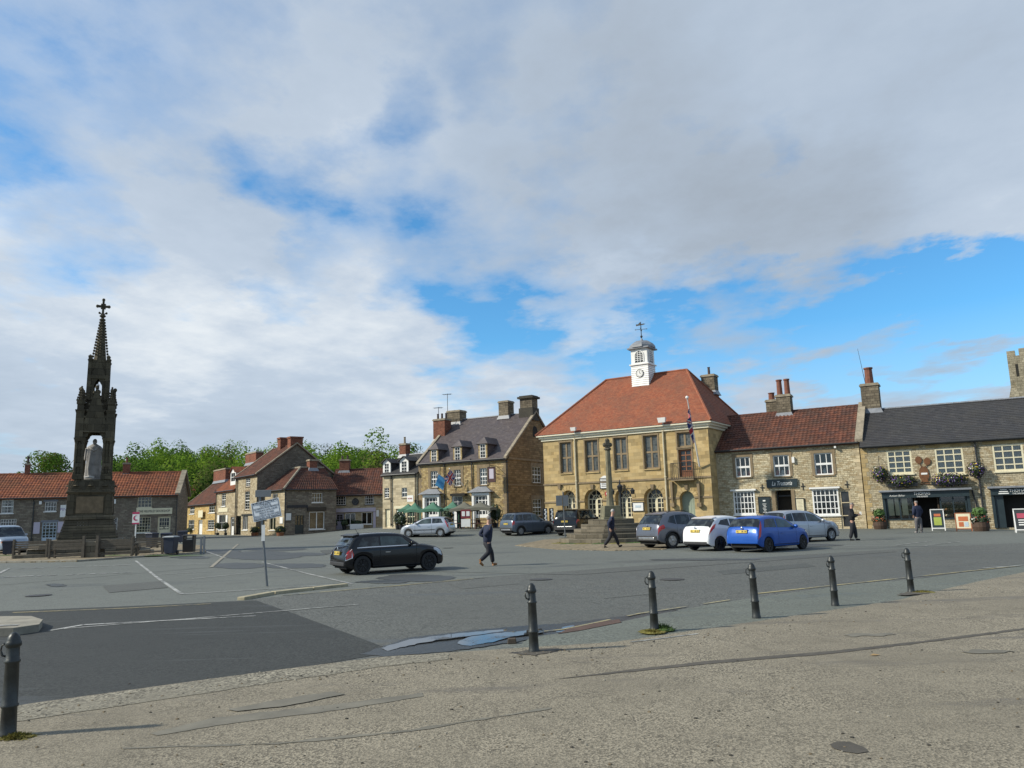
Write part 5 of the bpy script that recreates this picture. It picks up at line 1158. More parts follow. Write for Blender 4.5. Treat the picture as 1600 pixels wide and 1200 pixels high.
# ---------------------------------------------------------------- gothic monument
MX=at(139,841,46); MXx=MX.x
e=empty('gothic_monument',(MXx,46,0),R(25),'tall blackened gothic monument with spire and cross sheltering a pale robed statue','monument'); e.scale=(.87,.87,1)
def mz(py): return pxz(0,py,MXx,46)
def arch_face(m,w,z0,z1,ow,zs,za,y0,y1,cusp=True,mi=0):
    "slab w wide from z0..z1 with pointed opening ow wide, springing zs, apex za"
    N=8
    def edge(t):
        x=ow/2*(1-t)**.75; z=zs+(za-zs)*t**.85
        if cusp and 0<t<1: x-=.07*abs(math.sin(t*math.pi*2.5))*ow
        return max(x,0),z
    pts=[edge(k/N) for k in range(N+1)]
    for sd in (-1,1):
        for k in range(N):
            (xa,za_),(xb,zb_)=pts[k],pts[k+1]
            P=[(sd*w/2,za_),(sd*w/2,zb_),(sd*xb,zb_),(sd*xa,za_)]
            m.extr(P,y0,y1,mi)
        if zs>z0+.001: m.box(sd*w/2,sd*ow/2,y0,y1,z0,zs,mi)
    m.box(-w/2,w/2,y0,y1,za,z1,mi)
def four(fn):
    for q in range(4):
        T=Matrix.Rotation(q*math.pi/2,4,'Z'); fn(T)
ST=Matrix.Identity(4)
m=MB(); zt=mz(842)
n=4
for k,w_ in enumerate((7.6,6.3,5.2,4.3)):
    m.frus(0,0,zt*k/n-(.1 if k==0 else 0),zt*(k+1)/n,w_+.04,w_+.04,w_,w_)
m.build('steps',M_CRS,e,bevel=.03)
m=MB(); z=zt; z2=mz(812); m.frus(0,0,z,z+.18,3.45,3.45,3.4,3.4)
nn=6
for k in range(nn): a0=3.35-.55*k/nn; m.frus(0,0,z+.18+(z2-z-.18)*k/nn,z+.18+(z2-z-.18)*(k+1)/nn-.01,a0,a0,a0-.10,a0-.10)
m.frus(0,0,z2,z2+.13,2.95,2.95,2.9,2.9); m.frus(0,0,z2+.13,z2+.26,2.9,2.9,2.72,2.72); z3=mz(773); m.box(-1.27,1.27,-1.27,1.27,z2+.26,z3); m.frus(0,0,z3,z3+.12,2.65,2.65,2.85,2.85); m.frus(0,0,z3+.12,z3+.22,2.85,2.85,2.7,2.7)
for sx in (-1,1):
    for sy in (-1,1): m.frus(sx*1.13,sy*1.13,z2+.26,z3,.48,.48,.40,.40); m.frus(sx*1.15,sy*1.15,z2-.6,z2,.7,.7,.35,.35)
ped=m.build('pedestal',M_MON,e,bevel=.02)
def pan(T):
    q=MB(T); q.box(-.78,.78,-1.30,-1.275,z2+.4,z3-.15); return q
m=MB(); 
for q in range(4): 
    T=Matrix.Rotation(q*math.pi/2,4,'Z'); m.T=T; m.box(-.80,.80,-1.31,-1.26,z2+.38,z3-.14)
m.T=None; m.build('inscription_panel',pm('brown_panel_stone',(.17,.125,.075),.9,.3,3,.3),e)
z4=mz(750); m=MB(); zb=z3+.22
m.frus(0,0,zb,z4,2.6,2.6,2.0,2.0)
for q in range(4):
    m.T=Matrix.Rotation(q*math.pi/2,4,'Z')
    for sx in (-.85,0,.85): m.extr([(sx-.36,zb),(sx+.36,zb),(sx,z4-.05)],-1.34,-1.0); m.lathe([(.2,-.03),(.14,.03)],(sx,-1.34,zb+.28),8)
m.T=None
m.build('lower_stage',M_MON,e,bevel=.015)
# piers
z5=mz(691); pw=.62; po=.84
for sx in (-1,1):
    for sy in (-1,1):
        m=MB(); cx_,cy_=sx*po,sy*po; m.box(cx_-pw/2,cx_+pw/2,cy_-pw/2,cy_+pw/2,z4,z4+.3)
        m.lathe([(.22,z4+.3),(.20,z5)],(cx_,cy_,0),8)
        for ax_,ay_ in ((-1,-1),(1,-1),(1,1),(-1,1)): m.lathe([(.10,z4+.3),(.12,z4+.4),(.085,z4+.5),(.085,z5-.15),(.13,z5)],(cx_+ax_*.2,cy_+ay_*.2,0),8)
        m.box(cx_-.27,cx_+.27,cy_-.27,cy_+.27,(z4+z5)/2-.4,(z4+z5)/2-.2); m.frus(cx_,cy_,z5-.02,z5+.16,.6,.6,.74,.74)
        m.build('pier',M_MON,e)
z6=mz(625); z7=mz(672)
m=MB()
for q in range(4):
    m.T=Matrix.Rotation(q*math.pi/2,4,'Z')
    arch_face(m,1.9,z5+.16,z6-1.15,1.12,z5+.16,z7,-.98,-.76)
    # steep gable with crockets
    za=mz(612); m.extr([(-.86,z5+.5),(.86,z5+.5),(.06,za),(-.06,za)],-1.12,-.985)
    for sd in (-1,1):
        for k in range(7): t=(k+.5)/7; m.ball((sd*(.86*(1-t)+.08),-1.06,z5+.5+(za-z5-.5)*t),.095,6,4)
    m.ball((0,-1.06,za+.12),.13,7,5); m.lathe([(.3,-.03),(.22,.03)],(0,0,0),6) if 0 else None
    for k in range(3): m.tube([(-.5+.5*k,-1.14,z5+.75+(.6 if k==1 else 0)),(-.5+.5*k,-1.14,z5+1.0+(.6 if k==1 else 0))],.05,5)
m.T=None; m.frus(0,0,z6-1.2,z6,1.75,1.75,1.15,1.15); m.frus(0,0,z6-.1,z6+.02,1.3,1.3,1.3,1.3); m.build('canopy',M_MON,e)
z8=mz(613)
for sx in (-1,1):
    for sy in (-1,1):
        m=MB(); cx_,cy_=sx*.92,sy*.92; zm=mz(640); m.box(cx_-.24,cx_+.24,cy_-.24,cy_+.24,z5+.16,zm-.35); m.frus(cx_,cy_,zm-.35,zm-.15,.50,.50,.62,.62); m.box(cx_-.2,cx_+.2,cy_-.2,cy_+.2,zm-.15,zm+.35)
        for q in range(4):
            m.T=Matrix.Translation((cx_,cy_,0))@Matrix.Rotation(q*math.pi/2,4,'Z'); m.extr([(-.2,zm+.2),(.2,zm+.2),(0,zm+.6)],-.25,-.18)
        m.T=None; m.frus(cx_,cy_,zm+.35,z8+.05,.36,.36,.06,.06)
        for k in range(4):
            t=(k+.6)/5; zz=zm+.35+(z8-zm-.3)*t; r_=.18*(1-t)+.05
            for ax_,ay_ in ((1,0),(-1,0),(0,1),(0,-1)): m.ball((cx_+ax_*r_*1.15,cy_+ay_*r_*1.15,zz),.075,5,4)
        m.ball((cx_,cy_,z8),.13,7,5); m.ball((cx_,cy_,z8+.17),.07,6,4); m.build('pinnacle',M_MON,e)
# upper open stage
z9=mz(560); za0=mz(623); za1=mz(594); m=MB()
for q in range(4):
    m.T=Matrix.Rotation(q*math.pi/2,4,'Z'); arch_face(m,1.16,z6,z9-.35,.50,za0+.75,za1,-.60,-.46,True); m.box(-.58,.58,-.6,-.46,z6-.02,za0-.0)
    m.box(-.025,.025,-.55,-.5,za0,za1-.2); m.extr([(-.5,za1+.0),(.5,za1+.0),(.03,z9-.05),(-.03,z9-.05)],-.68,-.605)
    for sd in (-1,1):
        for k in range(5): t=(k+.5)/5; m.ball((sd*.5*(1-t),-.64,za1+(z9-.05-za1)*t),.045,5,4)
m.T=None
for sx in (-1,1):
    for sy in (-1,1):
        m.frus(sx*.56,sy*.56,z6-.1,z9-.3,.26,.26,.22,.22); m.frus(sx*.56,sy*.56,z9-.3,z9-.2,.24,.24,.32,.32); m.box(sx*.56-.11,sx*.56+.11,sy*.56-.11,sy*.56+.11,z9-.2,z9); m.frus(sx*.56,sy*.56,z9,z9+.12,.28,.28,.05,.05)
m.box(-.6,.6,-.6,.6,z9-.35,z9-.2); m.build('lantern_stage',M_MON,e)
m=MB(); zA=mz(500); m.lathe([(.44,z9-.2),(.40,z9),(.10,zA),(.07,zA+.05)],(0,0,0),8,0,math.pi/8)
for k in range(13):
    t=k/13; zz=z9+.1+(zA-z9-.1)*t; r_=.40*(1-t)+.10*t
    for q in range(4):
        a_=q*math.pi/2; m.ball((r_*math.cos(a_)*1.15,r_*math.sin(a_)*1.15,zz),.085,5,4)
        a_+=math.pi/4; m.ball((r_*math.cos(a_),r_*math.sin(a_),zz+.1),.055,5,4)
for zz in (zA,mz(505)+.0,mz(494)): m.lathe([(.08,zz-.12),(.20,zz-.03),(.20,zz+.03),(.07,zz+.12)],(0,0,0),8)
m.tube([(0,0,zA),(0,0,mz(470))],.07,6); m.build('spire',M_MON,e)
zc=mz(479); m=MB(); m.box(-.07,.07,-.06,.06,zc-.5,zc+.38); m.box(-.34,.34,-.06,.06,zc-.07,zc+.07)
for dx,dz in ((-.36,0),(.36,0),(0,.42)):
    m.ball((dx,0,zc+dz),.11,6,4,0,(1,.7,1))
for dx in (-.22,.22):
    for dz in (-.16,.16): m.ball((dx*.5,0,zc+dz*.8),.06,5,4); 
    m.ball((dx,0,zc-.42),.08,5,4); m.tube([(0,0,zc-.55),(dx,0,zc-.40)],.04,4)
m.build('cross',M_MON,e)
# statue
m=MB(); z0=mz(748); z1=mz(686); hs=z1-z0; N=40; prof=[(0,.46),(.06,.50),(.2,.47),(.4,.44),(.6,.46),(.74,.50),(.80,.44),(.84,.28),(.865,.14),(.88,.11)]
P=[];F=[]
M_=28
for j in range(M_+1):
    v=j/M_*.88
    for a,b_ in zip(prof,prof[1:]):
        if a[0]<=v<=b_[0]: r_=a[1]+(b_[1]-a[1])*(v-a[0])/(b_[0]-a[0]); break
    for k in range(N):
        an=2*math.pi*k/N; fold=1+.07*math.sin(an*9+2.5*math.sin(v*5))*(1-v)*1.4+.03*math.sin(an*17+v*8)*(1-v)
        P.append((r_*fold*math.cos(an)*1.02,r_*fold*math.sin(an)*.68,z0+v*hs))
for j in range(M_):
    for k in range(N): F.append((j*N+k,j*N+(k+1)%N,(j+1)*N+(k+1)%N,(j+1)*N+k))
m.add(P,F); m.ball((0,.02,z0+.935*hs),.155,10,8,0,(.9,1,1.1)); m.tube([(-.42,-.1,z0+.75*hs),(-.52,.1,z0+.5*hs),(-.3,.3,z0+.45*hs)],.13,8,r2=.09); m.tube([(.42,-.1,z0+.75*hs),(.5,.1,z0+.5*hs),(.2,.35,z0+.55*hs)],.13,8,r2=.09)
m.tube([(-.3,-.25,z0+.78*hs),(0,-.37,z0+.68*hs),(.3,-.25,z0+.78*hs)],.05,6); m.box(-.5,.5,-.4,.4,z0-.12,z0)
st=m.build('statue',pm('pale_statue_stone',(.29,.275,.26),.85,.35,2.5,.2),e,smooth=True)
m=MB(); m.tube([(-.45,-.32,z0+.05),(-.2,-.38,z0+.1),(.1,-.34,z0+.04)],.09,6); m.build('robe_hem',pm('white_statue_stone',(.6,.58,.54),.85,.2,3),st)
# low walls/benches round the steps
M_OAK=pm('weathered_oak',(.085,.072,.055),.85,.3,5,.3)
def bench(px0,px1,d,label,yt=845):
    a=at(px0,850,d); b_=at(px1,850,d); w_=b_.x-a.x; e=empty('wooden_bench',((a.x+b_.x)/2,d,.06),0,label,'bench','benches around the monument steps'); m=MB()
    for q in range(4): m.box(-w_/2+.06,w_/2-.06,.02,.05,.47+q*.11,.56+q*.11)
    m.build('backrest',M_OAK,e)
    m=MB()
    for q in range(4): m.box(-w_/2+.06,w_/2-.06,.12+q*.11,.21+q*.11,.40,.43)
    m.build('seat',M_OAK,e)
    for sx in (-1,1):
        for y in (0,.5): m=MB(); m.box(sx*(w_/2-.04)-.045,sx*(w_/2-.04)+.045,y,y+.09,-.02,1.0 if y==0 else .62); m.build('leg',M_OAK,e)
        m=MB(); m.box(sx*(w_/2-.04)-.05,sx*(w_/2-.04)+.05,.02,.6,.60,.65); m.build('armrest',M_OAK,e)
    m=MB(); m.box(-w_/2+.05,w_/2-.05,.03,.06,.12,.18); m.build('rail',M_OAK,e)
bench(76,132,40.6,'weathered wooden bench seen from behind, left of the square stone block'); bench(153,207,40.6,'weathered wooden bench seen from behind, right of the square stone block')
bench(207,255,42.2,'wooden bench set back at the right end of the monument steps'); bench(20,74,42.2,'wooden bench set back at the left end of the monument steps')
a=gp(143,872); e=empty('stone_block',(at(143,872,40.7).x,40.7,.05),0,'square stone block with two posts between the two front benches','block'); m=MB(); m.box(-.42,.42,-.1,.5,-.05,.82); m.build('block',M_CRS,e,bevel=.03); m=MB(); 
for sx in (-.36,.36): m.frus(sx,-.16,-.05,1.12,.16,.14,.12,.12)
m.build('post',M_OAK,e)
# ---------------------------------------------------------------- market cross
X=at(954,800,44).x; e=empty('market_cross',(X,44,0),R(8),'old stone market cross shaft on circular worn steps in front of the town hall','cross')
zt=pxz(0,811,X,44); m=MB()
for k in range(5):
    r_=2.95-.42*k; z0=zt*k/5; z1=zt*(k+1)/5; P=[];N=28;F=[]
    for zz in (z0-.05,z0+.02,z1-.02,z1):
        for q in range(N):
            a_=2*math.pi*q/N; rr=(r_-(.03 if zz==z1 else 0))*(1+.015*mnoise.noise(Vector((q*.7,k,0)))*2)/max(.93,abs(math.cos((a_+.39)%(math.pi/4)-math.pi/8))**1)*.97; P.append((rr*math.cos(a_),rr*math.sin(a_),zz+.02*mnoise.noise(Vector((q,k,5)))))
    for j in range(3):
        for q in range(N): F.append((j*N+q,j*N+(q+1)%N,(j+1)*N+(q+1)%N,(j+1)*N+q))
    F.append(tuple(3*N+q for q in range(N))); m.add(P,F)
m.build('steps',M_CRS,e)
m=MB(); zb=pxz(0,790,X,44); m.frus(0,0,zt-.02,zt+.12,1.15,1.15,1.1,1.1); m.frus(0,0,zt+.12,zb,1.0,1.0,.9,.9); m.build('base',pm('mossy_stone',(.15,.14,.09),.9,.3,3,.4),e,bevel=.03)
z2=pxz(0,704,X,44); m=MB(); m.lathe([(.24,zb),(.21,zb+.2),(.185,zb+.5),(.17,(zb+z2)/2),(.14,z2)],(0,0,0),8,0,.3); m.build('shaft',pm('lichened_shaft_stone',(.16,.145,.095),.9,.35,3,.4),e)
z3=pxz(0,688,X,44); m=MB(); m.lathe([(.14,z2),(.22,z2+.06),(.20,z2+.14)],(0,0,0),8); m.box(-.12,.12,-.10,.10,z2+.1,z3); m.ball((-.17,0,(z2+z3)/2+.03),.12,7,5,0,(1,.7,1.1)); m.ball((.17,0,(z2+z3)/2+.03),.12,7,5,0,(1,.7,1.1)); m.ball((0,0,z3),.13,7,5); m.build('cross_head',M_CRS,e)
# ---------------------------------------------------------------- moss, grass tufts
def tuft(px,py,wx,wy,n,mat,z=.03,h=.08,label='moss'):
    c=gp(px,py,z); m=MB()
    for q in range(n):
        a_=rnd.uniform(0,6.28); rr=rnd.random()**.6; x=c.x+wx*rr*math.cos(a_); y=c.y+wy*rr*math.sin(a_); hh=h*rnd.uniform(.3,1)*(1.1-rr); d=rnd.uniform(0,6.28); s=rnd.uniform(.006,.018)
        m.poly([(x-s*math.cos(d),y-s*math.sin(d),z),(x+s*math.cos(d),y+s*math.sin(d),z),(x+rnd.gauss(0,.03),y+rnd.gauss(0,.03),z+hh)])
    m.lathe([(1,-.01),(.8,.35),(.3,.5)],(0,0,0),14)
    k=len(m.v)-42
    for i in range(k,len(m.v)):
        v=m.v[i]; w_=1+.35*mnoise.noise(Vector((v.x*2,v.y*2,px))); m.v[i]=Vector((c.x+v.x*wx*w_,c.y+v.y*wy*w_,z+v.z*h*.5))
    return tag(m.build('moss_patch',mat),kind='stuff')
M_MOS=pm('yellow_moss',(.15,.13,.022),.95,.4,12,.3); M_WED=pm('green_weed',(.05,.09,.015),.8,.3,8)
tuft(24,1152,.16,.085,1400,M_MOS,h=.05); tuft(1020,987,.19,.22,900,M_MOS,h=.045); tuft(1036,984,.17,.16,500,M_WED,h=.14); tuft(1440,925,.22,.2,500,M_MOS,h=.05)
tuft(835,1019,.30,.10,200,pm('black_grit',(.035,.033,.03),.95,.3,20),h=.02)
for q in range(9):
    a_=R(200+q*17); x=X+3.2*math.cos(a_); y=44+3.2*math.sin(a_); px_,py_=proj(Vector((x,y,.02))); tuft(px_,py_,.5,.3,160,M_WED if q%2 else M_MOS,z=.02,h=.12)
for px_ in (10,60,110,180,240,290): tuft(px_,868,.9,.35,200,M_WED,z=.06,h=.09)
p=gp(800,1003,.02); m=MB(); m.frus(p.x,p.y,0,.07,.13,.10,.11,.09); tag(m.build('loose_stone',pm('dark_wet_stone',(.06,.045,.03),.7,.3,9,.3),bevel=.01),'small brown loose stone lying in the puddle beside the kerb','stone')
p=gp(1367,1024,.034); m=MB(); m.poly([(p.x-.06,p.y,.036),(p.x,p.y-.03,.040),(p.x+.07,p.y+.01,.037),(p.x,p.y+.04,.048)]); tag(m.build('dry_leaf',pm('dry_leaf_tan',(.30,.20,.09),.8)),'small dry tan leaf lying on the pavement near the farthest bollards','leaf')
m=MB(); gr=random.Random(11)
for q in range(420):
    if q<260: t=gr.random(); pts_=[(20,1112),(200,1086),(430,1055),(600,1034),(800,1020),(960,1010),(1200,974),(1400,944),(1590,906)]; k_=min(int(t*8),7); u_=t*8-k_; px_=pts_[k_][0]*(1-u_)+pts_[k_+1][0]*u_; py_=pts_[k_][1]*(1-u_)+pts_[k_+1][1]*u_+abs(gr.gauss(0,9))
    else: px_=gr.uniform(40,1600); py_=gr.uniform(1010+max(0,(900-px_)*.08),1195)
    c_=gp(px_,py_,.034); s_=gr.uniform(.005,.016); m.ball(c_,s_,5,3,gr.randrange(3),(1.2,gr.uniform(.6,1),.6))
tag(m.build('loose_grit',[pm('grit_dark',(.06,.055,.045),.9),pm('grit_pale',(.32,.29,.23),.9),pm('grit_tan',(.17,.13,.08),.9)]),'loose grit and small stones scattered over the pavement','grit',kind='stuff')
# ---------------------------------------------------------------- bollards
M_BOL=pm('worn_cast_iron',(.035,.038,.037),.42,.35,9,.2,metal=.35)
def make_bollard():
    e=empty('cast_iron_bollard',(0,0,0)); Hh=.83
    m=MB(); m.lathe([(0.0679,-.05),(0.0679,.02),(0.0626,.03),(0.0574,Hh*.27),(0.0661,Hh*.28),(0.0679,Hh*.295),(0.0592,Hh*.31),(0.0522,Hh*.70),(0.0609,Hh*.71),(0.0626,Hh*.725),(0.0522,Hh*.74),(0.0487,Hh*.86)],(0,0,0),24); m.build('post',M_BOL,e,smooth=True,auto=50)
    m=MB(); m.lathe([(0.0505,Hh*.855),(0.0609,Hh*.87),(0.0626,Hh*.90),(0.0557,Hh*.915),(0.0522,Hh*.93),(0.0452,Hh*.96),(0.0313,Hh*.985),(0.0157,Hh*1.0),(.004,Hh*1.005)],(0,0,0),24); m.build('cap',M_BOL,e,smooth=True,auto=50)
    m=MB(); m.tube([(-.054,0,Hh*.90),(-.09,0,Hh*.88),(-.095,0,Hh*.82),(-.08,0,Hh*.78),(-.054,0,Hh*.77)],.010,6); m.build('chain_ring',M_BOL,e,smooth=True)
    return e
bl=[(12,1150,'nearest bollard at the left edge of the frame, moss at its foot',-2),(834.5,1018,'bollard standing on dark grit beside the puddle',-.5),(1023,985,'bollard with yellow moss and a green weed at its foot',-1.0),(1182,964,'clean bollard, the third from the puddle along the pavement edge',-2.2),(1305,945,'bollard in front of the blue car, second from the right end',-1.4),(1424,925,'farthest bollard at the right end of the pavement edge',-.5)]
bp=make_bollard()
for i,(px,py,la,lean) in enumerate(bl):
    o=bp if i==0 else copy_tree(bp); p=gp(px,py,.03); o.location=(p.x,p.y,.03); o.rotation_euler=(R(rnd.uniform(-1,1)),R(lean*.5),rnd.uniform(-.6,.6)); tag(o,la,'bollard','cast iron bollards along the pavement edge')
tag(copy_tree(bp),'bollard outside','bollard') if 0 else None
# ---------------------------------------------------------------- sign posts
M_STL=pm('grey_steel',(.16,.17,.18),.45,.15,6,metal=.6); M_SBK=pm('sign_back_grey',(.14,.155,.17),.6,.1,4)
p=gp(418,916,.0); e=empty('market_notice_sign',(p.x,p.y,0),0,'leaning sign post with tilted white market notice and grey plate on top','sign')
tp=at(405,768,p.y); tx=tp.x-p.x; tz=tp.z; m=MB(); m.tube([(0,0,-.1),(tx,0,tz)],.032,8); m.build('pole',M_STL,e); 
def tilted(px0,py0,px1,py1,px2,py2,y): # bottom-left, bottom-right, top-left
    a_,b_,c_=(at(x,yy,p.y+y)-Vector((p.x,p.y,0)) for x,yy in ((px0,py0),(px1,py1),(px2,py2))); return a_,b_,c_
a_,b_,c_=tilted(396.5,816,440,806,392.5,787,-.05); ux=(b_-a_); uz=(c_-a_); w_=ux.length; h_=uz.length; ux.normalize(); uz=(uz-ux*ux.dot(uz)).normalized(); uy=uz.cross(ux)
T=Matrix(((ux.x,uy.x,uz.x,a_.x),(ux.y,uy.y,uz.y,a_.y),(ux.z,uy.z,uz.z,a_.z),(0,0,0,1)))
m=MB(T); m.box(0,w_,0,.012,0,h_); pl=m.build('notice_panel',pm('notice_white',(.80,.82,.84),.5,.06,5),e)
m=MB(T); 
for q in ((.02,w_-.02,h_-.03,h_-.018),(.02,w_-.02,.018,.03),(.02,.032,.02,h_-.02),(w_-.032,w_-.02,.02,h_-.02)): m.box(q[0],q[1],-.004,-.001,q[2],q[3])
m.build('border',M_TEXT,pl)
for i,(s_,sz,wd) in enumerate((('RYEDALE DISTRICT',.105,.86),('COUNCIL',.10,.40),('NO PARKING FROM MIDNIGHT',.07,.88),('THURSDAYS UNTIL 6.00 PM',.07,.80),('FRIDAYS IN AREA',.07,.52),('ENCLOSED BY YELLOW LINES',.07,.86),('RESERVED FOR MARKET',.085,.88))):
    text(s_,sz*1.0,T@Matrix.Translation((w_/2,-.003,h_*(.90-.133*i)))@RX90,pl,pm('sign_lettering',(.07,.08,.11),.6,.0),width=w_*wd,ext=.001)
a_,b_,c_=tilted(399,777,424,777,399,766,-.02); m=MB(); m.box(a_.x,b_.x,-.05,-.035,a_.z,c_.z); m.build('upper_plate',M_SBK,e,bevel=.01)
m=MB(); zq=at(415,845,p.y).z; z2=at(415,820,p.y).z; xx=lambda z:tx*z/tz; m.box(xx(zq)-.045,xx(zq)+.045,-.045,-.035,zq,z2); m.build('pole_sticker',M_WHT,e)
p=at(883,836,51); e=empty('plate_sign_post',(p.x,51,0),0,'grey sign post seen from behind with two grey plates beside the cross steps','sign')
tp=at(879.5,768,51); m=MB(); m.tube([(0,0,-.1),(tp.x-p.x,0,tp.z)],.04,8); m.build('pole',M_STL,e)
u=[at(x,y,51) for x,y in ((869,790.5),(879,774),(888.5,790.5))]; m=MB(); m.box(u[0].x-p.x,u[1].x-p.x-.03,-.06,-.04,u[0].z,u[1].z); m.box(u[1].x-p.x+.03,u[2].x-p.x,-.06,-.04,u[2].z,u[1].z); m.build('plate',M_SBK,e)
p=gp(316,866); e=empty('short_steel_post',(p.x,p.y,0),0,'short dark double post right of the blue bins','post'); m=MB(); m.box(-.13,-.03,-.03,.03,-.1,.93); m.box(.03,.13,-.03,.03,-.1,.98); m.box(-.03,.03,-.02,.02,.5,.56); m.build('post',M_SBK,e)
# ornate lamp post
X2=at(970.5,800,50).x; e=empty('ornate_lamp_post',(X2,50,H(X2,50)),0,'black ornate lamp post with crossbar behind the market cross','lamp post'); z1=pxz(0,749,X2,50); z0=0
m=MB(); m.lathe([(.16,0),(.16,.3),(.10,.4),(.08,1.2),(.06,1.3),(.05,z1-.9),(.09,z1-.85),(.05,z1-.8)],(0,0,0),12); m.build('post',M_GUT,e)
m=MB(); zb=pxz(0,764,X2,50); m.tube([(-.55,0,zb),(.85,0,zb)],.03,6); 
for x in (-.5,.8): m.ball((x,0,zb),.06,6,4); m.lathe([(.10,zb-.35),(.16,zb-.1),(.05,zb-.02)],(x,0,0),8)
m.build('crossbar',M_GUT,e); m=MB(); m.lathe([(.10,z1-.8),(.20,z1-.45),(.05,z1-.30),(.06,z1-.2),(.01,z1)],(0,0,0),8); m.build('lantern',M_BLK,e)
# hotel wall lamp
# ---------------------------------------------------------------- bins
M_BIN=pm('navy_bin_plastic',(.022,.028,.05),.45,.2,4)
def wheelie(px,py,pt,w_,label,lid=None,rz=0):
    p=gp(px,py,.06); z=pxz(0,pt,p.x,p.y)-.06; e=empty('wheelie_bin',(p.x,p.y,.05),rz,label,'bin','bins around the monument'); m=MB(); m.frus(0,0,.06,z-.08,w_*.82,w_*.85,w_,w_*1.05); m.frus(0,0,z-.16,z-.08,w_*1.04,w_*1.1,w_*1.04,w_*1.1); m.build('body',M_BIN,e,bevel=.02)
    m=MB(); m.frus(0,-.02,z-.08,z-.03,w_*1.10,w_*1.18,w_*1.08,w_*1.15); m.frus(0,-.02,z-.03,z,w_*1.0,w_*1.05,w_*.8,w_*.8); m.build('lid',lid or M_BIN,e,bevel=.015)
    for sx in (-1,1):
        m=MB(); m.lathe([(.1,-.03),(.1,.03)],(0,0,0),14); o=m.build('wheel',M_BLK,e); o.data.transform(Matrix.Translation((sx*w_*.45,w_*.42,.1))@Matrix.Rotation(R(90),4,'Y'))
    m=MB(); m.tube([(-w_*.4,w_*.6,z-.12),(w_*.4,w_*.6,z-.12)],.015,5); m.build('handle',M_BLK,e); return e
LG=pm('pale_grey_lid',(.30,.32,.33),.5,.1,4)
wheelie(13,867,844,.56,'navy wheelie bin at the left edge in front of the pale van',rz=.2); wheelie(237,856,832,.58,'navy wheelie bin tilted by the monument steps, leftmost of the bins on the right',rz=-.3)
wheelie(259,862,832,.5,'wheelie bin half hidden behind the pale-lidded bin',rz=.1); wheelie(266.5,866,837,.58,'navy wheelie bin with pale grey lid, front one of the bins',LG,rz=-.05)
wheelie(285,848,829,.6,'farther dark bin behind the litter bin')
p=gp(295,864); e=empty('litter_bin',(p.x,p.y,.03),.1,'dark litter bin with open hooded top, right of the pale-lidded bin','bin'); m=MB(); m.frus(0,0,0,.72,.56,.5,.60,.54); m.build('body',M_BLK,e,bevel=.02); m=MB(); m.box(-.3,-.22,-.25,.25,.72,.92); m.box(.22,.3,-.25,.25,.72,.92); m.frus(0,0,.92,1.0,.68,.62,.56,.5); m.build('hood',M_BLK,e,bevel=.02)
# grey cycle / meter posts by the hall corner
for px,la in ((852.5,'left one'),(862.5,'right one')):
    p=at(px,828,62.5); z=H(p.x,62.5); e=empty('black_white_planter_post',(p.x,62.5,z),0,'black pump-like post with white patterned panel beside the hotel corner, '+la,'post'); zt=pxz(0,794,p.x,62.5)-z; m=MB(); m.box(-.18,.18,-.15,.15,-.1,zt); m.build('body',M_BLK,e,bevel=.03); m=MB()
    for q in range(6): m.ball((.02+.05*(q%2),-.16,zt-.15-q*.16),.09,7,5,0,(1,.3,.9))
    m.build('white_panel',M_WHT,e)
# ---------------------------------------------------------------- gazebos
M_G1=pm('green_canvas',(.065,.17,.11),.8,.15,1.5); M_G2=pm('olive_grey_canvas',(.13,.125,.095),.8,.15,1.5)
def gazebo(pxl,pxr,pyt,pye,d,mat,label,side=None):
    a_=at(pxl,pye,d); b_=at(pxr,pye,d); w_=b_.x-a_.x; cx_=(a_.x+b_.x)/2; zg=H(cx_,d); ze=a_.z-zg; zt=at((pxl+pxr)/2,pyt,d+w_/2).z-zg
    e=empty('gazebo',(cx_,d+w_/2,zg),R(-14),label,'gazebo','gazebos in front of the hotel'); m=MB(); h=w_/2*.94; N=8; P=[(0,0,zt)]; F=[]
    ring=[]
    for s_ in range(4):
        c0=[(-h,-h),(h,-h),(h,h),(-h,h)][s_]; c1=[(-h,-h),(h,-h),(h,h),(-h,h)][(s_+1)%4]
        for q in range(N): t=q/N; ring.append((c0[0]+(c1[0]-c0[0])*t,c0[1]+(c1[1]-c0[1])*t,ze+.10*math.sin(math.pi*t)*1.0))
    K=len(ring); rows=5
    for r_ in range(1,rows+1):
        f_=r_/rows
        for x,y,z in ring: P.append((x*f_,y*f_,zt+(z-zt)*f_-.22*math.sin(math.pi*f_)*(zt-ze)*.5))
    for q in range(K): F.append((0,1+q,1+(q+1)%K))
    for r_ in range(rows-1):
        for q in range(K): F.append((1+r_*K+q,1+(r_+1)*K+q,1+(r_+1)*K+(q+1)%K,1+r_*K+(q+1)%K))
    b0=len(P)
    for x,y,z in ring: P.append((x*1.01,y*1.01,z-.24))
    for q in range(K): F.append((1+(rows-1)*K+q,b0+q,b0+(q+1)%K,1+(rows-1)*K+(q+1)%K))
    m.add(P,F); m.build('canopy',mat,e)
    for x in (-1,1):
        for y in (-1,1): m=MB(); m.box(x*h*.97-.03,x*h*.97+.03,y*h*.97-.03,y*h*.97+.03,-.1,ze); m.build('leg',mat if mat==M_G1 else M_STL,e)
    if side: m=MB(); m.box(-h*.95,-h*.3,h*.95,h*.97,0,ze); m.build('side_sheet',side,e)
    return e
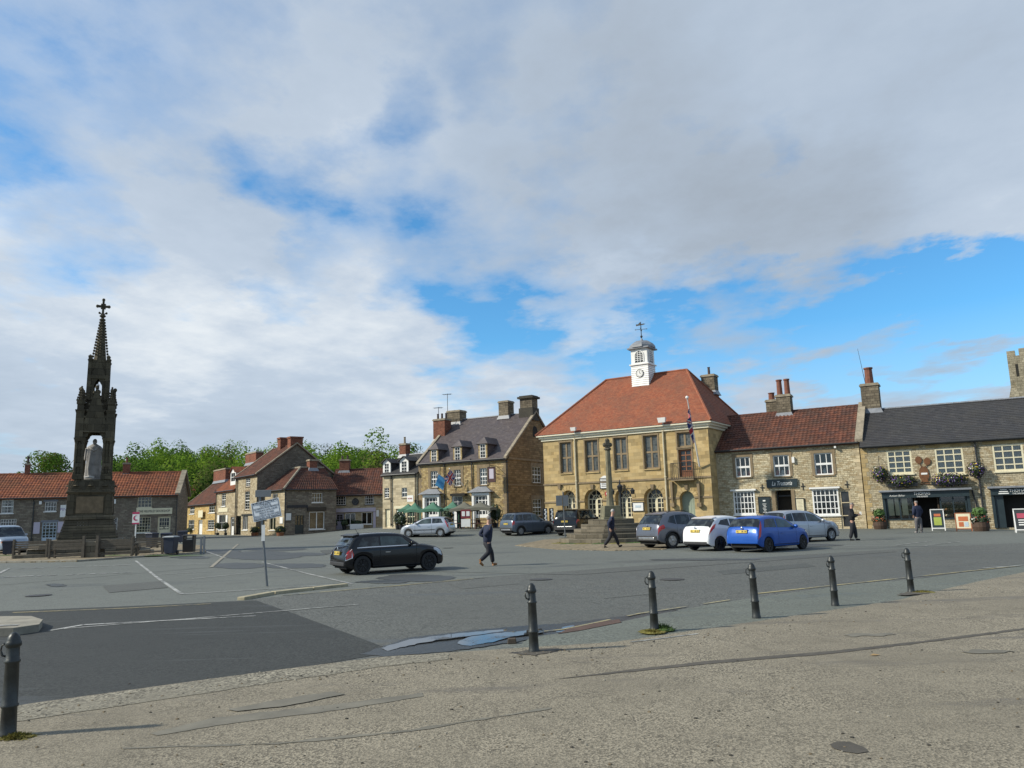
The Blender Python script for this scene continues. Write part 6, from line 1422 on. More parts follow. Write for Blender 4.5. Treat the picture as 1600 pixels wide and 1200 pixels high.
gazebo(622,650,787,797,73.5,M_G1,'first green gazebo from the left, set behind its neighbour'); gazebo(632,661,785,798,70.5,M_G1,'second green gazebo from the left, in front of its neighbour'); gazebo(658,692,784,797,69.5,M_G1,'third green gazebo, by the left bay window'); gazebo(691,722,783,796,69.8,M_G1,'fourth and rightmost green gazebo, left of the olive ones')
gazebo(704,745,784,796,68.0,M_G2,'olive grey gazebo left of the larger olive one',M_NAVY); gazebo(727,773,784,795,66.0,M_G2,'large olive grey gazebo at the right end of the row')
def pt(px,d): 
    x=at(px,826,d).x; return x,d,H(x,d)
M_PICN=pm('dark_red_timber',(.07,.025,.018),.7,.25,5)
for px,d,la in ((640,71,'under the leftmost gazebos'),(676,70,'under the third green gazebo'),(712,69,'under the rightmost green gazebo'),(738,67.4,'under the smaller olive gazebo'),(757,66.6,'under the large olive gazebo')):
    x,y,z=pt(px,d); e=empty('picnic_table',(x,y,z),R(-14),'dark picnic table '+la,'table','picnic tables under the gazebos'); m=MB()
    for q in range(5): m.box(-.8,.8,-.36+q*.15,-.23+q*.15,.70,.74)
    m.build('table_top',M_PICN,e); m=MB(); 
    for s_ in (-1,1): m.box(-.8,.8,s_*.72-.13,s_*.72+.13,.42,.46)
    m.build('bench_seat',M_PICN,e); m=MB()
    for s_ in (-1,1):
        for t in (-1,1): m.add([(s_*.6-.03,t*.2,.7),(s_*.6+.03,t*.2,.7),(s_*.6+.03,t*.75,-.02),(s_*.6-.03,t*.75,-.02),(s_*.6-.03,t*.28,.7),(s_*.6+.03,t*.28,.7),(s_*.6+.03,t*.83,-.02),(s_*.6-.03,t*.83,-.02)],[(0,1,2,3),(7,6,5,4),(0,4,5,1),(1,5,6,2),(2,6,7,3),(3,7,4,0)])
    m.build('frame',M_PICN,e)
for px,d,la,h in ((622,72,'by the shop front of the dormer house',1.5),(628,70.4,'left of the leftmost gazebo leg',1.3),(700,68.6,'between the green and olive gazebos',1.7),(775,68.5,'dark bush right of the gazebos by the hotel corner',2.1)):
    x,y,z=pt(px,d); e=empty('potted_plant',(x,y,z),0,('leafy potted plant '+la) if 'bush' not in la else la,'plant'); m=MB(); m.lathe([(.2,-.05),(.27,.4),(.22,.4)],(0,0,0),10); m.build('pot',M_BLK,e); leafball('foliage',(0,0,.4+h*.4),h*.33,300,M_SHR,e,(1,1,1.3),flow=[M_WHT] if px<700 else None,fn=40 if px<700 else 0)
x,y,z=pt(728,66.2); e=empty('menu_stand',(x,y,z),R(-10),'maroon and white menu stand under the olive gazebo','sign'); m=MB(); m.box(-.42,.42,0,.05,.9,1.65); m.build('board',pm('maroon_panel',(.18,.02,.03),.6),e); m=MB(); m.box(-.34,-.06,-.02,0,1.1,1.5); m.box(.06,.34,-.02,0,1.1,1.5); m.box(-.40,.40,-.02,.03,.2,.85); m.build('panels',M_WHT,e); m=MB(); m.box(-.42,-.38,-.01,.04,-.1,.9); m.box(.38,.42,-.01,.04,-.1,.9); m.build('legs',M_BLK,e)
# ---------------------------------------------------------------- pavement boards, tubs by the bakery
def aboard(px,pyb,w_,h_,fr,panel,label,extra=None,rz=R(-28)):
    d=1.75*1200/ (pyb-(801-(px-800)*.0279)) ; p=gp(px,pyb,H(20,45)*0); p=at(px,pyb,p.y); z=H(p.x,p.y); e=empty('pavement_board',(p.x,p.y,z),rz,label,'sign','pavement boards outside the bakery')
    for s_,nm in ((1,'front_panel'),(-1,'rear_panel')):
        T=Matrix.Translation((0,-.0,0))@Matrix.Rotation(R(-11)*s_,4,'X')@Matrix.Translation((0,-.12*s_,-.02)) if 0 else Matrix.Translation((0,-.22*s_,0))@Matrix.Rotation(R(-11)*s_,4,'X')
        m=MB(T); q=.05; m.box(-w_/2,-w_/2+q,-.02,.02,-.02,h_); m.box(w_/2-q,w_/2,-.02,.02,-.02,h_); m.box(-w_/2+q,w_/2-q,-.02,.02,h_-q,h_); m.box(-w_/2+q,w_/2-q,-.02,.02,.12,.17); m.box(-w_/2+q,w_/2-q,-.012,.012,.17,h_-q,1); o=m.build(nm,[fr,panel],e)
        if s_==1 and extra:
            m=MB(T)
            for (a_,b_,c_,d_,k) in extra[1]: m.box(-w_/2+w_*a_,-w_/2+w_*b_,-.022,-.0125,h_*c_,h_*d_,k)
            m.build('poster',extra[0],o)
M_OR=pm('orange_print',(.45,.12,.04),.6); M_LG=pm('lime_print',(.30,.36,.06),.6); M_PR=pm('pink_print',(.40,.06,.10),.6); M_CHK=pm('chalk_board',(.03,.035,.04),.8,.1,5)
aboard(1467,829,.72,1.28,M_WHT,M_NAVY,'tall white-framed board with green and lime poster beside the man in a dark jacket',([M_LG,M_OR],[(.22,.78,.25,.62,0),(.26,.74,.66,.78,1)]))
aboard(1507,830,.80,1.05,pm('orange_wood',(.30,.10,.035),.6,.2,6),M_CRP,'orange wooden board with red print in front of the right bakery window',([M_OR,M_BLUW],[(.2,.8,.55,.8,0),(.2,.5,.25,.5,0),(.55,.8,.25,.5,1)]))
aboard(1600,832,.75,1.25,M_WHT,M_CHK,'white-framed chalkboard at the right edge of the frame by the second shop front',([M_PR,M_WHT],[(.2,.8,.6,.8,0),(.25,.75,.3,.35,1),(.25,.7,.4,.44,1),(.25,.75,.5,.54,1)]))
aboard(1430,825,.62,.95,M_STL,M_CHK,'small dark board on steel legs half hidden behind the man in a dark jacket')
for px,pb,la in ((1376,826,'left of the first bakery window, orange flowers'),(1534,829,'by the black downpipe, white and red flowers')):
    p=gp(px,pb+1); z=H(p.x,p.y); e=empty('barrel_planter',(p.x,p.y,z),0,'half barrel planter '+la,'planter'); m=MB(); m.lathe([(.36,-.03),(.44,.25),(.42,.5),(.36,.5)],(0,0,0),16); m.build('barrel',pm('dark_barrel_wood',(.06,.035,.022),.8,.3,6),e)
    leafball('flowers',(0,0,.62),.46,360,M_SHR,e,(1.15,1,.6),.07,[M_FLW[3],M_OR] if px<1400 else [M_FLW[2],M_FLW[3]],150); leafball('leafy_top',(0,0,1.05),.36,260,pm('fresh_leaves',(.06,.12,.025),.7,.3,4),e,(1,1,.8),.1)
# ---------------------------------------------------------------- cars
def interp(tb,x):
    if x<=tb[0][0]: return tb[0][1]
    for (a,b),(c,d) in zip(tb,tb[1:]):
        if x<=c: t=(x-a)/(c-a) if c>a else 0; return b+(d-b)*t
    return tb[-1][1]
def smoothtab(tb,n=3):
    # Catmull-Rom resample for a soft outline
    out=[]
    for i in range(len(tb)-1):
        p0=tb[max(i-1,0)]; p1=tb[i]; p2=tb[i+1]; p3=tb[min(i+2,len(tb)-1)]
        for k in range(n):
            t=k/n; dx=p2[0]-p1[0]
            m1=(p2[1]-p0[1])/max(p2[0]-p0[0],1e-3)*dx*.8; m2=(p3[1]-p1[1])/max(p3[0]-p1[0],1e-3)*dx*.8
            h=(2*t**3-3*t*t+1)*p1[1]+(t**3-2*t*t+t)*m1+(-2*t**3+3*t*t)*p2[1]+(t**3-t*t)*m2
            out.append((p1[0]+dx*t,h))
    out.append(tb[-1]); return out
M_TYR=pm('tyre_rubber',(.018,.018,.019),.85,.2,8); M_RIM=pm('alloy_silver',(.42,.43,.44),.3,.1,8,metal=.8); M_RIMB=pm('black_alloy',(.02,.02,.022),.3,.1,8,metal=.5)
M_PLAS=pm('black_plastic_trim',(.022,.022,.024),.6,.15,8); 
def cglass():
    m,t=newmat('car_glass'); tc=t.n('ShaderNodeTexCoord').outputs['Object']; n=t.ramp(t.noise(tc,3.2,3,.55),[(.48,0.0),(.62,1.0)])
    t.out(t.mix(n,(.008,.009,.010),(.045,.055,.055)),.05,0,None,spec=.6); return m  # paler blotches painted on opaque glass for daylight seen through it
M_CGL=cglass(); M_CGF=pm('front_car_glass',(.055,.075,.075),.06,.6,3,spec=.5); M_CHR=pm('chrome',(.6,.6,.6),.15,.05,5,metal=1)  # front glass coloured paler to stand for the bright view through it
M_TL=pm('red_lamp_lens',(.45,.015,.012),.15,.1,8,coat=.6); M_HL=pm('clear_lamp_lens',(.45,.47,.5),.1,.2,12,coat=.6); M_AMB=pm('amber_lens',(.7,.22,.02),.2,.1,8); M_PLY=pm('yellow_number_plate',(.58,.42,.06),.5,.05,8); M_SHDW=pm('underbody_black',(.01,.01,.01),.9,.1,3)
def paint(name,c,metal=.3,rough=.28,coat=.4): return pm(name,c,rough,.04,1.5,metal=metal,coat=coat)
def make_car(name,label,mat,sp,rear_px,front_px,away=True,near='right',wb=2.5,rimmat=None,direct=None,k=1.0):
    "near-side wheel contacts in the picture give place and heading"
    L=sp['L']; xr=sp['xr']; xf=xr+wb; kk=k; w0=sp['w']/2; wr=sp.get('wr',.31)
    if direct: (ox,oy),th=direct; fx=Vector((math.cos(th),math.sin(th),0)); base=Vector((ox,oy,0))
    else:
        a=gp(*rear_px) if rear_px[1] else None; best=None; base=a
        for k in range(-1800,1801,2):
            th=R(k/10); q=a+Vector((math.cos(th),math.sin(th),0))*wb*kk; 
            if q.y<5: continue
            if (math.sin(th)>=0)!=away: continue
            e_=abs(proj(q)[0]-front_px)
            if best is None or e_<best[0]: best=(e_,th)
        th=best[1]; base=a; fx=Vector((math.cos(th),math.sin(th),0))
    left=Vector((-fx.y,fx.x,0)); ny=-(w0-.02) if near=='right' else (w0-.02)
    org=base-(fx*xr+left*ny)*kk
    e=empty(name,(org.x,org.y,H(org.x,org.y)),th,label,'car' if 'cat' not in sp else sp['cat'],'cars parked in the market place'); e.scale=(kk,kk,kk)
    top=smoothtab(sp['top'],4); belt=smoothtab(sp['belt'],3); bot=sp['bot']; wid=smoothtab(sp['wid'],3)
    def zb(x):
        z=interp(bot,x)
        for c in (xr,xf):
            rr=wr+.05
            if abs(x-c)<rr: z=max(z,wr-.02+math.sqrt(rr*rr-(x-c)**2))
        return z
    def sec(x):
        w=w0*interp(wid,x); zt=interp(top,x); zl=min(interp(belt,x),zt-.07); b=min(zb(x),zl-.06)
        hc=max(0,min(1,(zt-zl-.07)/.42)); wt=w*(.93-sp.get('tumble',.19)*hc)
        return [(.955*w,b),(.985*w,b+.03),(1.0*w,b+(zl-b)*.45),(.985*w,zl-.07),(.955*w,zl),(wt+.012,zt-.085-.02*hc),(wt*.90,zt-.022-.01*hc),(wt*.5,zt-.004),(0,zt)]
    TS=[0,.04,.30,.50,.58,.86,.92,.97,1.0]
    def surf(x,t,side):
        s=sec(x)
        for i in range(8):
            if t<=TS[i+1]+1e-9: k=(t-TS[i])/(TS[i+1]-TS[i]); y=s[i][0]+(s[i+1][0]-s[i][0])*k; z=s[i][1]+(s[i+1][1]-s[i][1])*k; break
        return Vector((x,side*y,z))
    xs=sorted(set([i*L/90 for i in range(91)]+[c+sg*(wr+.05)*math.sin(q*math.pi/20) for c in (xr,xf) for sg in (-1,1) for q in range(11)]+[.02,.04,L-.02,L-.04]))
    ts=[0,.04,.12,.21,.30,.4,.46,.50,.54,.58,.65,.72,.79,.86,.89,.92,.95,.97,.985,1.0]
    m=MB(); P=[]; n=len(ts)
    for x in xs:
        for sd in (-1,1):
            for t in (ts if sd<0 else ts[::-1][1:]): P.append(surf(x,t,sd))
    K=2*n-1; F=[]
    for i in range(len(xs)-1):
        for j in range(K-1): F.append((i*K+j,(i+1)*K+j,(i+1)*K+j+1,i*K+j+1))
    F.append(tuple(range(K))); F.append(tuple((len(xs)-1)*K+j for j in range(K-1,-1,-1)))
    m.add(P,F); body=m.build('body',mat,e,smooth=True,merge=True,auto=48)
    def patch(m,c,side,off=.008,nu=8,nv=4,mi=0):
        "c: four (x,t): lower-rear, lower-front, upper-front, upper-rear"
        P=[]
        for j in range(nv+1):
            for i in range(nu+1):
                u=i/nu; v=j/nv; x=(c[0][0]*(1-u)+c[1][0]*u)*(1-v)+(c[3][0]*(1-u)+c[2][0]*u)*v; t=(c[0][1]*(1-u)+c[1][1]*u)*(1-v)+(c[3][1]*(1-u)+c[2][1]*u)*v
                p=surf(x,t,side); d=.01; px_=surf(min(x+d,L),t,side)-surf(max(x-d,0),t,side); tt=min(t+d,1); pt_=surf(x,tt,side)-surf(x,max(0,tt-2*d),side); nn=px_.cross(pt_)
                if nn.length<1e-9: nn=Vector((0,side,0))
                nn.normalize(); 
                if nn.dot(Vector((1.2 if x>L/2 else -1.2,side*1.0,.8)) if abs(nn.y)<.75 else Vector((0,side,.2)))<0: nn=-nn
                P.append(p+nn*off)
        m.add(P,[(j*(nu+1)+i,j*(nu+1)+i+1,(j+1)*(nu+1)+i+1,(j+1)*(nu+1)+i) for j in range(nv) for i in range(nu)],mi)
    def full(m,x0,x1,t0,t1,off=.008,xe0=None,xe1=None):
        for sd in (-1,1):
            for a_,b_ in ((t0,.92),(.92,.97),(.97,1.0)): patch(m,[(x0,a_),(x1,a_),(x1,b_),(x0,b_)],sd,.011,12,2)
    # side windows
    for sd in (-1,1):
        for c in sp['win']:
            m=MB(); patch(m,c,sd,.007,10,5); m.build('side_window',M_CGF if c is sp['win'][-1] else M_CGL,e,smooth=True)
        if sp.get('chrome'):
            m=MB(); patch(m,[(sp['win'][0][0][0],.575),(2.6,.575),(2.6,.60),(sp['win'][0][0][0],.60)],sd,.012,14,1); m.build('chrome_strip',M_CHR,e)
        for x in sp['seams']:
            m=MB(); patch(m,[(x-.005,.10),(x+.005,.10),(x+.005,.56),(x-.005,.56)],sd,.004,1,12); m.build('door_seam',M_SHDW,body)
        for x in sp['handles']:
            m=MB(); p=surf(x,.43,sd); m.box(x-.09,x+.09,p.y,p.y+sd*.035,p.z-.012,p.z+.014); m.build('door_handle',sp.get('hmat',mat),e,bevel=.006)
        m=MB(); patch(m,sp['tail'],sd,.012,6,5); m.build('tail_light',M_TL,e,smooth=True)
        if 'tailring' in sp:
            m=MB(); (x0,t0),(x1,t1)=sp['tail'][0],sp['tail'][2]; c=[surf(x0,t0,sd),surf(x1,t0,sd),surf(x1,t1,sd),surf(x0,t1,sd),surf(x0,t0,sd)]; m.tube([q+Vector((-.01,sd*.02,0)) for q in c],.02,6); m.build('lamp_ring',M_CHR,e)
        m=MB(); patch(m,sp['head'],sd,.012,6,5); m.build('headlight',M_HL,e,smooth=True)
        m=MB(); p=surf(sp['mir'],.60,sd); m.ball((sp['mir'],p.y+sd*.10,p.z+.07),.11,10,7,0,(.6,.95,.7)); m.tube([(sp['mir'],p.y,p.z+.02),(sp['mir'],p.y+sd*.06,p.z+.05)],.025,6); m.build('wing_mirror',sp.get('mirmat',mat),e,smooth=True)
        if sp.get('strip'):
            a,b=sp['strip']; m=MB(); patch(m,[(a,.27),(b,.27),(b,.31),(a,.31)],sd,.014,12,1); m.build('rubbing_strip',M_PLAS,e)
        m=MB(); patch(m,[(xr+wr+.08,.0),(xf-wr-.08,.0),(xf-wr-.08,.10),(xr+wr+.08,.10)],sd,.006,10,1); m.build('sill_trim',M_PLAS,e)
        if sp.get('clad'):
            for c in (xr,xf):
                m=MB(); pts=[]
                for q in range(13):
                    a_=math.pi*q/12; pts.append((c+(wr+.075)*math.cos(a_),wr-.02+(wr+.075)*math.sin(a_)))
                y=surf(c,.2,sd).y; m.tube([(x,y+sd*.005,z) for x,z in pts],.035,6); m.build('arch_trim',M_PLAS,e)
        if sp.get('rails'):
            m=MB(); a,b=sp['rails']; ps=[surf(a+(b-a)*q/6,.93,sd)+Vector((0,0,.045 if 0<q<6 else 0)) for q in range(7)]; m.tube(ps,.018,6); m.build('roof_rail',sp.get('railmat',M_PLAS),e)
    r0,r1=sp['rearwin']; m=MB(); full(m,r0,r1,sp.get('rwt',.875),sp.get('rwt2',.90)); m.build('rear_window',M_CGL,e,smooth=True)
    r0,r1=sp['screen']; m=MB(); full(m,r0,r1,.885,.885); m.build('windscreen',M_CGL,e,smooth=True)
    # bumpers, plate, exhaust
    if sp.get('rbump'):
        z0,z1=sp['rbump']; m=MB(); ww=w0*interp(wid,.03)
        m.add([(-.025,-ww*.9,z0),(-.025,ww*.9,z0),(-.025,ww*.9,z1),(-.025,-ww*.9,z1),(.16,-ww*1.0,z0),(.16,ww*1.0,z0),(.16,ww*1.0,z1),(.16,-ww*1.0,z1)],[(0,1,2,3),(0,4,5,1),(3,2,6,7),(1,5,6,2),(0,3,7,4)]); m.build('rear_bumper_trim',M_PLAS,e,bevel=.02)
    if sp.get('silver'):
        z0,z1=sp['silver']; m=MB(); m.box(-.045,.0,-w0*.62,w0*.62,z0,z1); m.build('bumper_insert',M_RIM,e,bevel=.03)
    zp=sp['plate'][0]; xp=sp['plate'][1]; sl=sp['plate'][2] if len(sp['plate'])>2 else 0; T=Matrix.Translation((xp,0,zp))@Matrix.Rotation(R(sl),4,'Y'); m=MB(T); m.box(-.02,.02,-.26,.26,-.056,.056); pl=m.build('number_plate',M_PLY,e)
    m=MB(T)
    for q in range(7):
        if q==4: continue
        y=-.20+q*.066; m.box(-.024,-.021,y-.022,y+.018,-.032,-.02 if q%2 else .034); m.box(-.024,-.021,y-.022,y-.010,-.032,.034)
    m.build('plate_marks',M_TEXT,pl)
    m=MB(); m.box(xp-.0,xp+.02,-.30,.30,zp+.06,zp+.085); m.build('tailgate_handle',M_CHR if sp.get('chrome') else mat,e)
    m=MB(); m.ball((xp+.01,0,zp+.14),.05,8,6,0,(.3,1,1)); m.build('badge',M_CHR,e)
    if sp.get('spoiler'):
        xs_,zs_=sp['spoiler']; ws=sec(xs_+.1)[6][0]; m=MB(); m.add([(xs_-.06,-ws,zs_-.02),(xs_-.06,ws,zs_-.02),(xs_+.2,ws*1.02,zs_+.03),(xs_+.2,-ws*1.02,zs_+.03),(xs_-.04,-ws,zs_-.05),(xs_-.04,ws,zs_-.05),(xs_+.15,ws,zs_-.04),(xs_+.15,-ws,zs_-.04)],[(0,1,2,3),(4,7,6,5),(0,4,5,1),(1,5,6,2),(3,2,6,7),(0,3,7,4)]); m.build('spoiler',sp.get('spm',mat),e)
    m=MB(); m.box(.12,L-.14,-w0+.26,w0-.26,.2,.62); m.box(xr+wr+.1,xf-wr-.1,-w0+.06,w0-.06,.19,.3); m.build('underbody',M_SHDW,e)
    for x in (xr,xf):
        for sd in (-1,1):
            T=Matrix.Translation((x,sd*(w0-.115),wr))@Matrix.Rotation(R(-90)*sd,4,'X'); m=MB(T)
            m.lathe([(wr*.64,-.10),(wr*.92,-.105),(wr*.99,-.08),(wr,-.04),(wr,.06),(wr*.985,.085),(wr*.93,.10),(wr*.66,.095),(wr*.64,.07)],(0,0,0),28); wh=m.build('wheel',M_TYR,e,smooth=True,auto=40)
            m=MB(T); m.lathe([(wr*.66,.085),(wr*.63,.10),(wr*.60,.06)],(0,0,0),24); m.T=T
            ns=sp.get('spokes',5)
            for q in range(ns):
                a_=2*math.pi*q/ns
                for dl in ((-.14,.14) if sp.get('split') else (0,)):
                    p0=Vector((wr*.12*math.cos(a_),wr*.12*math.sin(a_),.075)); p1=Vector((wr*.62*math.cos(a_+dl),wr*.62*math.sin(a_+dl),.09)); m.tube([p0,p1],wr*.085 if not sp.get('split') else wr*.06,6)
            m.lathe([(wr*.2,.05),(wr*.18,.10),(wr*.08,.11)],(0,0,0),12)
            m.build('rim',rimmat or M_RIM,wh,smooth=True,auto=40)
            m=MB(T); m.lathe([(wr*.62,.0),(wr*.62,.02)],(0,0,0),20); m.build('brake_disc',M_SHDW,wh)
    if sp.get('antenna'): 
        x=sp['antenna']; z=interp(top,x); m=MB(); m.tube([(x,0,z-.02),(x-.10,0,z+.16)],.008,5); m.frus(x,0,z-.02,z+.03,.08,.04,.03,.02); m.build('antenna',M_BLK,e)
    return e
mini=dict(L=3.82,xr=.62,w=1.72,wr=.305,
 top=[(0,.60),(.05,.75),(.10,.86),(.20,.98),(.36,1.19),(.46,1.27),(.75,1.315),(1.4,1.33),(2.0,1.30),(2.25,1.23),(2.55,1.05),(2.78,.935),(3.1,.89),(3.45,.81),(3.65,.72),(3.76,.60),(3.82,.48)],
 belt=[(0,.58),(.12,.80),(.3,.85),(1.5,.865),(2.6,.875),(3.2,.85),(3.7,.67)],bot=[(0,.34),(.15,.24),(.3,.2),(3.5,.19),(3.7,.22),(3.82,.3)],
 wid=[(0,.86),(.06,.92),(.2,.97),(.6,1.0),(2.9,1.0),(3.4,.95),(3.65,.86),(3.78,.72),(3.82,.62)],
 win=[[(.42,.61),(1.22,.61),(1.25,.84),(.66,.84)],[(1.28,.61),(2.46,.61),(2.12,.84),(1.30,.84)]],seams=[1.25,2.62],handles=[1.52],hmat=M_CHR,
 tail=[(.03,.34),(.30,.34),(.24,.56),(.06,.56)],tailring=1,head=[(3.30,.42),(3.68,.40),(3.58,.66),(3.32,.72)],mir=2.42,rearwin=(.16,.40),rwt=.87,screen=(2.22,2.72),
 plate=(.70,.0,8),spoiler=(.38,1.28),spm=M_BLK,antenna=.75,spokes=8,chrome=1,rbump=(.30,.42),tumble=.17)
P_BLK=pm('deep_black_paint',(.006,.006,.008),.12,.04,1.5,spec=.5)
mc=make_car('hatchback_car','small black three-door hatchback with black wheels parked in the foreground of the car park',P_BLK,mini,(567,898.5),671,True,'right',2.5,M_RIMB,k=.895); mc.scale.z=.94
m=MB(); 
fiO=dict(L=3.92,xr=.66,w=1.68,wr=.295,
 top=[(0,.60),(.04,.80),(.09,.95),(.16,1.05),(.34,1.30),(.48,1.40),(.9,1.455),(1.5,1.46),(2.0,1.40),(2.35,1.26),(2.75,1.05),(3.0,.965),(3.4,.89),(3.7,.76),(3.86,.60),(3.92,.48)],
 belt=[(0,.58),(.1,.86),(.3,.94),(1.5,.92),(2.7,.90),(3.3,.86),(3.8,.62)],bot=[(0,.36),(.15,.25),(.3,.22),(3.6,.2),(3.85,.26),(3.92,.32)],
 wid=[(0,.88),(.06,.93),(.2,.97),(.6,1.0),(3.0,1.0),(3.5,.93),(3.75,.82),(3.88,.68),(3.92,.6)],
 win=[[(.46,.62),(1.30,.61),(1.32,.84),(.66,.84)],[(1.36,.61),(2.72,.61),(2.18,.84),(1.40,.84)]],seams=[1.33,2.62],handles=[1.58],
 tail=[(.02,.42),(.14,.42),(.36,.84),(.22,.84)],head=[(3.35,.44),(3.78,.40),(3.66,.62),(3.38,.70)],mir=2.52,rearwin=(.14,.42),rwt=.875,screen=(2.05,2.86),
 plate=(.86,.03,12),strip=(1.08,2.75),spokes=7,tumble=.16,antenna=1.9)
P_SIL=paint('silver_paint',(.42,.45,.50),.6,.3)
make_car('hatchback_car','small silver three-door hatchback facing left with a black side strip, parked beyond the black car',P_SIL,fiO,(688,841),638,True,'left',2.48,M_RIM,k=1.04)
yeti=dict(L=4.22,xr=.78,w=1.78,wr=.34,
 top=[(0,.70),(.03,.95),(.06,1.10),(.12,1.22),(.24,1.50),(.34,1.62),(.7,1.68),(1.8,1.69),(2.3,1.62),(2.6,1.45),(2.95,1.18),(3.12,1.09),(3.6,1.03),(3.95,.90),(4.12,.74),(4.22,.6)],
 belt=[(0,.8),(.08,1.0),(.3,1.04),(3.0,1.02),(3.6,.96),(4.1,.74)],bot=[(0,.42),(.15,.30),(.4,.26),(3.8,.26),(4.1,.34),(4.22,.4)],
 wid=[(0,.90),(.05,.94),(.2,.98),(.6,1.0),(3.4,1.0),(3.8,.94),(4.08,.84),(4.18,.74),(4.22,.66)],
 win=[[(.30,.61),(1.0,.61),(1.0,.84),(.44,.84)],[(1.05,.61),(1.85,.61),(1.85,.84),(1.05,.84)],[(1.91,.61),(2.92,.61),(2.48,.84),(1.91,.84)]],seams=[1.02,1.88,2.9],handles=[1.25,2.1],
 tail=[(.02,.42),(.22,.42),(.24,.62),(.05,.66)],head=[(3.68,.44),(4.06,.40),(3.96,.62),(3.7,.68)],mir=2.75,rearwin=(.09,.30),rwt=.875,screen=(2.35,3.0),
 plate=(.88,.02,4),spokes=5,split=1,clad=1,rails=(.5,2.2),railmat=M_PLAS,rbump=(.36,.62),silver=(.40,.50),tumble=.13)
P_GRY=paint('blue_grey_paint',(.13,.155,.19),.5,.3)
make_car('compact_suv','boxy blue-grey compact suv with roof rails, left of the town hall, rear towards the camera',P_GRY,yeti,(814.5,838),857,True,'right',2.58,M_RIM)
disc=dict(L=4.9,xr=1.0,w=2.0,wr=.38,
 top=[(0,.80),(.03,1.05),(.06,1.20),(.12,1.35),(.25,1.68),(.4,1.82),(.8,1.88),(2.4,1.90),(2.9,1.82),(3.3,1.55),(3.6,1.28),(3.8,1.20),(4.3,1.14),(4.65,1.0),(4.82,.8),(4.9,.68)],
 belt=[(0,.9),(.1,1.12),(.4,1.16),(3.6,1.12),(4.2,1.05),(4.8,.8)],bot=[(0,.5),(.2,.36),(.5,.3),(4.4,.3),(4.8,.42),(4.9,.5)],
 wid=[(0,.92),(.05,.96),(.2,.98),(.6,1.0),(4.0,1.0),(4.5,.94),(4.8,.82),(4.9,.72)],
 win=[[(.35,.61),(1.15,.61),(1.15,.85),(.5,.85)],[(1.2,.61),(2.2,.61),(2.2,.85),(1.2,.85)],[(2.26,.61),(3.5,.61),(3.05,.85),(2.26,.85)]],seams=[1.18,2.22,3.4],handles=[1.5,2.5],
 tail=[(.02,.46),(.40,.46),(.34,.58),(.04,.58)],head=[(4.3,.44),(4.75,.40),(4.65,.6),(4.35,.66)],mir=3.25,rearwin=(.10,.33),rwt=.87,screen=(2.95,3.62),
 plate=(1.02,.0,3),spokes=5,rbump=(.42,.72),silver=(.62,.68),tumble=.11,spoiler=(.3,1.84))
make_car('large_suv','large black suv parked before the town hall, partly hidden by the cross steps',P_BLK,disc,(912,836.5),939,True,'right',2.92,M_RIMB)
mok=dict(L=4.28,xr=.80,w=1.78,wr=.355,
 top=[(0,.62),(.04,.88),(.07,1.0),(.13,1.12),(.34,1.42),(.5,1.56),(.9,1.645),(1.7,1.66),(2.2,1.58),(2.55,1.40),(2.95,1.14),(3.15,1.05),(3.65,.99),(4.0,.86),(4.18,.70),(4.28,.55)],
 belt=[(0,.72),(.1,.98),(.4,1.06),(1.5,1.0),(3.0,.96),(3.6,.92),(4.15,.7)],bot=[(0,.42),(.15,.30),(.4,.25),(3.8,.25),(4.15,.34),(4.28,.4)],
 wid=[(0,.86),(.05,.92),(.2,.97),(.6,1.0),(3.3,1.0),(3.8,.94),(4.1,.82),(4.22,.7),(4.28,.6)],
 win=[[(.62,.66),(1.08,.61),(1.08,.83),(.82,.80)],[(1.13,.61),(1.95,.61),(1.95,.84),(1.13,.83)],[(2.01,.61),(3.0,.61),(2.45,.84),(2.01,.84)]],seams=[1.1,1.98,2.95],handles=[1.35,2.2],
 tail=[(.02,.40),(.40,.46),(.36,.60),(.06,.56)],head=[(3.70,.44),(4.12,.40),(4.02,.62),(3.74,.68)],mir=2.75,rearwin=(.13,.46),rwt=.875,screen=(2.15,3.02),
 plate=(.90,.02,10),spokes=5,split=1,clad=1,rbump=(.34,.58),silver=(.40,.52),rails=(.8,2.1),tumble=.18,spoiler=(.45,1.56))
make_car('compact_suv','dark grey compact suv with red tail lamps, between the cross steps and white car',paint('graphite_paint',(.14,.15,.18),.5,.3),mok,(1052,857),1118,True,'right',2.55,M_RIM,k=.97)
fiN=dict(L=3.95,xr=.66,w=1.70,wr=.30,
 top=[(0,.58),(.04,.80),(.08,.93),(.18,1.06),(.42,1.29),(.60,1.40),(1.0,1.47),(1.5,1.475),(2.0,1.40),(2.4,1.24),(2.8,1.03),(3.0,.96),(3.4,.88),(3.7,.75),(3.88,.58),(3.95,.46)],
 belt=[(0,.56),(.1,.88),(.35,1.03),(1.2,.98),(2.7,.90),(3.3,.85),(3.8,.62)],bot=[(0,.34),(.15,.24),(.3,.21),(3.6,.2),(3.88,.26),(3.95,.32)],
 wid=[(0,.84),(.06,.91),(.2,.96),(.6,1.0),(3.0,1.0),(3.5,.92),(3.75,.80),(3.9,.66),(3.95,.58)],
 win=[[(.62,.66),(1.30,.61),(1.32,.83),(.86,.80)],[(1.36,.61),(2.72,.61),(2.18,.84),(1.40,.83)]],seams=[1.33,2.62],handles=[1.58],
 tail=[(.05,.44),(.36,.50),(.52,.72),(.30,.70)],head=[(3.30,.44),(3.74,.40),(3.62,.62),(3.3,.72)],mir=2.52,rearwin=(.17,.52),rwt=.87,screen=(2.0,2.84),
 plate=(.84,.03,12),spokes=9,tumble=.18,rbump=(.28,.40),spoiler=(.52,1.40))
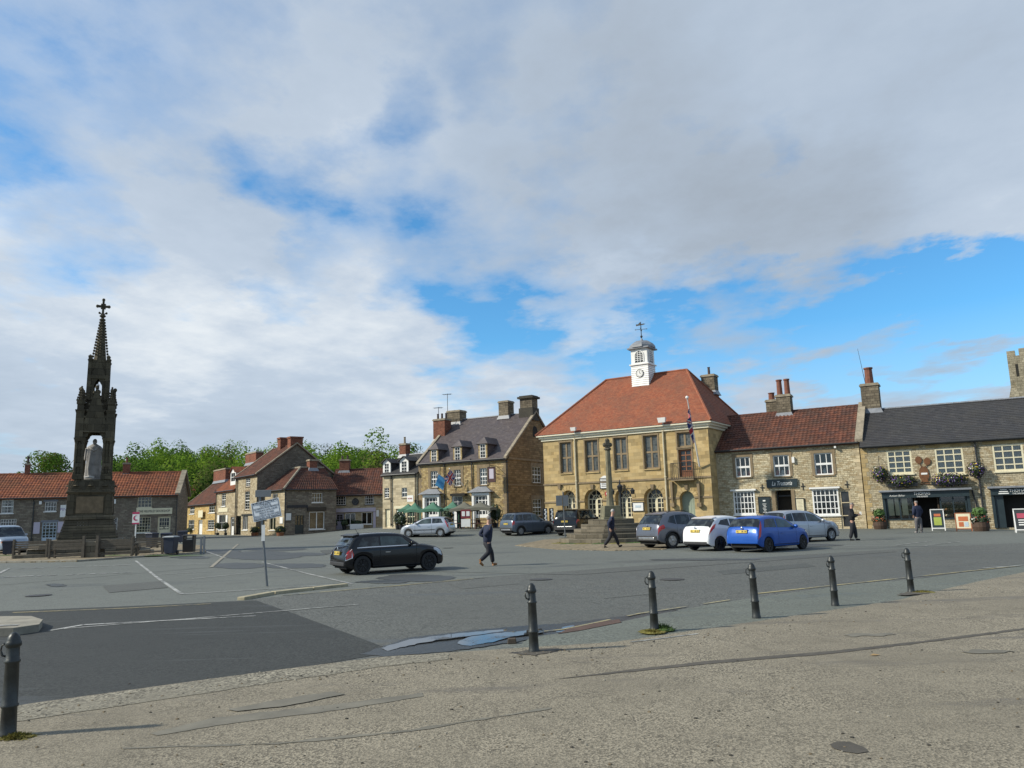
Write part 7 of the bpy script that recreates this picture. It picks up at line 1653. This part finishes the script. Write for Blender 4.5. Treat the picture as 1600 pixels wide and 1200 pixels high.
make_car('hatchback_car','white hatchback with slanted red tail lamps between the dark grey suv and the blue car',paint('white_car_paint',(.72,.73,.74),.0,.25),fiN,(1127,861),1190,True,'right',2.49,M_RIMB,k=.95)
fiB=dict(fiO); fiB.update(tail=[(.03,.36),(.14,.36),(.40,.86),(.22,.86)],plate=(.84,.02,8),rearwin=(.15,.40)); fiB.pop('antenna'); fiB.pop('strip')
bc=make_car('hatchback_car','bright blue three-door hatchback with tall red tail lamps, right of the white car',paint('bright_blue_paint',(.008,.075,.36),.2,.3,.25),fiB,(1203,863),1257,True,'right',2.49,M_RIMB,k=.94)
fab=dict(fiO); fab.update(L=4.0,strip=None,top=[(0,.62),(.04,.85),(.09,.98),(.16,1.08),(.30,1.34),(.42,1.44),(.8,1.50),(1.6,1.50),(2.1,1.42),(2.45,1.26),(2.8,1.07),(3.05,.98),(3.5,.92),(3.8,.78),(3.94,.6),(4.0,.5)],
 win=[[(.34,.62),(.78,.61),(.78,.84),(.46,.84)],[(.83,.61),(1.62,.61),(1.62,.84),(.83,.84)],[(1.67,.61),(2.78,.61),(2.25,.84),(1.67,.84)]],seams=[.80,1.64,2.68],handles=[1.0,1.85],rearwin=(.13,.36))
fw=gp(1301,845); th=math.atan2(.43,.9); rw=fw-Vector((math.cos(th),math.sin(th),0))*2.47
make_car('hatchback_car','silver five-door hatchback behind the blue car, nose towards the restaurant side door',P_SIL,fab,None,None,True,'right',2.47,M_RIM,direct=((rw.x,rw.y),th))
van=dict(L=4.5,xr=.8,w=1.83,wr=.33,cat='van',
 top=[(0,.7),(.03,1.2),(.06,1.6),(.12,1.80),(.3,1.84),(2.6,1.84),(3.1,1.72),(3.5,1.40),(3.8,1.18),(4.0,1.08),(4.25,.96),(4.42,.74),(4.5,.56)],
 belt=[(0,.9),(.1,1.1),(3.4,1.1),(4.0,.98),(4.4,.72)],bot=[(0,.4),(.2,.28),(4.2,.26),(4.5,.34)],wid=[(0,.94),(.1,.98),(.4,1.0),(3.8,1.0),(4.2,.93),(4.4,.84),(4.5,.74)],
 win=[[(2.3,.62),(3.5,.62),(3.15,.85),(2.3,.85)]],seams=[2.2,3.35],handles=[2.45],tail=[(.03,.4),(.14,.4),(.14,.7),(.03,.7)],head=[(4.05,.42),(4.42,.38),(4.32,.62),(4.1,.70)],mir=3.3,rearwin=(.05,.10),screen=(3.05,3.9),plate=(.8,-.01),spokes=6,tumble=.10,rbump=(.4,.55))
fp=at(22,860,50); th=math.atan2(-.62,.78); v=make_car('small_van','pale blue-grey van with an amber indicator at the left edge, beside the monument steps',paint('pale_blue_van_paint',(.30,.36,.43),.4,.3),van,None,None,True,'right',2.7,M_RIM,direct=((fp.x-2.7*math.cos(th)-1.55,fp.y-2.7*math.sin(th)+.4),th))
m=MB(); m.ball((4.36,-.72,.78),.09,8,6); m.build('indicator',M_AMB,v)
# ---------------------------------------------------------------- people
def skinmesh(name,pts,edges,rad,mat,parent,root=0,sub=1):
    me=bpy.data.meshes.new(name); me.from_pydata(pts,edges,[]); me.materials.append(mat)
    o=bpy.data.objects.new(name,me); COL.objects.link(o); o.parent=parent
    sk=o.modifiers.new('skin','SKIN'); sk.use_smooth_shade=True
    lay=me.skin_vertices[0] if me.skin_vertices else None
    if lay is None:
        b=bmesh.new(); b.from_mesh(me); b.verts.layers.skin.verify(); b.to_mesh(me); b.free(); lay=me.skin_vertices[0]
    for i,r_ in enumerate(rad):
        lay.data[i].radius=r_ if isinstance(r_,tuple) else (r_,r_); lay.data[i].use_root=(i==root)
    s=o.modifiers.new('sub','SUBSURF'); s.levels=sub; s.render_levels=sub
    dg=bpy.context.evaluated_depsgraph_get(); me2=bpy.data.meshes.new_from_object(o.evaluated_get(dg)); me2.materials.clear(); me2.materials.append(mat); me2.name=name
    for p in me2.polygons: p.use_smooth=True
    bpy.data.objects.remove(o); q=bpy.data.objects.new(name,me2); COL.objects.link(q); q.parent=parent; return q
M_SKIN=pm('skin',(.42,.24,.17),.6,.08,10); 
def person(px,py,heading,height,pose,jk,tr,hair,shoe,label,bald=False,jlen=.0,d=None):
    p=gp(px,py,0); z=H(p.x,p.y); s=height/1.75
    e=empty('person',(p.x,p.y,z+pose.get('lift',0)*s),heading,label,'person'); e.scale=(s,s,s)
    lean=pose.get('lean',.03); hz=.92-pose.get('drop',.03)
    hip=Vector((0,0,hz)); ch=Vector((lean*.7,0,hz+.36)); nk=Vector((lean,0,hz+.53)); hd=Vector((lean+pose.get('hx',.03),0,hz+.69))
    hd=Vector((hd.x,0,1.64)) ; nk.z=1.48-pose.get('drop',.03); ch.z=1.28-pose.get('drop',.03)
    V=Vector; J={}
    for sd,nm in ((1,'L'),(-1,'R')):
        kx,kz,ax_,az_,ft=pose['leg'+nm]; ex,ez,hx_,hz_,hy=pose['arm'+nm]
        J['hip'+nm]=V((0,sd*.09,hz-.03)); J['kn'+nm]=V((kx,sd*.10,kz)); J['an'+nm]=V((ax_,sd*.10,az_))
        J['toe'+nm]=V((ax_+.17*math.cos(ft),sd*.11,az_-.06+.17*math.sin(ft))); J['heel'+nm]=V((ax_-.06*math.cos(ft),sd*.10,az_-.05-.06*math.sin(ft)))
        J['sh'+nm]=V((nk.x-.01,sd*.19,nk.z-.07)); J['el'+nm]=V((ex,sd*.25,ez)); J['ha'+nm]=V((hx_,sd*hy,hz_))
    # body: one continuous surface
    pts=[hip,ch,nk,hd-V((0,0,.05)),hd+V((.0,0,.06))]; ed=[(0,1),(1,2),(2,3),(3,4)]; rd=[(.12,.10),(.13,.10),.055,(.072,.082),(.078,.085)]
    pts+=[hd+V((.075,0,-.005)),hd+V((.06,0,-.075))]; ed+=[(3,5),(3,6)]; rd+=[.02,.035]
    for nm,sd in (('L',1),('R',-1)):
        b=len(pts); pts+=[J['hip'+nm],J['kn'+nm],J['an'+nm]]; ed+=[(0,b),(b,b+1),(b+1,b+2)]; rd+=[.085,.055,.04]
        b=len(pts); h_=J['ha'+nm]; dirv=(h_-J['el'+nm]).normalized(); pts+=[J['sh'+nm],J['el'+nm],h_,h_+dirv*.07]; ed+=[(2,b),(b,b+1),(b+1,b+2),(b+2,b+3)]; rd+=[.05,.04,.025,(.035,.018)]
        sdv=dirv.cross(V((0,1,0))).normalized()
        for q,off in enumerate((-.03,-.01,.01,.03)):
            c=len(pts); k0=h_+dirv*.09+sdv*off; pts+=[k0+dirv*.03,k0+dirv*(.055-.006*abs(q-1.5))+V((0,-sd*.018,0))]; ed+=[(b+3,c),(c,c+1)]; rd+=[.009,.008]
        c=len(pts); pts+=[h_+dirv*.05+sdv*-.045+V((0,-sd*.02,0))]; ed+=[(b+2,c)]; rd+=[.011]
    skinmesh('body',[tuple(v) for v in pts],ed,rd,M_SKIN,e)
    # jacket
    jb=hz-.04-jlen; pts=[V((0,0,jb)),V((lean*.3,0,hz+.14)),ch,nk-V((0,0,.03)),nk+V((0,0,.03))]; ed=[(0,1),(1,2),(2,3),(3,4)]; rd=[(.205,.165),(.205,.16),(.225,.165),(.13,.11),(.085,.085)]
    for nm in 'LR':
        b=len(pts); pts+=[J['sh'+nm],J['el'+nm],J['ha'+nm]-(J['ha'+nm]-J['el'+nm]).normalized()*.03]; ed+=[(2,b),(b,b+1),(b+1,b+2)]; rd+=[.11,.085,.062]
    skinmesh('jacket',[tuple(v) for v in pts],ed,rd,jk,e)
    pts=[V((0,0,hz+.06)),V((0,0,hz-.02))]; ed=[(0,1)]; rd=[(.17,.14),(.175,.145)]
    for nm in 'LR':
        b=len(pts); pts+=[J['hip'+nm]-V((0,0,.06)),J['kn'+nm],J['an'+nm]-(J['an'+nm]-J['kn'+nm]).normalized()*.0]; ed+=[(1,b),(b,b+1),(b+1,b+2)]; rd+=[.135,.10,.078]
    skinmesh('trousers',[tuple(v) for v in pts],ed,rd,tr,e)
    for nm in 'LR':
        pts=[J['heel'+nm],J['an'+nm]+V((0,0,.0)),(J['heel'+nm]+J['toe'+nm])/2,J['toe'+nm]]; skinmesh('shoe',[tuple(v) for v in pts],[(0,1),(0,2),(2,3)],[.05,.06,(.055,.052),(.055,.04)],shoe,e)
    if hair:
        m=MB(); r0=hd+V((-.012,0,.028)); P=[]
        for j in range(7):
            th_=math.pi*.60*j/6
            for k_ in range(16):
                a_=2*math.pi*k_/16; f_=1.0 if not(math.cos(a_)>.3 and th_>.95) else .72
                P.append(r0+V((.092*math.sin(th_)*math.cos(a_)*f_,.082*math.sin(th_)*math.sin(a_),.096*math.cos(th_))))
        F=[(j*16+k_,j*16+(k_+1)%16,(j+1)*16+(k_+1)%16,(j+1)*16+k_) for j in range(6) for k_ in range(16)]
        if bald: F=[f for f in F if f[0]>=48]
        m.add(P,F); m.build('hair',hair,e,smooth=True)
    m=MB()
    for sd in (-1,1): m.ball(hd+V((-.005,sd*.082,.0)),.022,6,5,0,(.7,.4,1.2))
    m.build('ears',M_SKIN,e,smooth=True); m=MB()
    for sd in (-1,1): m.ball(hd+V((.078,sd*.032,.022)),.011,6,4)
    m.build('eyes',M_BLK,e)
    return e
J_NAV=pm('navy_jacket_cloth',(.012,.018,.045),.85,.2,10); J_BLK=pm('black_cloth',(.012,.012,.014),.85,.2,10); T_DRK=pm('dark_trouser_cloth',(.015,.016,.022),.85,.2,10); T_GRY=pm('grey_trouser_cloth',(.10,.095,.10),.85,.2,10)
H_GRY=pm('grey_hair',(.25,.22,.20),.8,.2,20); H_WHT=pm('white_hair',(.40,.38,.36),.8,.1,20); SH_TAN=pm('tan_leather',(.22,.10,.03),.6,.2,10)
person(762,884.5,R(28),1.66,dict(legL=(.20,.50,.26,.10,.05),legR=(.02,.48,-.34,.20,-.75),armL=(-.18,1.10,-.02,1.03,.10),armR=(-.20,1.10,-.02,1.03,.10),drop=.05,lean=.05,hx=.05),J_NAV,T_DRK,H_GRY,SH_TAN,'grey-haired man in navy jacket and tan boots striding across the car park',jlen=.10)
person(956,856,R(-4),1.78,dict(legL=(.20,.50,.33,.11,.25),legR=(-.05,.50,-.34,.12,-.35),armL=(-.06,1.10,.14,.92,.24),armR=(-.12,1.10,-.05,.86,.26),drop=.07,lean=.07,hx=.06),J_NAV,T_DRK,H_WHT,J_BLK,'white-haired man in dark blue suit walking right in front of the market cross steps',jlen=.08)
ph=person(1334,844.5,R(-20),1.80,dict(legL=(.10,.50,.12,.09,0),legR=(-.02,.50,-.14,.10,-.15),armL=(.05,1.10,.28,1.18,.15),armR=(.05,1.08,.30,1.16,.10),drop=.03,lean=.02,hx=.06),J_BLK,T_DRK,H_GRY,J_BLK,'balding man in black holding a small white packet up near the restaurant side door',bald=True)
m=MB(); m.box(.36,.44,-.06,.06,1.16,1.30); m.build('packet',M_WHT,ph)
person(1437,832.5,R(100),1.80,dict(legL=(.04,.49,.08,.09,0),legR=(.0,.49,-.05,.09,0),armL=(-.04,1.12,.06,.92,.22),armR=(-.02,1.12,.12,.95,.2),drop=.02,lean=.02,hx=.02),J_NAV,T_GRY,H_GRY,pm('pale_shoe',(.25,.23,.22),.7),'man in dark jacket and grey trousers seen from behind, looking in the bakery window',bald=True,jlen=.12)
# ---------------------------------------------------------------- trees
def leafmat(name,c,c2):
    m,t=newmat(name); tc=t.n('ShaderNodeTexCoord').outputs['Object']; n=t.noise(tc,.16,4,.6); n2=t.noise(tc,1.4,3,.6)
    col=t.mix(t.ramp(n,[(.38,0.0),(.62,1.0)]),c,c2); col=t.mix(t.math('MULTIPLY',n2,.5),col,tuple(x*.45 for x in c))
    d=t.n('ShaderNodeBsdfDiffuse'); t.l(col,d.inputs[0]); tl=t.n('ShaderNodeBsdfTranslucent'); t.l(col,tl.inputs[0]); mx=t.n('ShaderNodeMixShader'); mx.inputs[0].default_value=.38
    t.l(d.outputs[0],mx.inputs[1]); t.l(tl.outputs[0],mx.inputs[2]); o=t.n('ShaderNodeOutputMaterial'); t.l(mx.outputs[0],o.inputs[0]); return m
M_LF=[leafmat('bright_spring_leaves',(.16,.28,.035),(.25,.36,.05)),leafmat('mid_green_leaves',(.10,.195,.03),(.15,.25,.04)),leafmat('dark_green_leaves',(.045,.085,.022),(.07,.12,.03)),leafmat('budding_brown_leaves',(.15,.15,.055),(.12,.16,.045))]
M_BRKK=pm('tree_bark',(.07,.055,.04),.9,.3,4,.3)
def crown(m,c,r,hh,n,sz,mis,seed):
    rr=random.Random(seed); c=Vector(c); lobes=[(Vector((rr.gauss(0,.32),rr.gauss(0,.32),rr.gauss(0.0,.30))),rr.uniform(.38,.58)) for _ in range(9)]
    for k in range(n):
        lc,lr=lobes[rr.randrange(9)]; d=Vector((rr.gauss(0,1),rr.gauss(0,1),rr.gauss(.25,1))).normalized(); q=lc+d*lr*(rr.random()**.3)
        p=c+Vector((q.x*r,q.y*r,q.z*hh)); nrm=(d+Vector((rr.gauss(0,.5),rr.gauss(0,.5),rr.gauss(.2,.5)))).normalized(); a=nrm.orthogonal().normalized(); a=Matrix.Rotation(rr.uniform(0,6.28),3,nrm)@a; b=nrm.cross(a); s=sz*rr.uniform(.5,1.3)
        m.poly([p-a*s,p-b*s*.7+nrm*s*.15,p+a*s,p+b*s*.7+nrm*s*.1],mis[0] if rr.random()<.75 else mis[1])
# far woodland on the hillside: one mass
m=MB(); rw_=random.Random(3); cnt=0
SKY=[(150,735),(175,722),(195,704),(240,698),(300,697),(330,698),(365,688),(400,697),(440,703),(480,702),(520,697),(545,700),(575,697),(600,693),(630,698),(655,704),(700,712),(760,725),(830,740)]
for row,y in enumerate((124,134,146,160,176,192)):
    x=-.56*y
    while x<.03*y:
        r=rw_.uniform(3.2,5.0); xx=x+rw_.uniform(-1,1); yy=y+rw_.uniform(-4,4); px_,_=proj(Vector((xx,yy,10)))
        zs=pxz(0,interp(SKY,px_)+rw_.uniform(-2,7),xx,yy)
        if px_<165: x+=3; continue
        z0=H(xx,yy); top=min(zs,z0+rw_.uniform(8.5,12.5)) if row<5 else zs
        hh=max(3.0,min(5.5,(top-z0)/2)); k=rw_.random(); mi=0 if k<.42 else 1 if k<.75 else 2 if k<.88 else 3
        zc=top-hh*.92
        m.ball((xx,yy,zc-.5),r*.52,9,7,2,(1,1,hh/r*.95)); crown(m,(xx,yy,zc),r*1.08,hh*1.03,1900,.24,(mi,(mi+1)%4 if mi<3 else 1),cnt); cnt+=1
        if zc-hh>z0+1: m.tube([(xx,yy,z0),(xx,yy,zc)],.25,5,4)
        x+=r*1.15
tag(m.build('hillside_woodland',M_LF+[M_BRKK]),'mass of spring green trees covering the hillside behind the village roofs','woodland',kind='stuff')
def tree(px,pyt,d,r,label,mi,n=2600,sz=.3,bare=False,hh=None,py_c=None):
    x=at(px,pyt,d).x; z0=H(x,d); zt=pxz(0,pyt,x,d); e=empty('tree',(x,d,z0),0,label,'tree'); hh=hh or r*.85; zc=zt-z0-hh; m=MB(); m.tube([(0,0,-.5),(.1,0,zc*.5),(0,.1,zc+hh*.5)],.32,8,r2=.08)
    rr=random.Random(px)
    for q in range(34 if bare else 12):
        a_=rr.uniform(0,6.28); b_=rr.uniform(.3,.95); s=Vector((0,0,zc*.55+b_*hh*.6)); t=Vector((math.cos(a_)*r*b_*.9,math.sin(a_)*r*b_*.9,zc+hh*rr.uniform(.1,.95))); m.tube([s,(s+t)/2+Vector((0,0,.3)),t],.10 if not bare else .06,5,r2=.02)
    m.build('trunk',M_BRKK,e)
    if not bare: m=MB(); crown(m,(0,0,zc),r,hh,n,sz,mi,px); m.build('crown',M_LF,e)
    else: m=MB(); crown(m,(0,0,zc),r,hh,260,.2,mi,px); m.build('crown',M_LF,e)
tree(80,712,112,4.6,'lone grey-green tree behind the left cottage roof, left of the monument',(1,3),6500,.18); tree(62,733,108,3.0,'low yellow-green tree in front of the lone tree behind the cottages',(3,0),3000,.18); tree(112,738,110,2.8,'low bright green tree beside the monument, behind the cottages',(0,1),2600,.18)
tree(570,694,198,5,'bare-topped tree on the hill skyline above the cafe cottage',(3,1),bare=True); tree(185,719,118,3.2,'dark green tree right behind the monument',(2,1),3000,.18)
